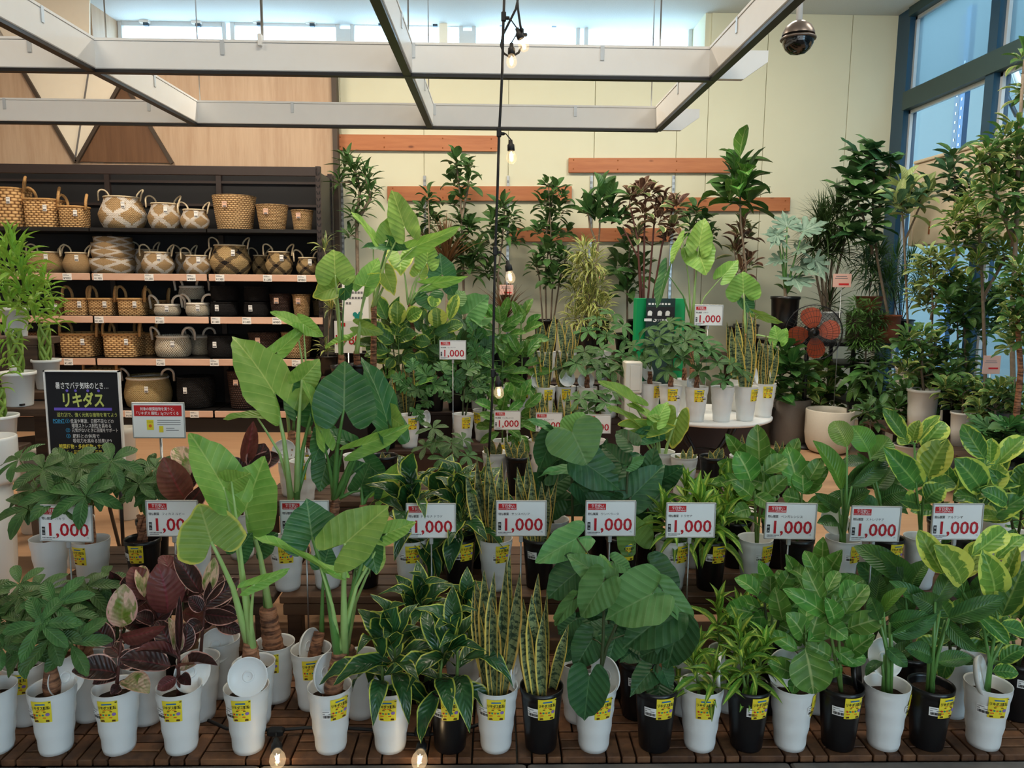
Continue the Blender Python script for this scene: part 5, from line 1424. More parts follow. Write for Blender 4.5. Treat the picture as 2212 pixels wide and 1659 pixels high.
ruby('rubber plant with a big brown leaf back in a grey-white pot behind the フィカス sign', 418, A2, Z2, [[(405, 1120), (398, 1080)]],
     [('rubyb', (400, 1080), (353, 988), 66, -.05), ('rubyg', (408, 1030), (380, 966), 46, .06), ('ruby', (402, 1090), (440, 1045), 40, -.05, 40), ('ruby', (405, 1060), (425, 1000), 40, .05), ('ruby', (400, 1110), (440, 1120), 40), ('ruby', (396, 1110), (370, 1120), 40)], az=6, group=G_2)
ruby('rubber plant with a slim upright brown leaf, behind the elephant ears on the bench', 520, B2 + .1, Z2, [[(528, 1080), (530, 1020)]],
     [('rubyb', (530, 1000), (547, 910), 34), ('ruby', (545, 1015), (572, 958), 52, .03), ('ruby', (530, 1030), (490, 990), 36), ('ruby', (535, 1010), (605, 985), 40, .05), ('rubyb', (520, 1060), (500, 1000), 30)], az=None, st_=None, group=G_2)

# ------------------------------------------------ elephant ears, front
r, f = potted('elephant_ear', 'elephant ear with pale thick stalks and a saucer tilted to the front, front row', 532, F1, Z1, 'white', G_FRONT, 3, -30)
elephant(r, f, (541, 1388), [('alo', (482, 1052), (409, 936), 108, .0, 12, -.02), ('aloe', (456, 1170), (430, 1088), 142, -.06, 0, -.08), ('alo', (500, 1040), (541, 1022), 60, -.08, 40, -.05), ('alo', (549, 1262), (628, 1228), 34, -.02, 35, -.05)], F1 + .02, .027)
saucer(536, 1461, F1 - .036, 72, 10, 'white saucer with a centre ring tilted towards the viewer in the front elephant ear pot', k=.96)
r, f = potted('elephant_ear', 'elephant ear with a thick leaning brown trunk in a white pot of the third line', 593, F3, Z1, 'white', G_FRONT, 2, None)
elephant(r, f, (578, 1312), [('alo', (530, 1102), (572, 986), 138, .02, 0, .0), ('alod', (560, 1180), (600, 1150), 60, .05, 20, .05)], F3, .036)
r, f = potted('elephant_ear', 'elephant ear in a white pot squeezed behind the pot with the tilted saucer', 548, F2 - .01, Z1, 'white', G_FRONT, None, None)
elephant(r, f, (545, 1395), [('alod', (515, 1190), (545, 1150), 60, .06, 0, .06)], F2, .024)
r, f = potted('elephant_ear', 'elephant ear with a broad ribbed leaf, front row pot beside the yellow-edged dracaena', 712, F1, Z1, 'white', G_FRONT, 38, 8)
elephant(r, f, (735, 1408), [('alo', (745, 1174), (842, 1092), 118, .0, 0, -.06), ('alod', (674, 1160), (662, 1078), 128, .04, 0, .02), ('alo', (692, 1226), (546, 1157), 56, -.04, 60, -.03), ('alo', (836, 1152), (899, 1128), 50, .08, 10, .06), ('alod', (800, 1172), (815, 1240), 62, .03, 20, .06)], F1, .03)
saucer(700, 1452, F1 + .012, 84, 66, 'white saucer behind the trunk of the second front elephant ear')
r, f = potted('elephant_ear', 'small elephant ear in the white pot behind, beside the bench leg', 672, F3, Z1, 'white', G_FRONT, 12, None)
elephant(r, f, (690, 1365), [('alod', (700, 1220), (712, 1180), 60, .03)], F3, .024)
saucer(665, 1395, F3 - .03, 84, 70, 'white saucer upright in the pot beside the bench leg')
r, f = potted('elephant_ear', 'elephant ear with slender stalks in a white pot behind the yellow-edged dracaenas', 778, F2 + .03, Z1, 'white', G_FRONT, None, None)
elephant(r, f, (752, 1400), [('alod', (768, 1225), (790, 1180), 60, .05), ('alo', (806, 1215), (822, 1160), 50, .08)], F2, .024)

# elephant ears on the bench
r, f = potted('elephant_ear', 'elephant ear on the bench whose pointed light leaf rises before the shelf', 619, A2, Z2, 'white', G_2, 12, -32)
elephant(r, f, (634, 1075), [('alo', (592, 848), (500, 724), 128, .05, 18, .0), ('alo', (652, 820), (690, 776), 66, .05, 30, .02), ('alo', (553, 898), (480, 905), 36, -.02, 40, .03), ('alod', (676, 880), (640, 802), 84, .05, 0, .1), ('alod', (700, 940), (676, 1000), 50, .02, 0, .08)], A2 + .05, .023)
r, f = potted('elephant_ear', 'elephant ear with one huge dark green leaf facing the viewer, white pot on the bench', 706, A2 + .02, Z2, 'white', G_2, None, None)
elephant(r, f, (728, 1072), [('alod', (743, 884), (745, 781), 138, .0, 0, -.05), ('alo', (692, 930), (655, 818), 58, -.05, 50, -.08), ('alod', (836, 908), (779, 768), 84, .05, 28, .0), ('alo', (843, 900), (876, 922), 60, -.03, 40, .02), ('alo', (782, 962), (886, 918), 46, -.03, 35, -.05), ('alod', (745, 952), (678, 924), 46, .03, 30, .0), ('alo', (824, 1056), (882, 982), 44, .0, 25, .02), ('alod', (705, 1000), (690, 1062), 64, .03, 0, .05), ('alod', (790, 1000), (840, 1040), 56, .04, 20, .06)], A2 + .08, .022, pm='petiole_dark')
r, f = potted('elephant_ear', 'small elephant ear in a black bench pot below the huge dark leaf', 788, A2 + .03, Z2, 'black', G_2, 30, None)
elephant(r, f, (785, 1090), [('alod', (780, 1050), (800, 1000), 46), ('alod', (810, 1060), (830, 1020), 40)], A2 + .05, .02)
for px, head, lab, lv in ((628, (630, 930), 'elephant ear with ringed trunk on the back bench, nearest the basket shelf', [('alod', (640, 880), (618, 820), 50, .02), ('alo', (600, 760), (668, 700), 40, .0)]),
                          (672, (668, 935), 'elephant ear with a sachet on its white pot, second on the back bench', [('alo', (640, 704), (584, 674), 44, -.02, 35), ('alo', (655, 700), (700, 727), 40, -.02, 30)])):
    r, f = potted('elephant_ear', lab, px, A3 - .02, Z3, 'white', G_3, 14 if px > 640 else None, None); elephant(r, f, head, lv, A3, .024)
saucer(612, 975, A3 - .05, 84, 30, 'round white saucer behind the first trunk on the back bench')
saucer(690, 970, A3 + .03, 84, -10, 'round white saucer behind the second trunk on the back bench')
r, f = potted('elephant_ear', 'elephant ear with light leaves in front of the round table', 1430, A3 + .1, Z3, 'white', G_3, None, None)
elephant(r, f, (1430, 1030), [('alo', (1366, 868), (1292, 824), 36, -.02, 30), ('alo', (1376, 912), (1308, 877), 30, -.02, 35), ('alo', (1402, 898), (1352, 871), 30, .02, 40), ('aloe', (1372, 926), (1464, 922), 44, -.02, 25), ('alo', (1420, 908), (1442, 868), 44, .05), ('aloe', (1462, 905), (1452, 972), 62, .0, 20), ('alod', (1400, 940), (1462, 928), 40, .05, 20)], A3 + .1, .018)

# ------------------------------------------------ dracaenas with yellow edges
for px, Y, z, col, ty, hw, lab, az, st_, g in (
        (842, F1, Z1, 'white', 1330, 92, 'dark glossy dracaena with yellow leaf edges hanging over its white pot, front row', 0, None, G_FRONT),
        (972, F1, Z1, 'black', 1325, 92, 'dark glossy yellow-edged dracaena in a black pot, front row', 4, -30, G_FRONT),
        (900, F3, Z1, 'black', 1262, 80, 'yellow-edged dracaena behind the front two, its leaves reaching the bench edge', None, None, G_FRONT),
        (1000, F3, Z1, 'white', 1275, 70, 'yellow-edged dracaena next to the snake plants in the line behind', None, None, G_FRONT),
        (888, A2, Z2, 'white', 1035, 92, 'yellow-edged dracaena in a white pot at the ドラド sign on the bench', 12, -20, G_2),
        (992, A2 + .02, Z2, 'black', 1030, 80, 'yellow-edged dracaena in a black pot beside the ドラド sign on the bench', 32, -2, G_2)):
    r, f = potted('yellow_edged_dracaena', lab, px, Y, z, col, g, az, st_); dorado(r, f, ty, hw, Y, 22)

# ------------------------------------------------ snake plants
for px, Y, z, col, tips, lab, az, st_, g in (
        (1072, F1, Z1, 'white', [(1027, 1252), (1046, 1230), (1068, 1235), (1094, 1207), (1123, 1235), (1102, 1197), (1022, 1275), (1113, 1301), (1062, 1290)], 'tall snake plant with yellow-edged banded leaves in the white pot of the front row', 0, -36, G_FRONT),
        (1170, F1, Z1, 'black', [(1131, 1294), (1149, 1284), (1163, 1239), (1182, 1280), (1228, 1349), (1112, 1307), (1175, 1320)], 'snake plant in the black pot of the front row, one leaf leaning outwards', 12, -26, G_FRONT),
        (1070, A2, Z2, 'white', [(1030, 984), (1053, 966), (1007, 1020), (1062, 1015), (1085, 995), (1040, 1040), (1095, 1030), (1020, 1060), (1075, 1050), (1048, 1000)], 'snake plant in the white pot behind the サンスベリア sign on the bench', 26, 8, G_2),
        (1165, A2 + .02, Z2, 'black', [(1114, 1035), (1140, 976), (1138, 1000), (1207, 1024), (1117, 1008), (1170, 1040), (1150, 1030), (1125, 1060), (1185, 1050)], 'snake plant in a black bench pot, one broad leaf beside the sign', None, -30, G_2),
        (655, A3 - .1, Z3, 'white', [(636, 1010), (651, 986), (667, 1000), (680, 1020), (645, 1030)], 'low snake plant in a white pot under the ringed trunks of the back bench', 0, None, G_3),
        (770, A3, Z3, 'white', [(764, 973), (793, 964), (778, 980), (750, 990), (800, 1000)], 'snake plant on the back bench behind the huge dark leaf', None, None, G_3),
        (830, A3, Z3, 'black', [(810, 985), (826, 975), (842, 980), (855, 1000), (820, 1010)], 'snake plant on the back bench left of the long split leaves', None, None, G_3),
        (1120, A3, Z3, 'black', [(1090, 945), (1110, 955), (1130, 948), (1100, 975), (1140, 972)], 'short dark snake plant below the two white pots of the island', None, None, G_3),
        (1070, A3, Z3, 'white', [(1045, 960), (1062, 948), (1080, 955), (1055, 985)], 'short snake plant where the hanging cable ends', None, None, G_3),
        (1478, A3, Z3, 'white', [(1459, 982), (1475, 970), (1493, 963), (1506, 980), (1468, 1000)], 'snake plant in the group of low ones before the table leg, first of four', None, None, G_3),
        (1540, A3, Z3, 'black', [(1532, 973), (1554, 966), (1561, 967), (1520, 985), (1545, 990)], 'snake plant in the group of low ones before the table leg, second of four', None, None, G_3),
        (1605, A3, Z3, 'white', [(1603, 938), (1590, 960), (1615, 955), (1625, 975)], 'snake plant in the group of low ones before the grey stone planter, third of four', None, None, G_3),
        (1685, A3, Z3, 'black', [(1675, 952), (1691, 952), (1706, 959), (1665, 970), (1720, 975)], 'snake plant in the group of low ones before the grey stone planter, last of four', None, None, G_3)):
    r, f = potted('snake_plant', lab, px, Y, z, col, g, az, st_); snake(r, f, tips, Y, 1.0 if Y < 2.6 else .95 if Y < 3.5 else .8)
saucer(1113, 1446, F1 + .03, 86, 68, 'white saucer upright beside the tall front snake plant')

# ------------------------------------------------ heart-leaved figs
r, f = potted('heart_leaf_fig', 'fig with very large heart-shaped leaves in the white pot of the front row', 1285, F1, Z1, 'white', G_FRONT, 18, None)
fig(r, f, [[(1299, 1440), (1303, 1380), (1305, 1300), (1306, 1250)], [(1310, 1400), (1340, 1330), (1400, 1290)]],
    [('umb', (1410, 1282), (1308, 1338), 132, -.05, 0, -.08), ('umb', (1303, 1258), (1254, 1336), 88, -.04, 0, -.06), ('umb', (1303, 1248), (1222, 1197), 70, .02, 0, .0), ('umbp', (1303, 1246), (1298, 1195), 52, .04, 0, .02), ('umbd', (1246, 1236), (1180, 1294), 92, .04, 0, .05),
     ('umb', (1246, 1163), (1154, 1218), 78, .08, 0, .12), ('umbd', (1440, 1328), (1345, 1400), 112, .0, 0, .0), ('umb', (1432, 1275), (1504, 1357), 60, .0, 0, .0), ('umbd', (1408, 1227), (1470, 1284), 82, .12, 0, .15), ('umb', (1325, 1213), (1366, 1234), 44, .1, 0, .12),
     ('umbd', (1273, 1461), (1262, 1558), 92, -.07, 0, -.08), ('umbd', (1280, 1380), (1240, 1446), 78, .02, 0, .05), ('umb', (1238, 1297), (1195, 1352), 36, .05), ('umbd', (1400, 1360), (1420, 1420), 80, .03, 0, .08), ('umbd', (1330, 1375), (1310, 1440), 70, .06, 0, .1)], F1, 'stem_dark')
saucer(1312, 1458, F1 + .03, 80, -52, 'white saucer behind the stem of the front heart-leaved fig')
r, f = potted('heart_leaf_fig', 'heart-leaved fig with low dark leaves in the black pot of the front row', 1418, F1, Z1, 'black', G_FRONT, 14, -26)
fig(r, f, [[(1420, 1440), (1425, 1380)]], [('umbd', (1405, 1450), (1362, 1503), 58, -.05), ('umbd', (1424, 1478), (1426, 1530), 62, -.06), ('umbd', (1430, 1445), (1450, 1490), 44, -.02), ('umbd', (1465, 1352), (1440, 1448), 94, .0), ('umbd', (1425, 1400), (1380, 1420), 60, .02)], F1, 'stem_dark')
r, f = potted('heart_leaf_fig', 'heart-leaved fig in the white pot half hidden behind the front fig', 1252, F2, Z1, 'white', G_FRONT, None, None)
fig(r, f, [[(1245, 1430), (1240, 1380)]], [('umbd', (1240, 1390), (1215, 1430), 60), ('umbd', (1245, 1360), (1280, 1400), 66), ('umbd', (1240, 1340), (1205, 1370), 60)], F2, 'stem_dark')
r, f = potted('heart_leaf_fig', 'heart-leaved fig in the black pot behind, with its sachet just showing', 1378, F2 + .02, Z1, 'black', G_FRONT, 8, -20)
fig(r, f, [[(1378, 1430), (1376, 1360)]], [('umbd', (1376, 1400), (1340, 1430), 60), ('umbd', (1378, 1380), (1410, 1420), 60)], F2, 'stem_dark')
r, f = potted('heart_leaf_fig', 'heart-leaved fig with a big pale leaf, in a black pot behind the ウンベラータ sign', 1242, A2 + .06, Z2, 'black', G_2, 24, None)
fig(r, f, [[(1236, 1080), (1234, 1000), (1236, 940)]], [('umb', (1236, 934), (1269, 1006), 130, -.1, 0, -.06), ('umbp', (1240, 930), (1262, 890), 70, .06, 0, .04), ('umb', (1200, 930), (1126, 906), 26, -.04, 30, .0), ('umbd', (1196, 946), (1164, 1014), 66, .04), ('umb', (1252, 1013), (1158, 1031), 40, -.06, 40), ('umbd', (1200, 1085), (1170, 1130), 60, .02), ('umbd', (1250, 1050), (1290, 1100), 60, .03)], A2 + .06, 'stem_dark')
r, f = potted('heart_leaf_fig', 'heart-leaved fig with bluish dark leaves, in a black pot beside the ウンベラータ sign', 1345, A2 + .03, Z2, 'black', G_2, 10, None)
fig(r, f, [[(1352, 1100), (1356, 1020), (1358, 930)], [(1375, 1220), (1374, 1190)]], [('umbd', (1262, 1000), (1340, 1058), 92, -.02), ('umbd', (1366, 1072), (1436, 1003), 82, .02), ('umbp', (1374, 1172), (1346, 1104), 84, -.1, 0, -.08), ('umbp', (1384, 1160), (1408, 1108), 44, -.06), ('umbd', (1280, 1062), (1338, 1078), 36, .0, 40), ('umbd', (1340, 1000), (1300, 960), 60, .08), ('umbd', (1365, 960), (1330, 930), 50, .08), ('umb', (1360, 1005), (1395, 985), 30, .0, 40), ('umbd', (1330, 1090), (1260, 1120), 56, .04)], A2 + .05, 'stem_dark')

# ------------------------------------------------ lime dracaenas
for px, Y, z, col, ty, hw, hd, lab, az, st_, g in (
        (1516, F1, Z1, 'white', 1355, 70, 2, 'lime-striped dracaena in the white pot of the front row, one leaf drooping over the rim', -4, None, G_FRONT),
        (1618, F1, Z1, 'black', 1300, 72, 3, 'lime green dracaena in the black pot of the front row', 16, -4, G_FRONT),
        (1480, F2 + .04, Z1, 'white', 1330, 60, 2, 'lime green dracaena in the second line behind the drooping one', None, None, G_FRONT),
        (1575, F2 + .06, Z1, 'white', 1250, 70, 3, 'lime green dracaena standing tallest in the line behind the front pots', None, None, G_FRONT),
        (1452, A2, Z2, 'white', 1040, 66, 3, 'lime dracaena in the white pot with a sticker behind the ドラセナ sign', 30, -4, G_2),
        (1536, A2, Z2, 'black', 1010, 76, 3, 'lime dracaena in the black pot right of the ドラセナ sign', 16, -14, G_2),
        (1500, B2, Z2, 'white', 990, 60, 3, 'lime dracaena in the line behind the ドラセナ sign, before the low snake plants', None, None, G_2),
        (1590, B2, Z2, 'black', 985, 60, 3, 'lime dracaena in the line behind, next to the big round fig leaves', None, None, G_2)):
    r, f = potted('lime_dracaena', lab, px, Y, z, col, g, az, st_); lime(r, f, ty, hw, Y, hd, 17)
saucer(1553, 1450, F1 + .035, 86, 66, 'white saucer upright beside the drooping lime dracaena')

# ------------------------------------------------ pale-veined figs (bengal)
r, f = potted('bengal_fig', 'fig with a big oval pale-veined leaf hanging over its white pot, front row', 1713, F1, Z1, 'white', G_FRONT, 62, 42)
fig(r, f, [[(1735, 1470), (1742, 1402), (1740, 1370)]], [('ben', (1740, 1402), (1757, 1499), 88, -.08, 0, -.04), ('ben', (1735, 1376), (1698, 1324), 52, .0), ('ben', (1742, 1400), (1772, 1308), 48, .03), ('ben', (1722, 1405), (1658, 1364), 34, .02), ('ben', (1690, 1340), (1674, 1268), 46, .08, 0, .08),
     ('ben', (1712, 1455), (1658, 1430), 40, -.02), ('ben', (1720, 1470), (1712, 1500), 28, -.04), ('ben', (1745, 1385), (1790, 1360), 40, .05), ('ben', (1738, 1350), (1748, 1300), 36, .05)], F1)
saucer(1690, 1440, F1 + .04, 80, 14, 'white saucer behind the stem of the fig with the big hanging leaf')
r, f = potted('bengal_fig', 'bushy pale-veined fig in the black pot of the front row with a dark blue saucer', 1818, F1, Z1, 'black', G_FRONT, 10, -28)
fig(r, f, [[(1815, 1450), (1812, 1380), (1808, 1320)], [(1800, 1400), (1787, 1330), (1786, 1290)]],
    [('ben', (1784, 1328), (1691, 1272), 42, .0), ('ben', (1776, 1300), (1740, 1224), 44, .03), ('ben', (1825, 1326), (1876, 1264), 44, .0), ('ben', (1832, 1357), (1910, 1334), 50, -.03), ('ben', (1782, 1344), (1831, 1380), 44, -.05), ('ben', (1830, 1416), (1890, 1372), 46, -.03),
     ('ben', (1810, 1326), (1802, 1282), 24, .0), ('ben', (1787, 1276), (1811, 1234), 30, .02), ('ben', (1802, 1345), (1782, 1290), 40, -.02), ('ben', (1795, 1420), (1740, 1390), 44, .0), ('ben', (1820, 1440), (1770, 1460), 34, .0), ('ben', (1810, 1430), (1870, 1420), 36, .0), ('ben', (1800, 1400), (1850, 1440), 34, -.03), ('ben', (1815, 1300), (1850, 1260), 40, .06)], F1)
saucer(1846, 1452, F1 + .02, 80, 58, 'dark saucer leaning in the bushy fig of the front row', 'saucer_black')
for px, Y, z, col, stems, lv, lab, az, st_, g in (
        (1665, F2 + .05, Z1, 'black', (1668, 1320, 62, 95), [('ben', (1682, 1286), (1622, 1262), 56), ('ben', (1738, 1278), (1697, 1197), 36)], 'dark pale-veined fig behind the front pots, below the ベンガレンシス sign', None, None, G_FRONT),
        (1765, F2 + .05, Z1, 'white', (1775, 1290, 60, 110), [('ben', (1780, 1270), (1750, 1200), 52)], 'pale-veined fig rising in the second line beside the bird-of-paradise pots', None, None, G_FRONT),
        (1632, A2, Z2, 'white', [[(1632, 1120), (1630, 1060)], [(1640, 1120), (1650, 1040)]], [('ben', (1640, 998), (1636, 917), 50, .0), ('ben', (1622, 1040), (1590, 975), 58, .0), ('ben', (1650, 1020), (1700, 990), 44), ('ben', (1625, 1075), (1580, 1040), 40), ('ben', (1655, 1070), (1700, 1030), 40), ('ben', (1630, 1070), (1672, 1098), 36, -.05), ('ben', (1620, 1100), (1585, 1110), 36)], 'fig with round glossy leaves in the white pot left of the ベンガレンシス sign', 30, 2, G_2),
        (1722, A2 + .02, Z2, 'black', [[(1730, 1120), (1732, 1060)]], [('ben', (1736, 1066), (1735, 1012), 44), ('ben', (1740, 1060), (1790, 1008), 36), ('ben', (1728, 1060), (1700, 965), 56, .05), ('ben', (1730, 1080), (1690, 1070), 44), ('ben', (1745, 1085), (1800, 1090), 40), ('ben', (1745, 1040), (1775, 990), 36)], 'fig in the black pot behind the ベンガレンシス sign', None, None, G_2)):
    r, f = potted('bengal_fig', lab, px, Y, z, col, g, az, st_)
    if isinstance(stems, tuple): bushy(r, f, ['ben'], *stems, 18, 62, 38, Y); fig(r, f, [[stems[:2]]], lv, Y)
    else: fig(r, f, stems, lv, Y)

# ------------------------------------------------ birds of paradise
def strel(label, px, Y, z, col, leaves, az, st_, g):
    r, f = potted('bird_of_paradise', label, px, Y, z, col, g, az, st_)
    part('stem', MB().tube([f - UP * .02, f + UP * .06 + V((-.004, 0, 0)), f + UP * .13 + V((-.012, 0, 0))], [.015, .012, .008], 10, 'petiole_dark'), r)
    for i, lf in enumerate(leaves):
        kind, b, t, w = lf[:4]; dy = lf[4] if len(lf) > 4 else R(-.06, .02); roll = lf[5] if len(lf) > 5 else R(-25, 25); by = R(-.04, .03)
        B, o = pixleaf(r, kind, b, t, w, Y, dy, roll, None, by); a = f + V((R(-.01, .01), R(-.01, .01), .01))
        part('petiole', MB().tube([a, a.lerp(B, .5) + V(((B.x - a.x) * -.15, 0, 0)), B], [.0075, .0055, .004], 8, 'petiole_dark'), r)
strel('bird of paradise with arching paddle leaves in the white pot of the front row', 1917, F1, Z1, 'white', [('stre', (1922, 1345), (2010, 1330), 46, -.03, 20), ('stre', (1925, 1370), (2025, 1325), 40, -.02, 50), ('stren', (1908, 1320), (1960, 1270), 30), ('stre', (1905, 1430), (1870, 1460), 24, -.03), ('stre', (1930, 1420), (1985, 1395), 34), ('stre', (1900, 1340), (1880, 1290), 36), ('stre', (1915, 1400), (1960, 1440), 30, -.05)], 66, 46, G_FRONT)
saucer(1908, 1420, F1 + .03, 66, 10, 'white saucer leaning behind the stem of the front bird of paradise')
strel('bird of paradise with a dark sideways leaf in the front row black pot', 2012, F1, Z1, 'black', [('stre', (2050, 1336), (2170, 1289), 46, -.05, 15), ('stre', (2030, 1320), (1970, 1285), 50, .0), ('stre', (2042, 1340), (2112, 1408), 34, -.06, 30), ('stre', (2020, 1330), (1920, 1255), 40, .04), ('stre', (2025, 1430), (2100, 1420), 40), ('stre', (2015, 1420), (1955, 1400), 44), ('stre', (2020, 1300), (2060, 1220), 44, .05)], 16, -14, G_FRONT)
strel('bird of paradise in the line behind, between the white and black front pots', 1965, F2 + .05, Z1, 'black', [('stre', (1960, 1260), (1900, 1190), 50), ('stre', (1965, 1280), (2010, 1210), 44), ('stre', (1960, 1330), (1930, 1290), 44), ('stre', (1968, 1350), (2020, 1320), 40), ('stre', (1950, 1250), (1845, 1180), 56, .05)], None, None, G_FRONT)
strel('bird of paradise with an upright bright leaf in the white pot at the ストレリチア sign', 1822, A2, Z2, 'white', [('stren', (1818, 1056), (1756, 952), 50, .0, 30), ('stre', (1828, 1050), (1900, 1000), 46, .02, 25), ('stre', (1840, 1050), (1915, 990), 40, .05, 30), ('stren', (1830, 965), (1800, 910), 50, .1), ('stre', (1812, 1100), (1760, 1065), 30), ('stre', (1810, 1130), (1765, 1130), 30, -.04), ('stre', (1835, 1090), (1880, 1060), 40)], 26, 2, G_2)
saucer(1800, 1125, A2 + .03, 60, 12, 'white saucer tilted behind the bird of paradise at the ストレリチア sign')
strel('bird of paradise in the black pot with a sachet under the ストレリチア sign', 1915, A2 + .02, Z2, 'black', [('stren', (1876, 975), (1838, 920), 54, .05), ('stren', (1880, 990), (1920, 945), 60, .05), ('stre', (1870, 1000), (1815, 1005), 40, .02, 30), ('stre', (1890, 1060), (1930, 1010), 50), ('stre', (1900, 1080), (1960, 1060), 50), ('stre', (1895, 1100), (1850, 1080), 44), ('stre', (1920, 1280), (1850, 1215), 70, -.06)], 12, None, G_2)

# ------------------------------------------------ variegated figs
r, f = potted('variegated_fig', 'fig with large yellow-green marbled leaves, front row white pot with saucer', 2135, F1, Z1, 'white', G_FRONT, -6, -40)
fig(r, f, [[(2140, 1440), (2125, 1360), (2080, 1280)], [(2140, 1420), (2155, 1340), (2148, 1290)], [(2142, 1430), (2180, 1360)]],
    [('alt', (2036, 1239), (1984, 1145), 52, .02), ('alt', (2077, 1261), (2017, 1176), 70, -.03), ('alt', (2100, 1200), (2172, 1144), 50, .04), ('alt', (2147, 1288), (2122, 1187), 62, -.03), ('alt', (2150, 1210), (2212, 1160), 46, .05), ('altg', (2164, 1330), (2216, 1212), 60, -.02), ('altg', (2107, 1324), (2178, 1392), 32, -.06),
     ('alt', (2085, 1250), (2130, 1170), 50, .06), ('altg', (2055, 1245), (2040, 1180), 44, .06), ('altg', (2160, 1430), (2215, 1400), 36, -.03), ('altg', (2160, 1350), (2215, 1370), 40), ('alt', (2168, 1250), (2198, 1180), 34, -.02), ('altg', (2130, 1340), (2080, 1310), 40, .05), ('altg', (2135, 1370), (2190, 1350), 40, .05), ('altg', (2145, 1450), (2200, 1455), 34)], F1, 'petiole_dark')
saucer(2115, 1460, F1 + .0, 74, 48, 'white saucer standing in the front pot of the marbled fig', k=1.05)
r, f = potted('variegated_fig', 'marbled fig in a black pot at the window end of the front row', 2204, F2, Z1, 'black', G_FRONT, None, -20)
bushy(r, f, ['altg'], 2200, 1360, 55, 80, 14, 66, 42, F2)
r, f = potted('variegated_fig', 'marbled fig in a white pot half hidden behind the front bird of paradise in black', 2062, F2 + .02, Z1, 'white', G_FRONT, None, None)
bushy(r, f, ['altg', 'stre'], 2062, 1370, 50, 75, 13, 64, 42, F2)
r, f = potted('variegated_fig', 'tall marbled fig with pale leaf fans between the last two large signs', 1992, A2, Z2, 'white', G_2, 24, None)
fig(r, f, [[(1990, 1130), (1996, 1060), (2003, 1020)], [(1985, 1110), (1978, 1040), (1975, 960)]],
    [('altg', (1955, 947), (1907, 881), 34, .0), ('alt', (1971, 952), (1986, 908), 32, .0), ('alt', (1980, 958), (2030, 898), 26, .04), ('alt', (1992, 968), (2040, 912), 56, .05), ('alt', (2004, 1030), (2046, 948), 68, -.03), ('altg', (1983, 1052), (1909, 966), 56, -.02), ('alt', (1960, 960), (1945, 935), 30), ('altg', (2000, 1080), (2040, 1050), 50), ('altg', (1985, 1090), (1940, 1080), 44), ('altg', (1995, 1050), (1960, 1020), 44, .06), ('altg', (2005, 1060), (2060, 1040), 46, .05)], A2, 'petiole_dark')
r, f = potted('variegated_fig', 'marbled fig with broad rounded leaves in the black pot at the アルテシマ sign', 2095, A2 + .02, Z2, 'black', G_2, None, None)
fig(r, f, [[(2100, 1130), (2115, 1060), (2130, 990)], [(2105, 1120), (2140, 1060)]],
    [('altg', (2126, 990), (2079, 916), 44, .02), ('alt', (2140, 998), (2142, 946), 36, .0), ('alt', (2150, 1004), (2214, 945), 44, .02), ('altg', (2122, 1062), (2062, 990), 66, -.02), ('alt', (2130, 1066), (2156, 1000), 52, .02), ('altg', (2150, 1052), (2214, 1030), 38), ('altg', (2128, 1126), (2214, 1072), 52, -.04), ('altg', (2110, 1080), (2060, 1070), 44), ('altg', (2140, 1090), (2190, 1080), 44)], A2, 'petiole_dark')
r, f = potted('variegated_fig', 'marbled fig at the window edge of the bench, partly outside the picture', 2200, A2 + .06, Z2, 'white', G_2, None, None)
bushy(r, f, ['altg', 'alt'], 2195, 1100, 50, 80, 13, 66, 42, A2)

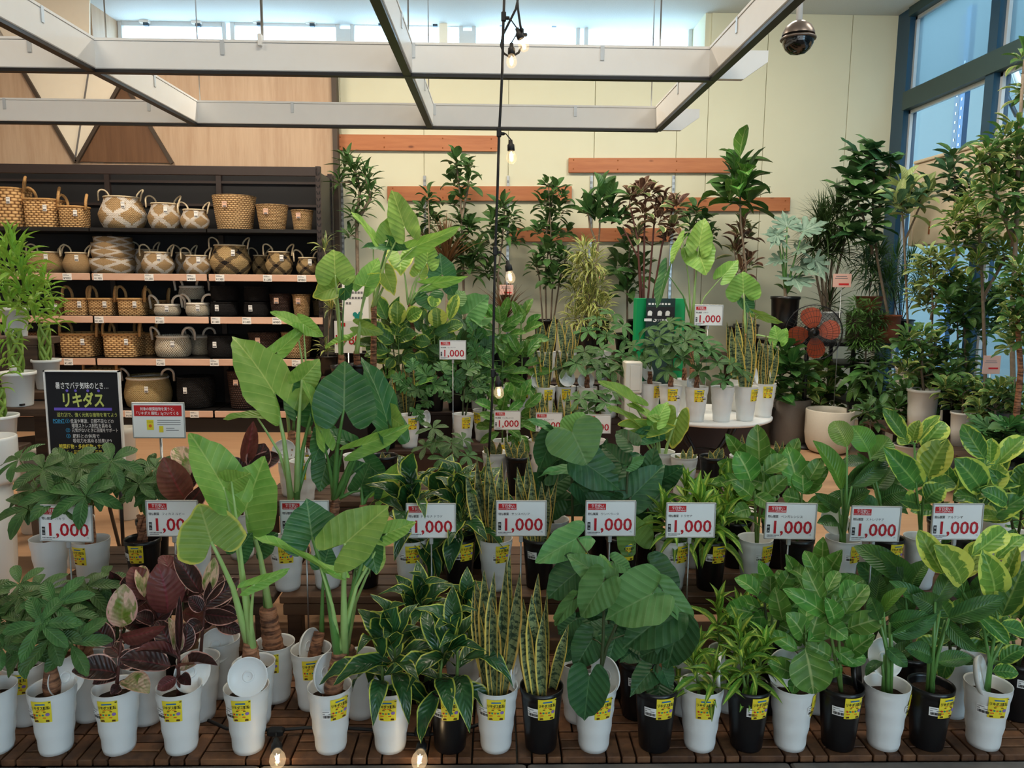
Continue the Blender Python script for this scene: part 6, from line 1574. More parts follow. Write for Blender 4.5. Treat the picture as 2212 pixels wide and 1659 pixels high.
# ------------------------------------------------ fuller plants in the lines behind, seen between the front ones
for nm_, px, Y, z, col, g, kinds, el_, n, L, w, lab in (
        ('bengal_fig', 1680, B2, Z2, 'black', G_2, ['ben'], (1690, 1050, 60, 80), 14, 54, 34, 'pale-veined fig in the second line behind the ベンガレンシス sign'),
        ('bengal_fig', 1600, B2 + .04, Z2, 'white', G_2, ['ben'], (1608, 1020, 40, 70), 10, 48, 34, 'pale-veined fig in the second line between lime dracaenas and snake plants'),
        ('bird_of_paradise', 1870, B2, Z2, 'white', G_2, ['stre'], (1885, 1075, 50, 60), 10, 70, 34, 'bird of paradise in the second line of the bench before the bare floor'),
        ('variegated_fig', 2040, B2, Z2, 'black', G_2, ['altg'], (2050, 1080, 60, 70), 14, 58, 38, 'marbled fig with dark leaves in the second line behind the アルテシマ sign'),
        ('variegated_fig', 2150, B2 + .05, Z2, 'white', G_2, ['altg'], (2150, 1070, 60, 70), 12, 58, 38, 'marbled fig in the second line nearest the windows'),
        ('heart_leaf_fig', 1300, B2, Z2, 'black', G_2, ['umbd'], (1295, 1060, 60, 80), 9, 76, 70, 'dark heart-leaved fig in the second line between the two with pale leaves'),
        ('heart_leaf_fig', 1400, B2, Z2, 'black', G_2, ['umbd'], (1400, 1060, 50, 70), 8, 70, 64, 'dark heart-leaved fig in the second line by the ドラセナ sign'),
        ('heart_leaf_fig', 1195, B2, Z2, 'white', G_2, ['umbd'], (1190, 1050, 40, 70), 7, 64, 58, 'dark heart-leaved fig in the second line behind the broad snake leaf'),
        ('yellow_edged_dracaena', 950, B2, Z2, 'white', G_2, None, (950, 1040, 80, 0), 18, 0, 0, 'yellow-edged dracaena in the second line of the bench, between the other two'),
        ('yellow_edged_dracaena', 1038, B2, Z2, 'black', G_2, None, (1030, 1045, 70, 0), 18, 0, 0, 'yellow-edged dracaena in the second line next to the snake plants on the bench'),
        ('bengal_fig', 1720, F3, Z1, 'black', G_FRONT, ['ben'], (1722, 1330, 50, 80), 12, 58, 36, 'pale-veined fig deepest in the deck below the ベンガレンシス sign'),
        ('bird_of_paradise', 1880, F3, Z1, 'white', G_FRONT, ['stre'], (1885, 1330, 60, 80), 12, 72, 36, 'bird of paradise deepest in the deck beside the pale-veined figs'),
        ('bird_of_paradise', 2090, F3, Z1, 'white', G_FRONT, ['stre'], (2090, 1330, 50, 80), 11, 70, 36, 'bird of paradise deepest in the deck by the marbled figs'),
        ('lime_dracaena', 1618, F3, Z1, 'black', G_FRONT, None, (1640, 1275, 64, 0), 17, 0, 0, 'lime dracaena deepest in the deck beside the pale-veined figs'),
        ('heart_leaf_fig', 1330, F3, Z1, 'black', G_FRONT, ['umbd'], (1330, 1350, 60, 70), 9, 72, 66, 'dark heart-leaved fig deepest in the deck behind the biggest leaf'),
        ('rubber_plant', 250, F3, Z1, 'white', G_FRONT, ['ruby'], (265, 1320, 50, 70), 11, 58, 36, 'dark rubber plant deepest in the deck beside the money trees'),
        ('rubber_plant', 360, F3, Z1, 'black', G_FRONT, ['ruby', 'rubyb'], (380, 1300, 60, 70), 12, 58, 36, 'dark rubber plant deepest in the deck behind the tall brown leaf'),
        ('money_tree', 165, B2, Z2, 'white', G_2, None, (170, 1020, 90, 50), 7, .13, 0, 'money tree in the second line of the dark bench below the chalkboard'),
        ('money_tree', 330, B2, Z2, 'black', G_2, None, (325, 1040, 50, 40), 6, .11, 0, 'money tree in the second line of the dark bench under the red notice')):
    r, f = potted(nm_, lab, px, Y, z, col, g, None, None)
    if nm_ == 'yellow_edged_dracaena': dorado(r, f, el_[1], el_[2], Y, n)
    elif nm_ == 'lime_dracaena': lime(r, f, el_[1], el_[2], Y, 3, n)
    elif nm_ == 'money_tree': palmate(r, f, dome(*el_, n, .06), Y, L)
    else: bushy(r, f, kinds, *el_, n, L, w, Y)

# ================================================================== middle island
def step(label, px0, px1, y0, y1, z, mat='box_brown', name='display_box'):
    x0, x1 = at(px0, y0, z).x, at(px1, y0, z).x
    t = thing(name, label, 'display box', ((x0 + x1) / 2, (y0 + y1) / 2, 0), 'display boxes under the island')
    part('top', MB().box(((x0 + x1) / 2, (y0 + y1) / 2, z - .012), (x1 - x0, y1 - y0, .024), mat, bev=.003), t)
    part('front_panel', MB().box(((x0 + x1) / 2, y0 + .02, (z - .024) / 2), (x1 - x0 - .02, .02, z - .024), mat, bev=.003), t)
    for x in (x0 + .02, x1 - .02): part('side_panel', MB().box((x, (y0 + y1) / 2, (z - .024) / 2), (.02, y1 - y0 - .04, z - .024), mat, bev=.003), t)
    return t
KM = 1.11
ZM1, ZM2, ZM3, ZM4, ZM5 = .37, .20, .53, .75, .70
step('dark box under the three white split-leaf pots', 800, 1062, 5.02, 5.44, ZM1)
step('black box under the elephant ears in black pots', 690, 795, 5.02, 5.5, ZM5, 'black_metal')
step('low box under the front white pots of the island', 1066, 1345, 5.0, 5.28, ZM2)
step('middle box under the white pots with round saucers', 1066, 1345, 5.30, 5.62, ZM3)
step('back box under the tall snake plants of the island', 1066, 1345, 5.64, 6.0, ZM4)
step('back box under the marbled figs of the island', 800, 1062, 5.46, 5.95, .56)
def mp(name, label, px, Y, z, col, az=None, st_=None, k=KM): return potted(name, label, px, Y, z, col, G_M, az, st_, k)
# elephant ears in black pots
r, f = mp('elephant_ear', 'tall elephant ear with a wide round leaf, black pot at the shelf end', 738, 5.2, ZM5, 'black', 20)
elephant(r, f, (737, 766), [('alo', (724, 594), (721, 538), 84, .05, 0), ('aloe', (722, 622), (676, 642), 60, .05, 10), ('alod', (745, 622), (757, 640), 54, .08), ('alo', (750, 735), (702, 752), 30, .05, 40)], 5.2, .026)
r, f = mp('elephant_ear', 'elephant ear with a bright bent leaf in the second black pot of the island', 773, 5.22, ZM5, 'black')
elephant(r, f, (770, 760), [('alo', (792, 612), (750, 606), 40, -.02, 30), ('aloe', (800, 608), (822, 590), 36, .0, 30), ('alo', (790, 612), (818, 556), 48, .05), ('alo', (780, 706), (830, 720), 34, .05, 30)], 5.22, .026)
r, f = mp('elephant_ear', 'tallest elephant ear, its top leaf over the orange board, island middle', 806, 5.5, .56, 'black', 10)
elephant(r, f, (808, 660), [('alo', (806, 514), (758, 456), 30, .0, 40), ('alo', (841, 511), (857, 460), 58, .05), ('alo', (874, 490), (846, 409), 64, .05), ('alod', (835, 533), (777, 536), 36, -.05, 40), ('alod', (842, 523), (884, 538), 30, -.05, 40), ('alo', (900, 531), (996, 489), 40, -.05, 40), ('aloe', (832, 592), (852, 638), 44, -.08)], 5.5, .024)
r, f = mp('elephant_ear', 'elephant ear with a forked green stem, in the black pot behind the marbled figs', 906, 5.62, .56, 'black')
elephant(r, f, (885, 655), [('aloe', (864, 552), (866, 594), 60, -.12), ('alo', (922, 566), (926, 522), 54, .05), ('alod', (955, 592), (950, 547), 62, .02), ('alo', (934, 612), (1012, 597), 30, -.05, 40), ('aloe', (905, 590), (915, 560), 40, .05), ('alod', (926, 640), (930, 672), 64, -.05), ('alod', (972, 618), (980, 638), 36, .05)], 5.6, .02)
r, f = mp('heart_leaf_fig', 'fig with big crumpled round leaves above the モンステラ sign', 1015, 5.7, .56, 'black')
fig(r, f, [[(1012, 760), (1010, 700)]], [('umb', (1012, 676), (1056, 638), 74, .0), ('umbd', (998, 690), (975, 712), 58, -.08), ('umb', (1040, 690), (1040, 706), 50, -.08), ('umb', (985, 650), (1003, 628), 44, .05), ('umbd', (1020, 720), (1040, 745), 50)], 5.7)
# marbled figs of the island
for px, Y, z, lv, lab in (
        (862, 5.56, .56, [('alt', (858, 702), (858, 650), 38, .0), ('altg', (835, 690), (812, 640), 36, .05), ('alt', (880, 690), (912, 670), 36, -.04), ('altg', (850, 740), (810, 715), 34, -.03), ('altg', (860, 735), (900, 720), 34), ('altg', (840, 760), (790, 750), 34), ('altg', (870, 770), (900, 790), 32, -.05), ('altg', (830, 720), (800, 700), 30), ('altg', (850, 775), (835, 795), 26, -.05)], 'marbled fig with one round yellow-edged leaf on top, second line of the island'),
        (940, 5.56, .56, [('alt', (945, 707), (942, 664), 42, .0), ('alt', (935, 664), (938, 640), 30, .06), ('alt', (970, 690), (988, 636), 26, .02), ('altg', (915, 690), (902, 665), 30, .04), ('altg', (930, 740), (895, 735), 32), ('altg', (945, 745), (985, 728), 32), ('altg', (960, 715), (1000, 700), 30, .03), ('altg', (925, 780), (890, 770), 34, -.04), ('altg', (950, 770), (980, 760), 28)], 'marbled fig with the brightest round leaf, left of the モンステラ sign')):
    r, f = mp('variegated_fig', lab, px, Y, z, 'black', 25 if px < 900 else None); fig(r, f, [[(px, 780), (px - 2, 720)]], lv, Y, 'stem_green', .005); bushy(r, f, ['altg', 'altg', 'ben'], px, 765, 46, 52, 14, 46, 26, Y + .08)
# split-leaf plants
for px, Y, lv, lab, az in (
        (884, 5.14, [('mons', (922, 812), (900, 790), 48, .05), ('mons', (935, 830), (975, 845), 44, -.04), ('mons', (925, 865), (912, 880), 32), ('mons', (905, 840), (878, 855), 36), ('mons', (898, 885), (915, 920), 28, -.06), ('alo', (925, 824), (895, 834), 18, .0, 30)], 'split-leaf plant in the white pot with a tilted saucer, first of three', 26),
        (1000, 5.18, [('mons', (985, 815), (1005, 832), 50, .0), ('mons', (955, 800), (960, 780), 44, .05), ('mons', (960, 850), (975, 870), 30), ('mons', (1005, 852), (1030, 862), 34), ('mons', (1010, 800), (1040, 790), 40, .05)], 'split-leaf plant in the white pot printed on its front, second of three', 22),
        (1044, 5.36, [('mons', (1035, 815), (1055, 842), 44), ('mons', (1030, 840), (1048, 865), 34), ('mons', (1040, 770), (1058, 755), 44), ('mons', (1028, 760), (1010, 740), 40), ('mons', (1045, 800), (1062, 790), 36)], 'split-leaf plant in the greyish white pot, third of three', -40)):
    r, f = mp('split_leaf_plant', lab, px, Y, ZM1, 'white', az); fig(r, f, [[(px, 870), (px + 4, 840)]], lv, Y, 'stem_dark', .004); bushy(r, f, ['mons'], px + 10, 820, 40, 40, 5, 32, 36, Y + .08)
saucer(918, 905, 5.18, 86, 66, 'white saucer upright between the first two split-leaf pots')
# snake plants in black pots
for px, Y, tips, lab in ((835, 5.12, [(814, 825), (828, 800), (846, 815), (820, 845), (850, 840)], 'banded snake plant in a black pot with a sachet, left of the split-leaf plants'),
                         (878, 5.28, [(855, 793), (870, 786), (891, 785), (880, 800), (900, 812)], 'banded snake plant in a black pot close behind the first split-leaf pot')):
    r, f = mp('snake_plant', lab, px, Y, ZM1, 'black', 20); snake(r, f, tips, Y, 1.4)
r, f = potted('money_tree', 'money tree spreading flat below the split-leaf pots, on the back bench', 965, A3 + .05, Z3 - .0, 'black', G_3, None, None, .8)
palmate(r, f, [(940, 955, 0), (975, 960, -.05), (1000, 950, .03), (960, 990, -.08), (1010, 985, -.03), (920, 965, .05), (935, 925, .06)], A3 + .05, .1)
# bengal figs, snake plants and money trees of the island
def small_ben(px, Y, z, ty, lab, az=None, col='white'):
    r, f = mp('bengal_fig', lab, px, Y, z, col, az); lv = []
    H = proj(f)[1] - ty
    bushy(r, f, ['ben'], px + 2, ty + H * .5, 34, H * .5, 13, 44, 21, Y, 'stem_green', .06, 1)
    fig(r, f, [[(px + 1, ty + H * .3)]], [('ben', (px + 2, ty + 34), (px + R(-8, 10), ty), 22)], Y, 'stem_green', .004)
small_ben(1083, 5.1, ZM2, 845, 'pale-veined fig in the low white pot under the bulb, left one of the sign', 22)
small_ben(1119, 5.12, ZM2, 838, 'pale-veined fig with a brightly veined leaf in the low white pot, right one', 16)
small_ben(1084, 5.42, ZM3, 745, 'pale-veined fig in the middle line next to the hanging cable')
small_ben(1126, 5.44, ZM3, 735, 'pale-veined fig in the middle line with a sachet on its white pot', 18)
small_ben(1078, 5.78, ZM4, 660, 'pale-veined fig in the back line by the cable', None, 'black')
small_ben(1124, 5.8, ZM4, 665, 'pale-veined fig in the back line with an upright veined leaf', None, 'black')
for px, Y, z, tips, lab, az in ((1165, 5.12, ZM2, [(1148, 855), (1158, 840), (1172, 850), (1185, 845), (1150, 870)], 'snake plant in the low line behind the small サンスベリア sign', 6),
                                (1216, 5.14, ZM2, [(1195, 860), (1210, 850), (1226, 845), (1250, 842), (1200, 880)], 'snake plant in the low line with one leaf leaning out', None),
                                (1178, 5.42, ZM3, [(1155, 745), (1170, 735), (1185, 750), (1195, 740), (1160, 770)], 'snake plant in a white pot of the middle line with a saucer to one side', 16),
                                (1222, 5.44, ZM3, [(1205, 755), (1218, 735), (1232, 748), (1240, 745), (1200, 775)], 'snake plant in the white pot with the ringed saucer', -2),
                                (1180, 5.8, ZM4, [(1160, 700), (1172, 690), (1198, 680), (1186, 700), (1190, 720)], 'tall snake plant in the back line of the island, first one', None),
                                (1225, 5.82, ZM4, [(1206, 690), (1218, 685), (1230, 700), (1258, 692), (1240, 720)], 'tall snake plant in the back line with one leaf bent outwards', None)):
    r, f = mp('snake_plant', lab, px, Y, z, 'white', az); snake(r, f, tips, Y, 1.35)
saucer(1224, 818, 5.38, 70, 15, 'white saucer with rings leaning on the snake plant of the middle line')
saucer(1160, 822, 5.44, 84, 30, 'white saucer behind the banded leaves in the middle line')
saucer(1266, 822, 5.47, 80, -8, 'white saucer behind the stem of the money tree in the middle line')
saucer(1314, 815, 5.50, 80, 6, 'white saucer behind the last money tree of the middle line')
for px, Y, z, hubs, lab in ((1268, 5.42, ZM3, [(1245, 785, -.05), (1275, 775, -.03), (1290, 795, -.06), (1262, 760, .03), (1225, 790, -.02)], 'money tree in the white pot of the middle line, flat dark leaves to both sides'),
                            (1316, 5.46, ZM3, [(1315, 775, 0), (1340, 790, -.05), (1325, 800, -.07), (1345, 765, .03), (1300, 755, .05)], 'money tree at the end of the middle line beside the white boxes'),
                            (1285, 5.15, ZM2, [(1255, 860, -.03), (1285, 850, 0), (1310, 870, -.05), (1270, 885, -.06), (1320, 845, .05)], 'money tree in the low line behind the small パキラ sign'),
                            (1300, 5.85, ZM4, [(1290, 690, 0), (1325, 680, .03), (1345, 705, -.04), (1310, 725, -.06), (1270, 715, -.04), (1350, 735, -.03)], 'tall money tree in the back line of the island')):
    r, f = mp('money_tree', lab, px, Y, z, 'white'); palmate(r, f, hubs, Y, .13, 6)
# stacked white boxes
xa, xb = at(1349, 5.28, .6).x, at(1386, 5.28, .6).x
for k in range(4):
    z0 = .02 + k * .235
    t = thing('storage_box', 'white storage box between the island and the round table, %s of its stack' % ('lowest', 'second from below', 'third from below', 'topmost')[k], 'box', ((xa + xb) / 2, 5.42, z0), 'white boxes stacked by the table')
    part('body', MB().box(((xa + xb) / 2, 5.42, z0 + .115), (xb - xa, .26, .228), 'cream_plastic', bev=.01), t)
    part('front_panel', MB().box(((xa + xb) / 2 + .01, 5.288, z0 + .115), (xb - xa - .05, .006, .18), 'cream_plastic', bev=.004), t)
# round table
tc = at(1527, 5.55, .5); TZ = .545
tb = thing('round_table', 'round white garden table with black iron legs carrying white pots', 'table', (tc.x, tc.y, 0))
part('tabletop', MB().lathe([(.001, TZ - .03), (.44, TZ - .03), (.462, TZ - .02), (.465, TZ - .006), (.455, TZ), (.001, TZ)], 56, 'white_paint', (tc.x, tc.y, 0)), tb)
for j in range(4):
    a = .5 + j * PI / 2; d = V((math.cos(a), math.sin(a), 0)); c0 = V((tc.x, tc.y, 0))
    part('leg', MB().tube([c0 + d * .30 + UP * (TZ - .03), c0 + d * .22 + UP * .36, c0 + d * .12 + UP * .25, c0 + d * .2 + UP * .12, c0 + d * .36 + UP * .015], .014, 10, 'black_metal'), tb)
part('ring', MB().tube([(tc.x + .13 * math.cos(a), tc.y + .13 * math.sin(a), .25) for a in [2 * PI * i / 24 for i in range(25)]], .008, 8, 'black_metal'), tb)
def tp(name, label, px, Y, col='white', az=None, st_=None): return potted(name, label, px, Y, TZ, col, G_T, az, st_, 1.2)
for px, Y, hubs, lab, az, st_ in ((1404, 5.40, [(1395, 752, 0), (1380, 777, -.04), (1415, 742, .03), (1370, 747, .05)], 'money tree with a tall saucer at the box side of the round table', 35, None),
                                  (1449, 5.26, [(1425, 727, 0), (1450, 742, -.04), (1440, 802, -.1), (1400, 712, .05), (1465, 717, .04), (1425, 772, -.06), (1470, 772, -.06)], 'money tree with drooping leaves, second from the boxes on the round table', -2, 30),
                                  (1505, 5.22, [(1500, 757, -.08), (1480, 737, 0), (1520, 737, .03), (1470, 752, -.03), (1510, 802, -.06), (1535, 757, -.02)], 'money tree in the white pot right at the front rim of the round table', 0, 26),
                                  (1561, 5.22, [(1550, 782, -.08), (1580, 787, -.05), (1540, 752, .03), (1600, 802, -.04), (1565, 822, -.09)], 'money tree in the plain white pot without sachet on the round table', None, None),
                                  (1478, 5.62, [(1470, 702, 0), (1500, 712, 0), (1445, 697, .03)], 'money tree in the second line of the round table', None, None)):
    r, f = tp('money_tree', lab, px, Y, 'white', az, st_); palmate(r, f, hubs, Y, .12, 6)
saucer(1397, 805, 5.44, 82, 40, 'white saucer standing tall at the box side of the round table')
saucer(1495, 828, 5.24, 80, 30, 'white saucer beside the trunk of the money tree at the table rim')
for px, Y, tips, lab, az in ((1612, 5.26, [(1592, 730), (1606, 745), (1615, 728), (1630, 735), (1598, 760)], 'snake plant in the white pot with a sachet at its edge on the round table', 32),
                             (1652, 5.42, [(1640, 728), (1655, 722), (1668, 735), (1682, 748), (1646, 745)], 'snake plant in the outermost white pot on the round table', 0),
                             (1600, 5.66, [(1590, 690), (1605, 680), (1618, 672), (1632, 676), (1580, 705), (1570, 695)], 'taller snake plant in the second line of the round table', None)):
    r, f = tp('snake_plant', lab, px, Y, 'white', az); snake(r, f, tips, Y, 1.35)
saucer(1630, 812, 5.34, 80, 60, 'white saucer beside the snake plant on the round table')
saucer(1664, 808, 5.46, 86, 60, 'white saucer in the outermost pot of the round table')
# elephant ears behind the round table
r, f = potted('elephant_ear', 'elephant ear with one tall upright leaf rising behind the round table', 1496, 6.1, .42, 'black', 'plants behind the round table', None, None, 1.2)
elephant(r, f, (1494, 700), [('alo', (1510, 530), (1522, 470), 56, .05), ('alo', (1508, 545), (1527, 594), 72, -.1), ('alod', (1440, 590), (1420, 666), 32, -.05, 30), ('alo', (1475, 520), (1450, 570), 30, -.02, 45), ('alo', (1562, 596), (1594, 562), 40, .05, 10)], 6.1, .02)
r, f = potted('elephant_ear', 'elephant ear with a round leaf above the snake plants behind the round table', 1600, 6.1, .42, 'black', 'plants behind the round table', None, None, 1.2)
elephant(r, f, (1610, 720), [('alo', (1606, 632), (1604, 586), 74, .02), ('alo', (1640, 680), (1694, 698), 20, -.03, 40), ('alod', (1610, 650), (1625, 680), 34, .0), ('alo', (1680, 734), (1672, 702), 38, .02), ('alo', (1686, 734), (1700, 708), 30, .03)], 6.1, .018)
step('plain box behind the round table carrying the elephant ears', 1380, 1650, 5.98, 6.35, .42)
# stone planters on the floor
for px, by, wpx, lab, m_, prof in ((1805, 985, 101, 'round cream stone planter standing empty on the floor', 'stone_cream', [(.001, 0), (.6, .0), (.8, .05), (.94, .2), (1.0, .45), (1.0, 1.0), (.97, 1.02), (.9, 1.0), (.88, .9), (.86, .3), (.001, .28)]),
                                   (1713, 966, 93, 'straight grey stone planter standing empty on the floor', 'stone_grey', [(.001, 0), (.84, .0), (.88, .03), (1.0, 1.0), (.99, 1.02), (.9, 1.02), (.89, .98), (.8, .3), (.001, .28)])):
    g = PZ(px, by, 0); r_ = wpx * mpp(g) / 2; c = g + V((0, r_ * .8, 0)); h = r_ * (1.86 if m_ == 'stone_cream' else 2.15)
    STOOD.append((c.x, c.y, r_, 0, h))
    t = thing('stone_planter', lab, 'planter', c, 'stone planters on the floor')
    part('body', MB().lathe([(a * r_, b * h) for a, b in prof], 48, m_, c), t)
# big fan with orange blades
c = P(1757, 719, 6.85); k = mpp(c); rf = 60 * k
fan = thing('floor_fan', 'large floor fan with orange blades behind a black wire guard', 'fan', (c.x, 6.85, 0))
face = Matrix.Rotation(math.radians(-8), 3, 'Z')
def tfm(mb): mb.v = [tuple(face @ V(q) + c) for q in mb.v]; return mb
for j in range(4):
    a = .25 + j * PI / 2; vs = []
    out = [(.16, -.10), (.32, -.28), (.55, -.38), (.78, -.34), (.9, -.18), (.93, .02), (.86, .22), (.66, .32), (.42, .27), (.26, .15), (.16, .06)]
    n = len(out); pts = []
    for s in (-.003, .003):
        for x, z in out: pts.append((rf * (x * math.cos(a) - z * math.sin(a)), s + z * rf * .25, rf * (x * math.sin(a) + z * math.cos(a))))
    part('blade', tfm(MB().add(pts, [tuple(range(n)), tuple(range(2 * n - 1, n - 1, -1))] + [(i, n + i, n + (i + 1) % n, (i + 1) % n) for i in range(n)], 'fan_orange')), fan)
part('hub', tfm(MB().lathe([(.001, .05), (rf * .17, .045), (rf * .2, .0), (rf * .2, -.05), (.001, -.06)], 24, 'black_plastic', rot=Matrix.Rotation(PI / 2, 3, 'X'))), fan)
mb = MB()
for q in (1.0, .8, .6, .4, .22):
    for y in (-.07, .07): mb.tube([(rf * q * math.cos(a), y * (1 if q < 1 else .2), rf * q * math.sin(a)) for a in [2 * PI * i / 40 for i in range(41)]], .0035 if q == 1.0 else .0018, 5, 'black_metal')
for j in range(44):
    a = 2 * PI * j / 44
    for s in (-1, 1): mb.tube([(rf * .1 * math.cos(a), s * .075, rf * .1 * math.sin(a)), (rf * .7 * math.cos(a), s * .07, rf * .7 * math.sin(a)), (rf * math.cos(a), s * .014, rf * math.sin(a))], .0013, 4, 'black_metal')
part('guard', tfm(mb), fan)
part('motor', tfm(MB().lathe([(.001, .18), (.06, .17), (.075, .1), (.07, .06), (.001, .05)], 20, 'black_plastic', rot=Matrix.Rotation(-PI / 2, 3, 'X'))), fan)
part('pole', MB().tube([(c.x, c.y + .12, c.z), (c.x, c.y + .12, .02)], .02, 12, 'black_metal'), fan)
part('base', MB().lathe([(.001, 0), (.22, 0), (.22, .02), (.05, .04), (.001, .045)], 28, 'black_metal', (c.x, c.y + .12, 0)), fan)
# black rack and brown crate behind the fan
ra = thing('metal_rack', 'low black metal rack between the fan and the windows', 'rack', (P(1910, 760, 7.3).x, 7.3, 0))
x0, x1 = P(1655, 760, 7.15).x, P(1995, 760, 7.15).x
R3 = P(1900, 744, 7.0).z + .0175
part('shelf_board', MB().box(((x0 + x1) / 2, 7.22, R3 - .0175), (x1 - x0, .52, .035), 'black_metal'), ra)
part('shelf_board', MB().box(((3.2 + x1) / 2, 7.22, P(1900, 790, 7.0).z), (x1 - 3.2, .52, .035), 'black_metal'), ra)
R5 = .46
part('lower_board', MB().box((3.42, 7.08, R5 - .015), (.5, .8, .03), 'black_metal'), ra)
for x in (3.2, 3.64): part('post', MB().box((x, 6.71, R5 / 2), (.03, .03, R5), 'black_metal'), ra)
for x in (x0, (x0 + x1) / 2, x1):
    for y in (6.98, 7.46): part('post', MB().box((x, y, R3 / 2), (.03, .03, R3), 'black_metal'), ra)
cr = P(1870, 744, 7.3); zt2 = P(1870, 676, 7.3).z; zr = R3
STOOD.append((cr.x, 7.32, .15, zr, zt2))
t = thing('wooden_crate', 'dark brown crate on the black rack with a terracotta pot on it', 'crate', (cr.x, 7.32, zr))
part('body', MB().box((cr.x, 7.32, (zr + zt2) / 2), (.28, .26, zt2 - zr), 'box_brown', bev=.006), t)
part('lid_board', MB().box((cr.x, 7.32, zt2 - .01), (.295, .275, .02), 'box_brown', bev=.003), t)

# ================================================================== bamboo stand at the left
ws = thing('plant_stand', 'rough dark wooden stepped stand with lucky bamboo at the picture edge', 'stand', (P(40, 880, 3.9).x, 4.0, 0))
x1 = at(108, 3.75, .85).x; zA = PZ(40, 872, .87).z
zA = P(60, 882, 3.82).z
part('step_board', MB().box((x1 - .42, 3.93, zA - .02), (.84, .24, .04), 'wood_dark', bev=.004), ws)
part('step_board', MB().box((x1 - .36, 4.22, zA + .02), (.84, .22, .04), 'wood_dark', bev=.004), ws)
part('step_board', MB().box((x1 - .70, 4.35, zA + .30), (.75, .22, .04), 'wood_dark', bev=.004), ws)
part('riser', MB().box((x1 - .70, 4.24, zA + .15), (.75, .03, .26), 'wood_dark', bev=.004), ws)
for x, y, h in ((x1 - .13, 3.90, zA - .04), (x1 - .1, 4.2, zA), (x1 - .78, 3.9, zA - .04), (x1 - .35, 4.36, zA + .28)): part('post', MB().box((x, y, h / 2), (.06, .05, h), 'wood_dark', bev=.004), ws)
part('cross_board', MB().box((x1 - .2, 4.02, zA - .2), (.5, .03, .05), 'wood_dark', rot=Matrix.Rotation(-.12, 3, 'Y'), bev=.003), ws)
part('lower_board', MB().box((x1 - .4, 4.0, .3), (.8, .3, .03), 'wood_dark', bev=.003), ws)
def bamboo(label, px, rim_y, Y, wpx, hpx, zb, crowns, n=60, stems=True):
    b = at(px, Y, zb); k = mpp(b); r_ = wpx * k / 2; h = hpx * k; b.z = zb
    t = thing('lucky_bamboo', label, 'potted plant', b, 'lucky bamboo on the stand')
    part('pot', MB().lathe([(.001, 0), (r_ * .70, 0), (r_ * .72, .005), (r_ * .88, h * .9), (r_ * .98, h * .905), (r_ * 1.0, h * .93), (r_ * 1.0, h), (r_ * .93, h), (r_ * .84, h * .86), (r_ * .8, h * .7), (.001, h * .68)], 36, 'white_plastic', b), t)
    part('soil', MB().lathe([(.001, h * .82), (r_ * .84, h * .81)], 20, 'soil', b), t)
    part('water_hole', MB().box((b.x + r_ * .5, b.y - r_ * .55, zb + .012), (.014, .03, .01), 'black_plastic'), t)
    top = min(c[1] for c in crowns); base_y = proj((b.x, b.y, zb + h * .85))[1]
    if stems:
        stem_top = P(px, base_y - (base_y - max(c[1] + c[2] for c in crowns)) - 20, Y)
        for s in range(7):
            mb = MB(); a0 = s * 2 * PI / 7; H_ = stem_top.z - (zb + h * .8); n_ = 12
            mb.tube([(b.x + r_ * .34 * math.cos(a0 + i * .32 * (1 if s % 2 else -1)), b.y + r_ * .34 * math.sin(a0 + i * .32 * (1 if s % 2 else -1)), zb + h * .8 + H_ * i / n_) for i in range(n_ + 1)], [.0075 if i % 3 else .0086 for i in range(n_ + 1)], 7, 'bamboo')
            part('stem', mb, t)
    ms = [grid_leaf('lance', 'bamboo_leaf', a, .2, .01, 7, tw) for a, tw in ((.06, .2), (.14, -.2), (.2, 0))]
    tot = sum(c[2] for c in crowns)
    for cx, cy, cr_ in crowns:
        C = P(cx, cy, Y); m_ = round(n * cr_ / tot)
        for i in range(m_):
            d = az_el(i * GOLD, math.radians(-25 + 105 * (i + .5) / m_ + R(-12, 12))); rr = cr_ * k
            o = C + V((d.x * rr * .35, d.y * rr * .3, ((i + .5) / m_ - .6) * rr * 1.0)); leaf(t, random.choice(ms), o, o + d * rr * R(.7, 1.0), rr * .19, UP - d * .2, R(-15, 15))
    return t, b, r_, h
zS = zA + .001
t_, b_, r_, h_ = bamboo('lucky bamboo with woven stems in the white pot with a round red pick, front step', 43, 806, 3.90, 72, 74, zS, [(35, 560, 62), (55, 640, 60), (15, 650, 45), (75, 690, 40), (50, 600, 50), (20, 520, 40)], 130)
pk = P(28, 797, 3.82); part('red_pick', MB().lathe([(.001, -.002), (.018, -.002), (.019, 0), (.018, .002), (.001, .002)], 24, 'paper', pk, rot=Matrix.Rotation(PI / 2, 3, 'X')).lathe([(.001, -.003), (.014, -.003), (.014, .0)], 24, 'red_ink', pk + V((0, -.0025, 0)), rot=Matrix.Rotation(PI / 2, 3, 'X')), t_)
bamboo('lucky bamboo in the white pot behind, beside the chalkboard', 104, 796, 4.24, 58, 64, zA + .041, [(85, 640, 42), (110, 680, 40), (95, 610, 36), (70, 670, 36)], 90)
bamboo('lucky bamboo in the highest white pot of the stand, behind the others', 36, 712, 4.36, 58, 62, zA + .321, [(10, 560, 50), (30, 590, 46), (-10, 600, 40)], 60)
bamboo('lucky bamboo in the lower white pot cut by the picture edge', 2, 900, 3.62, 78, 70, P(0, 965, 3.62).z, [(-5, 780, 46), (10, 720, 40), (-20, 820, 40)], 50)
zq = P(0, 965, 3.62).z
part('lower_step', MB().box((at(2, 3.62, zq).x - .1, 3.62, zq - .02), (.36, .22, .04), 'wood_dark', bev=.004), ws)
part('post', MB().box((at(2, 3.62, zq).x - .18, 3.62, zq / 2 - .02), (.05, .05, zq - .04), 'wood_dark', bev=.004), ws)
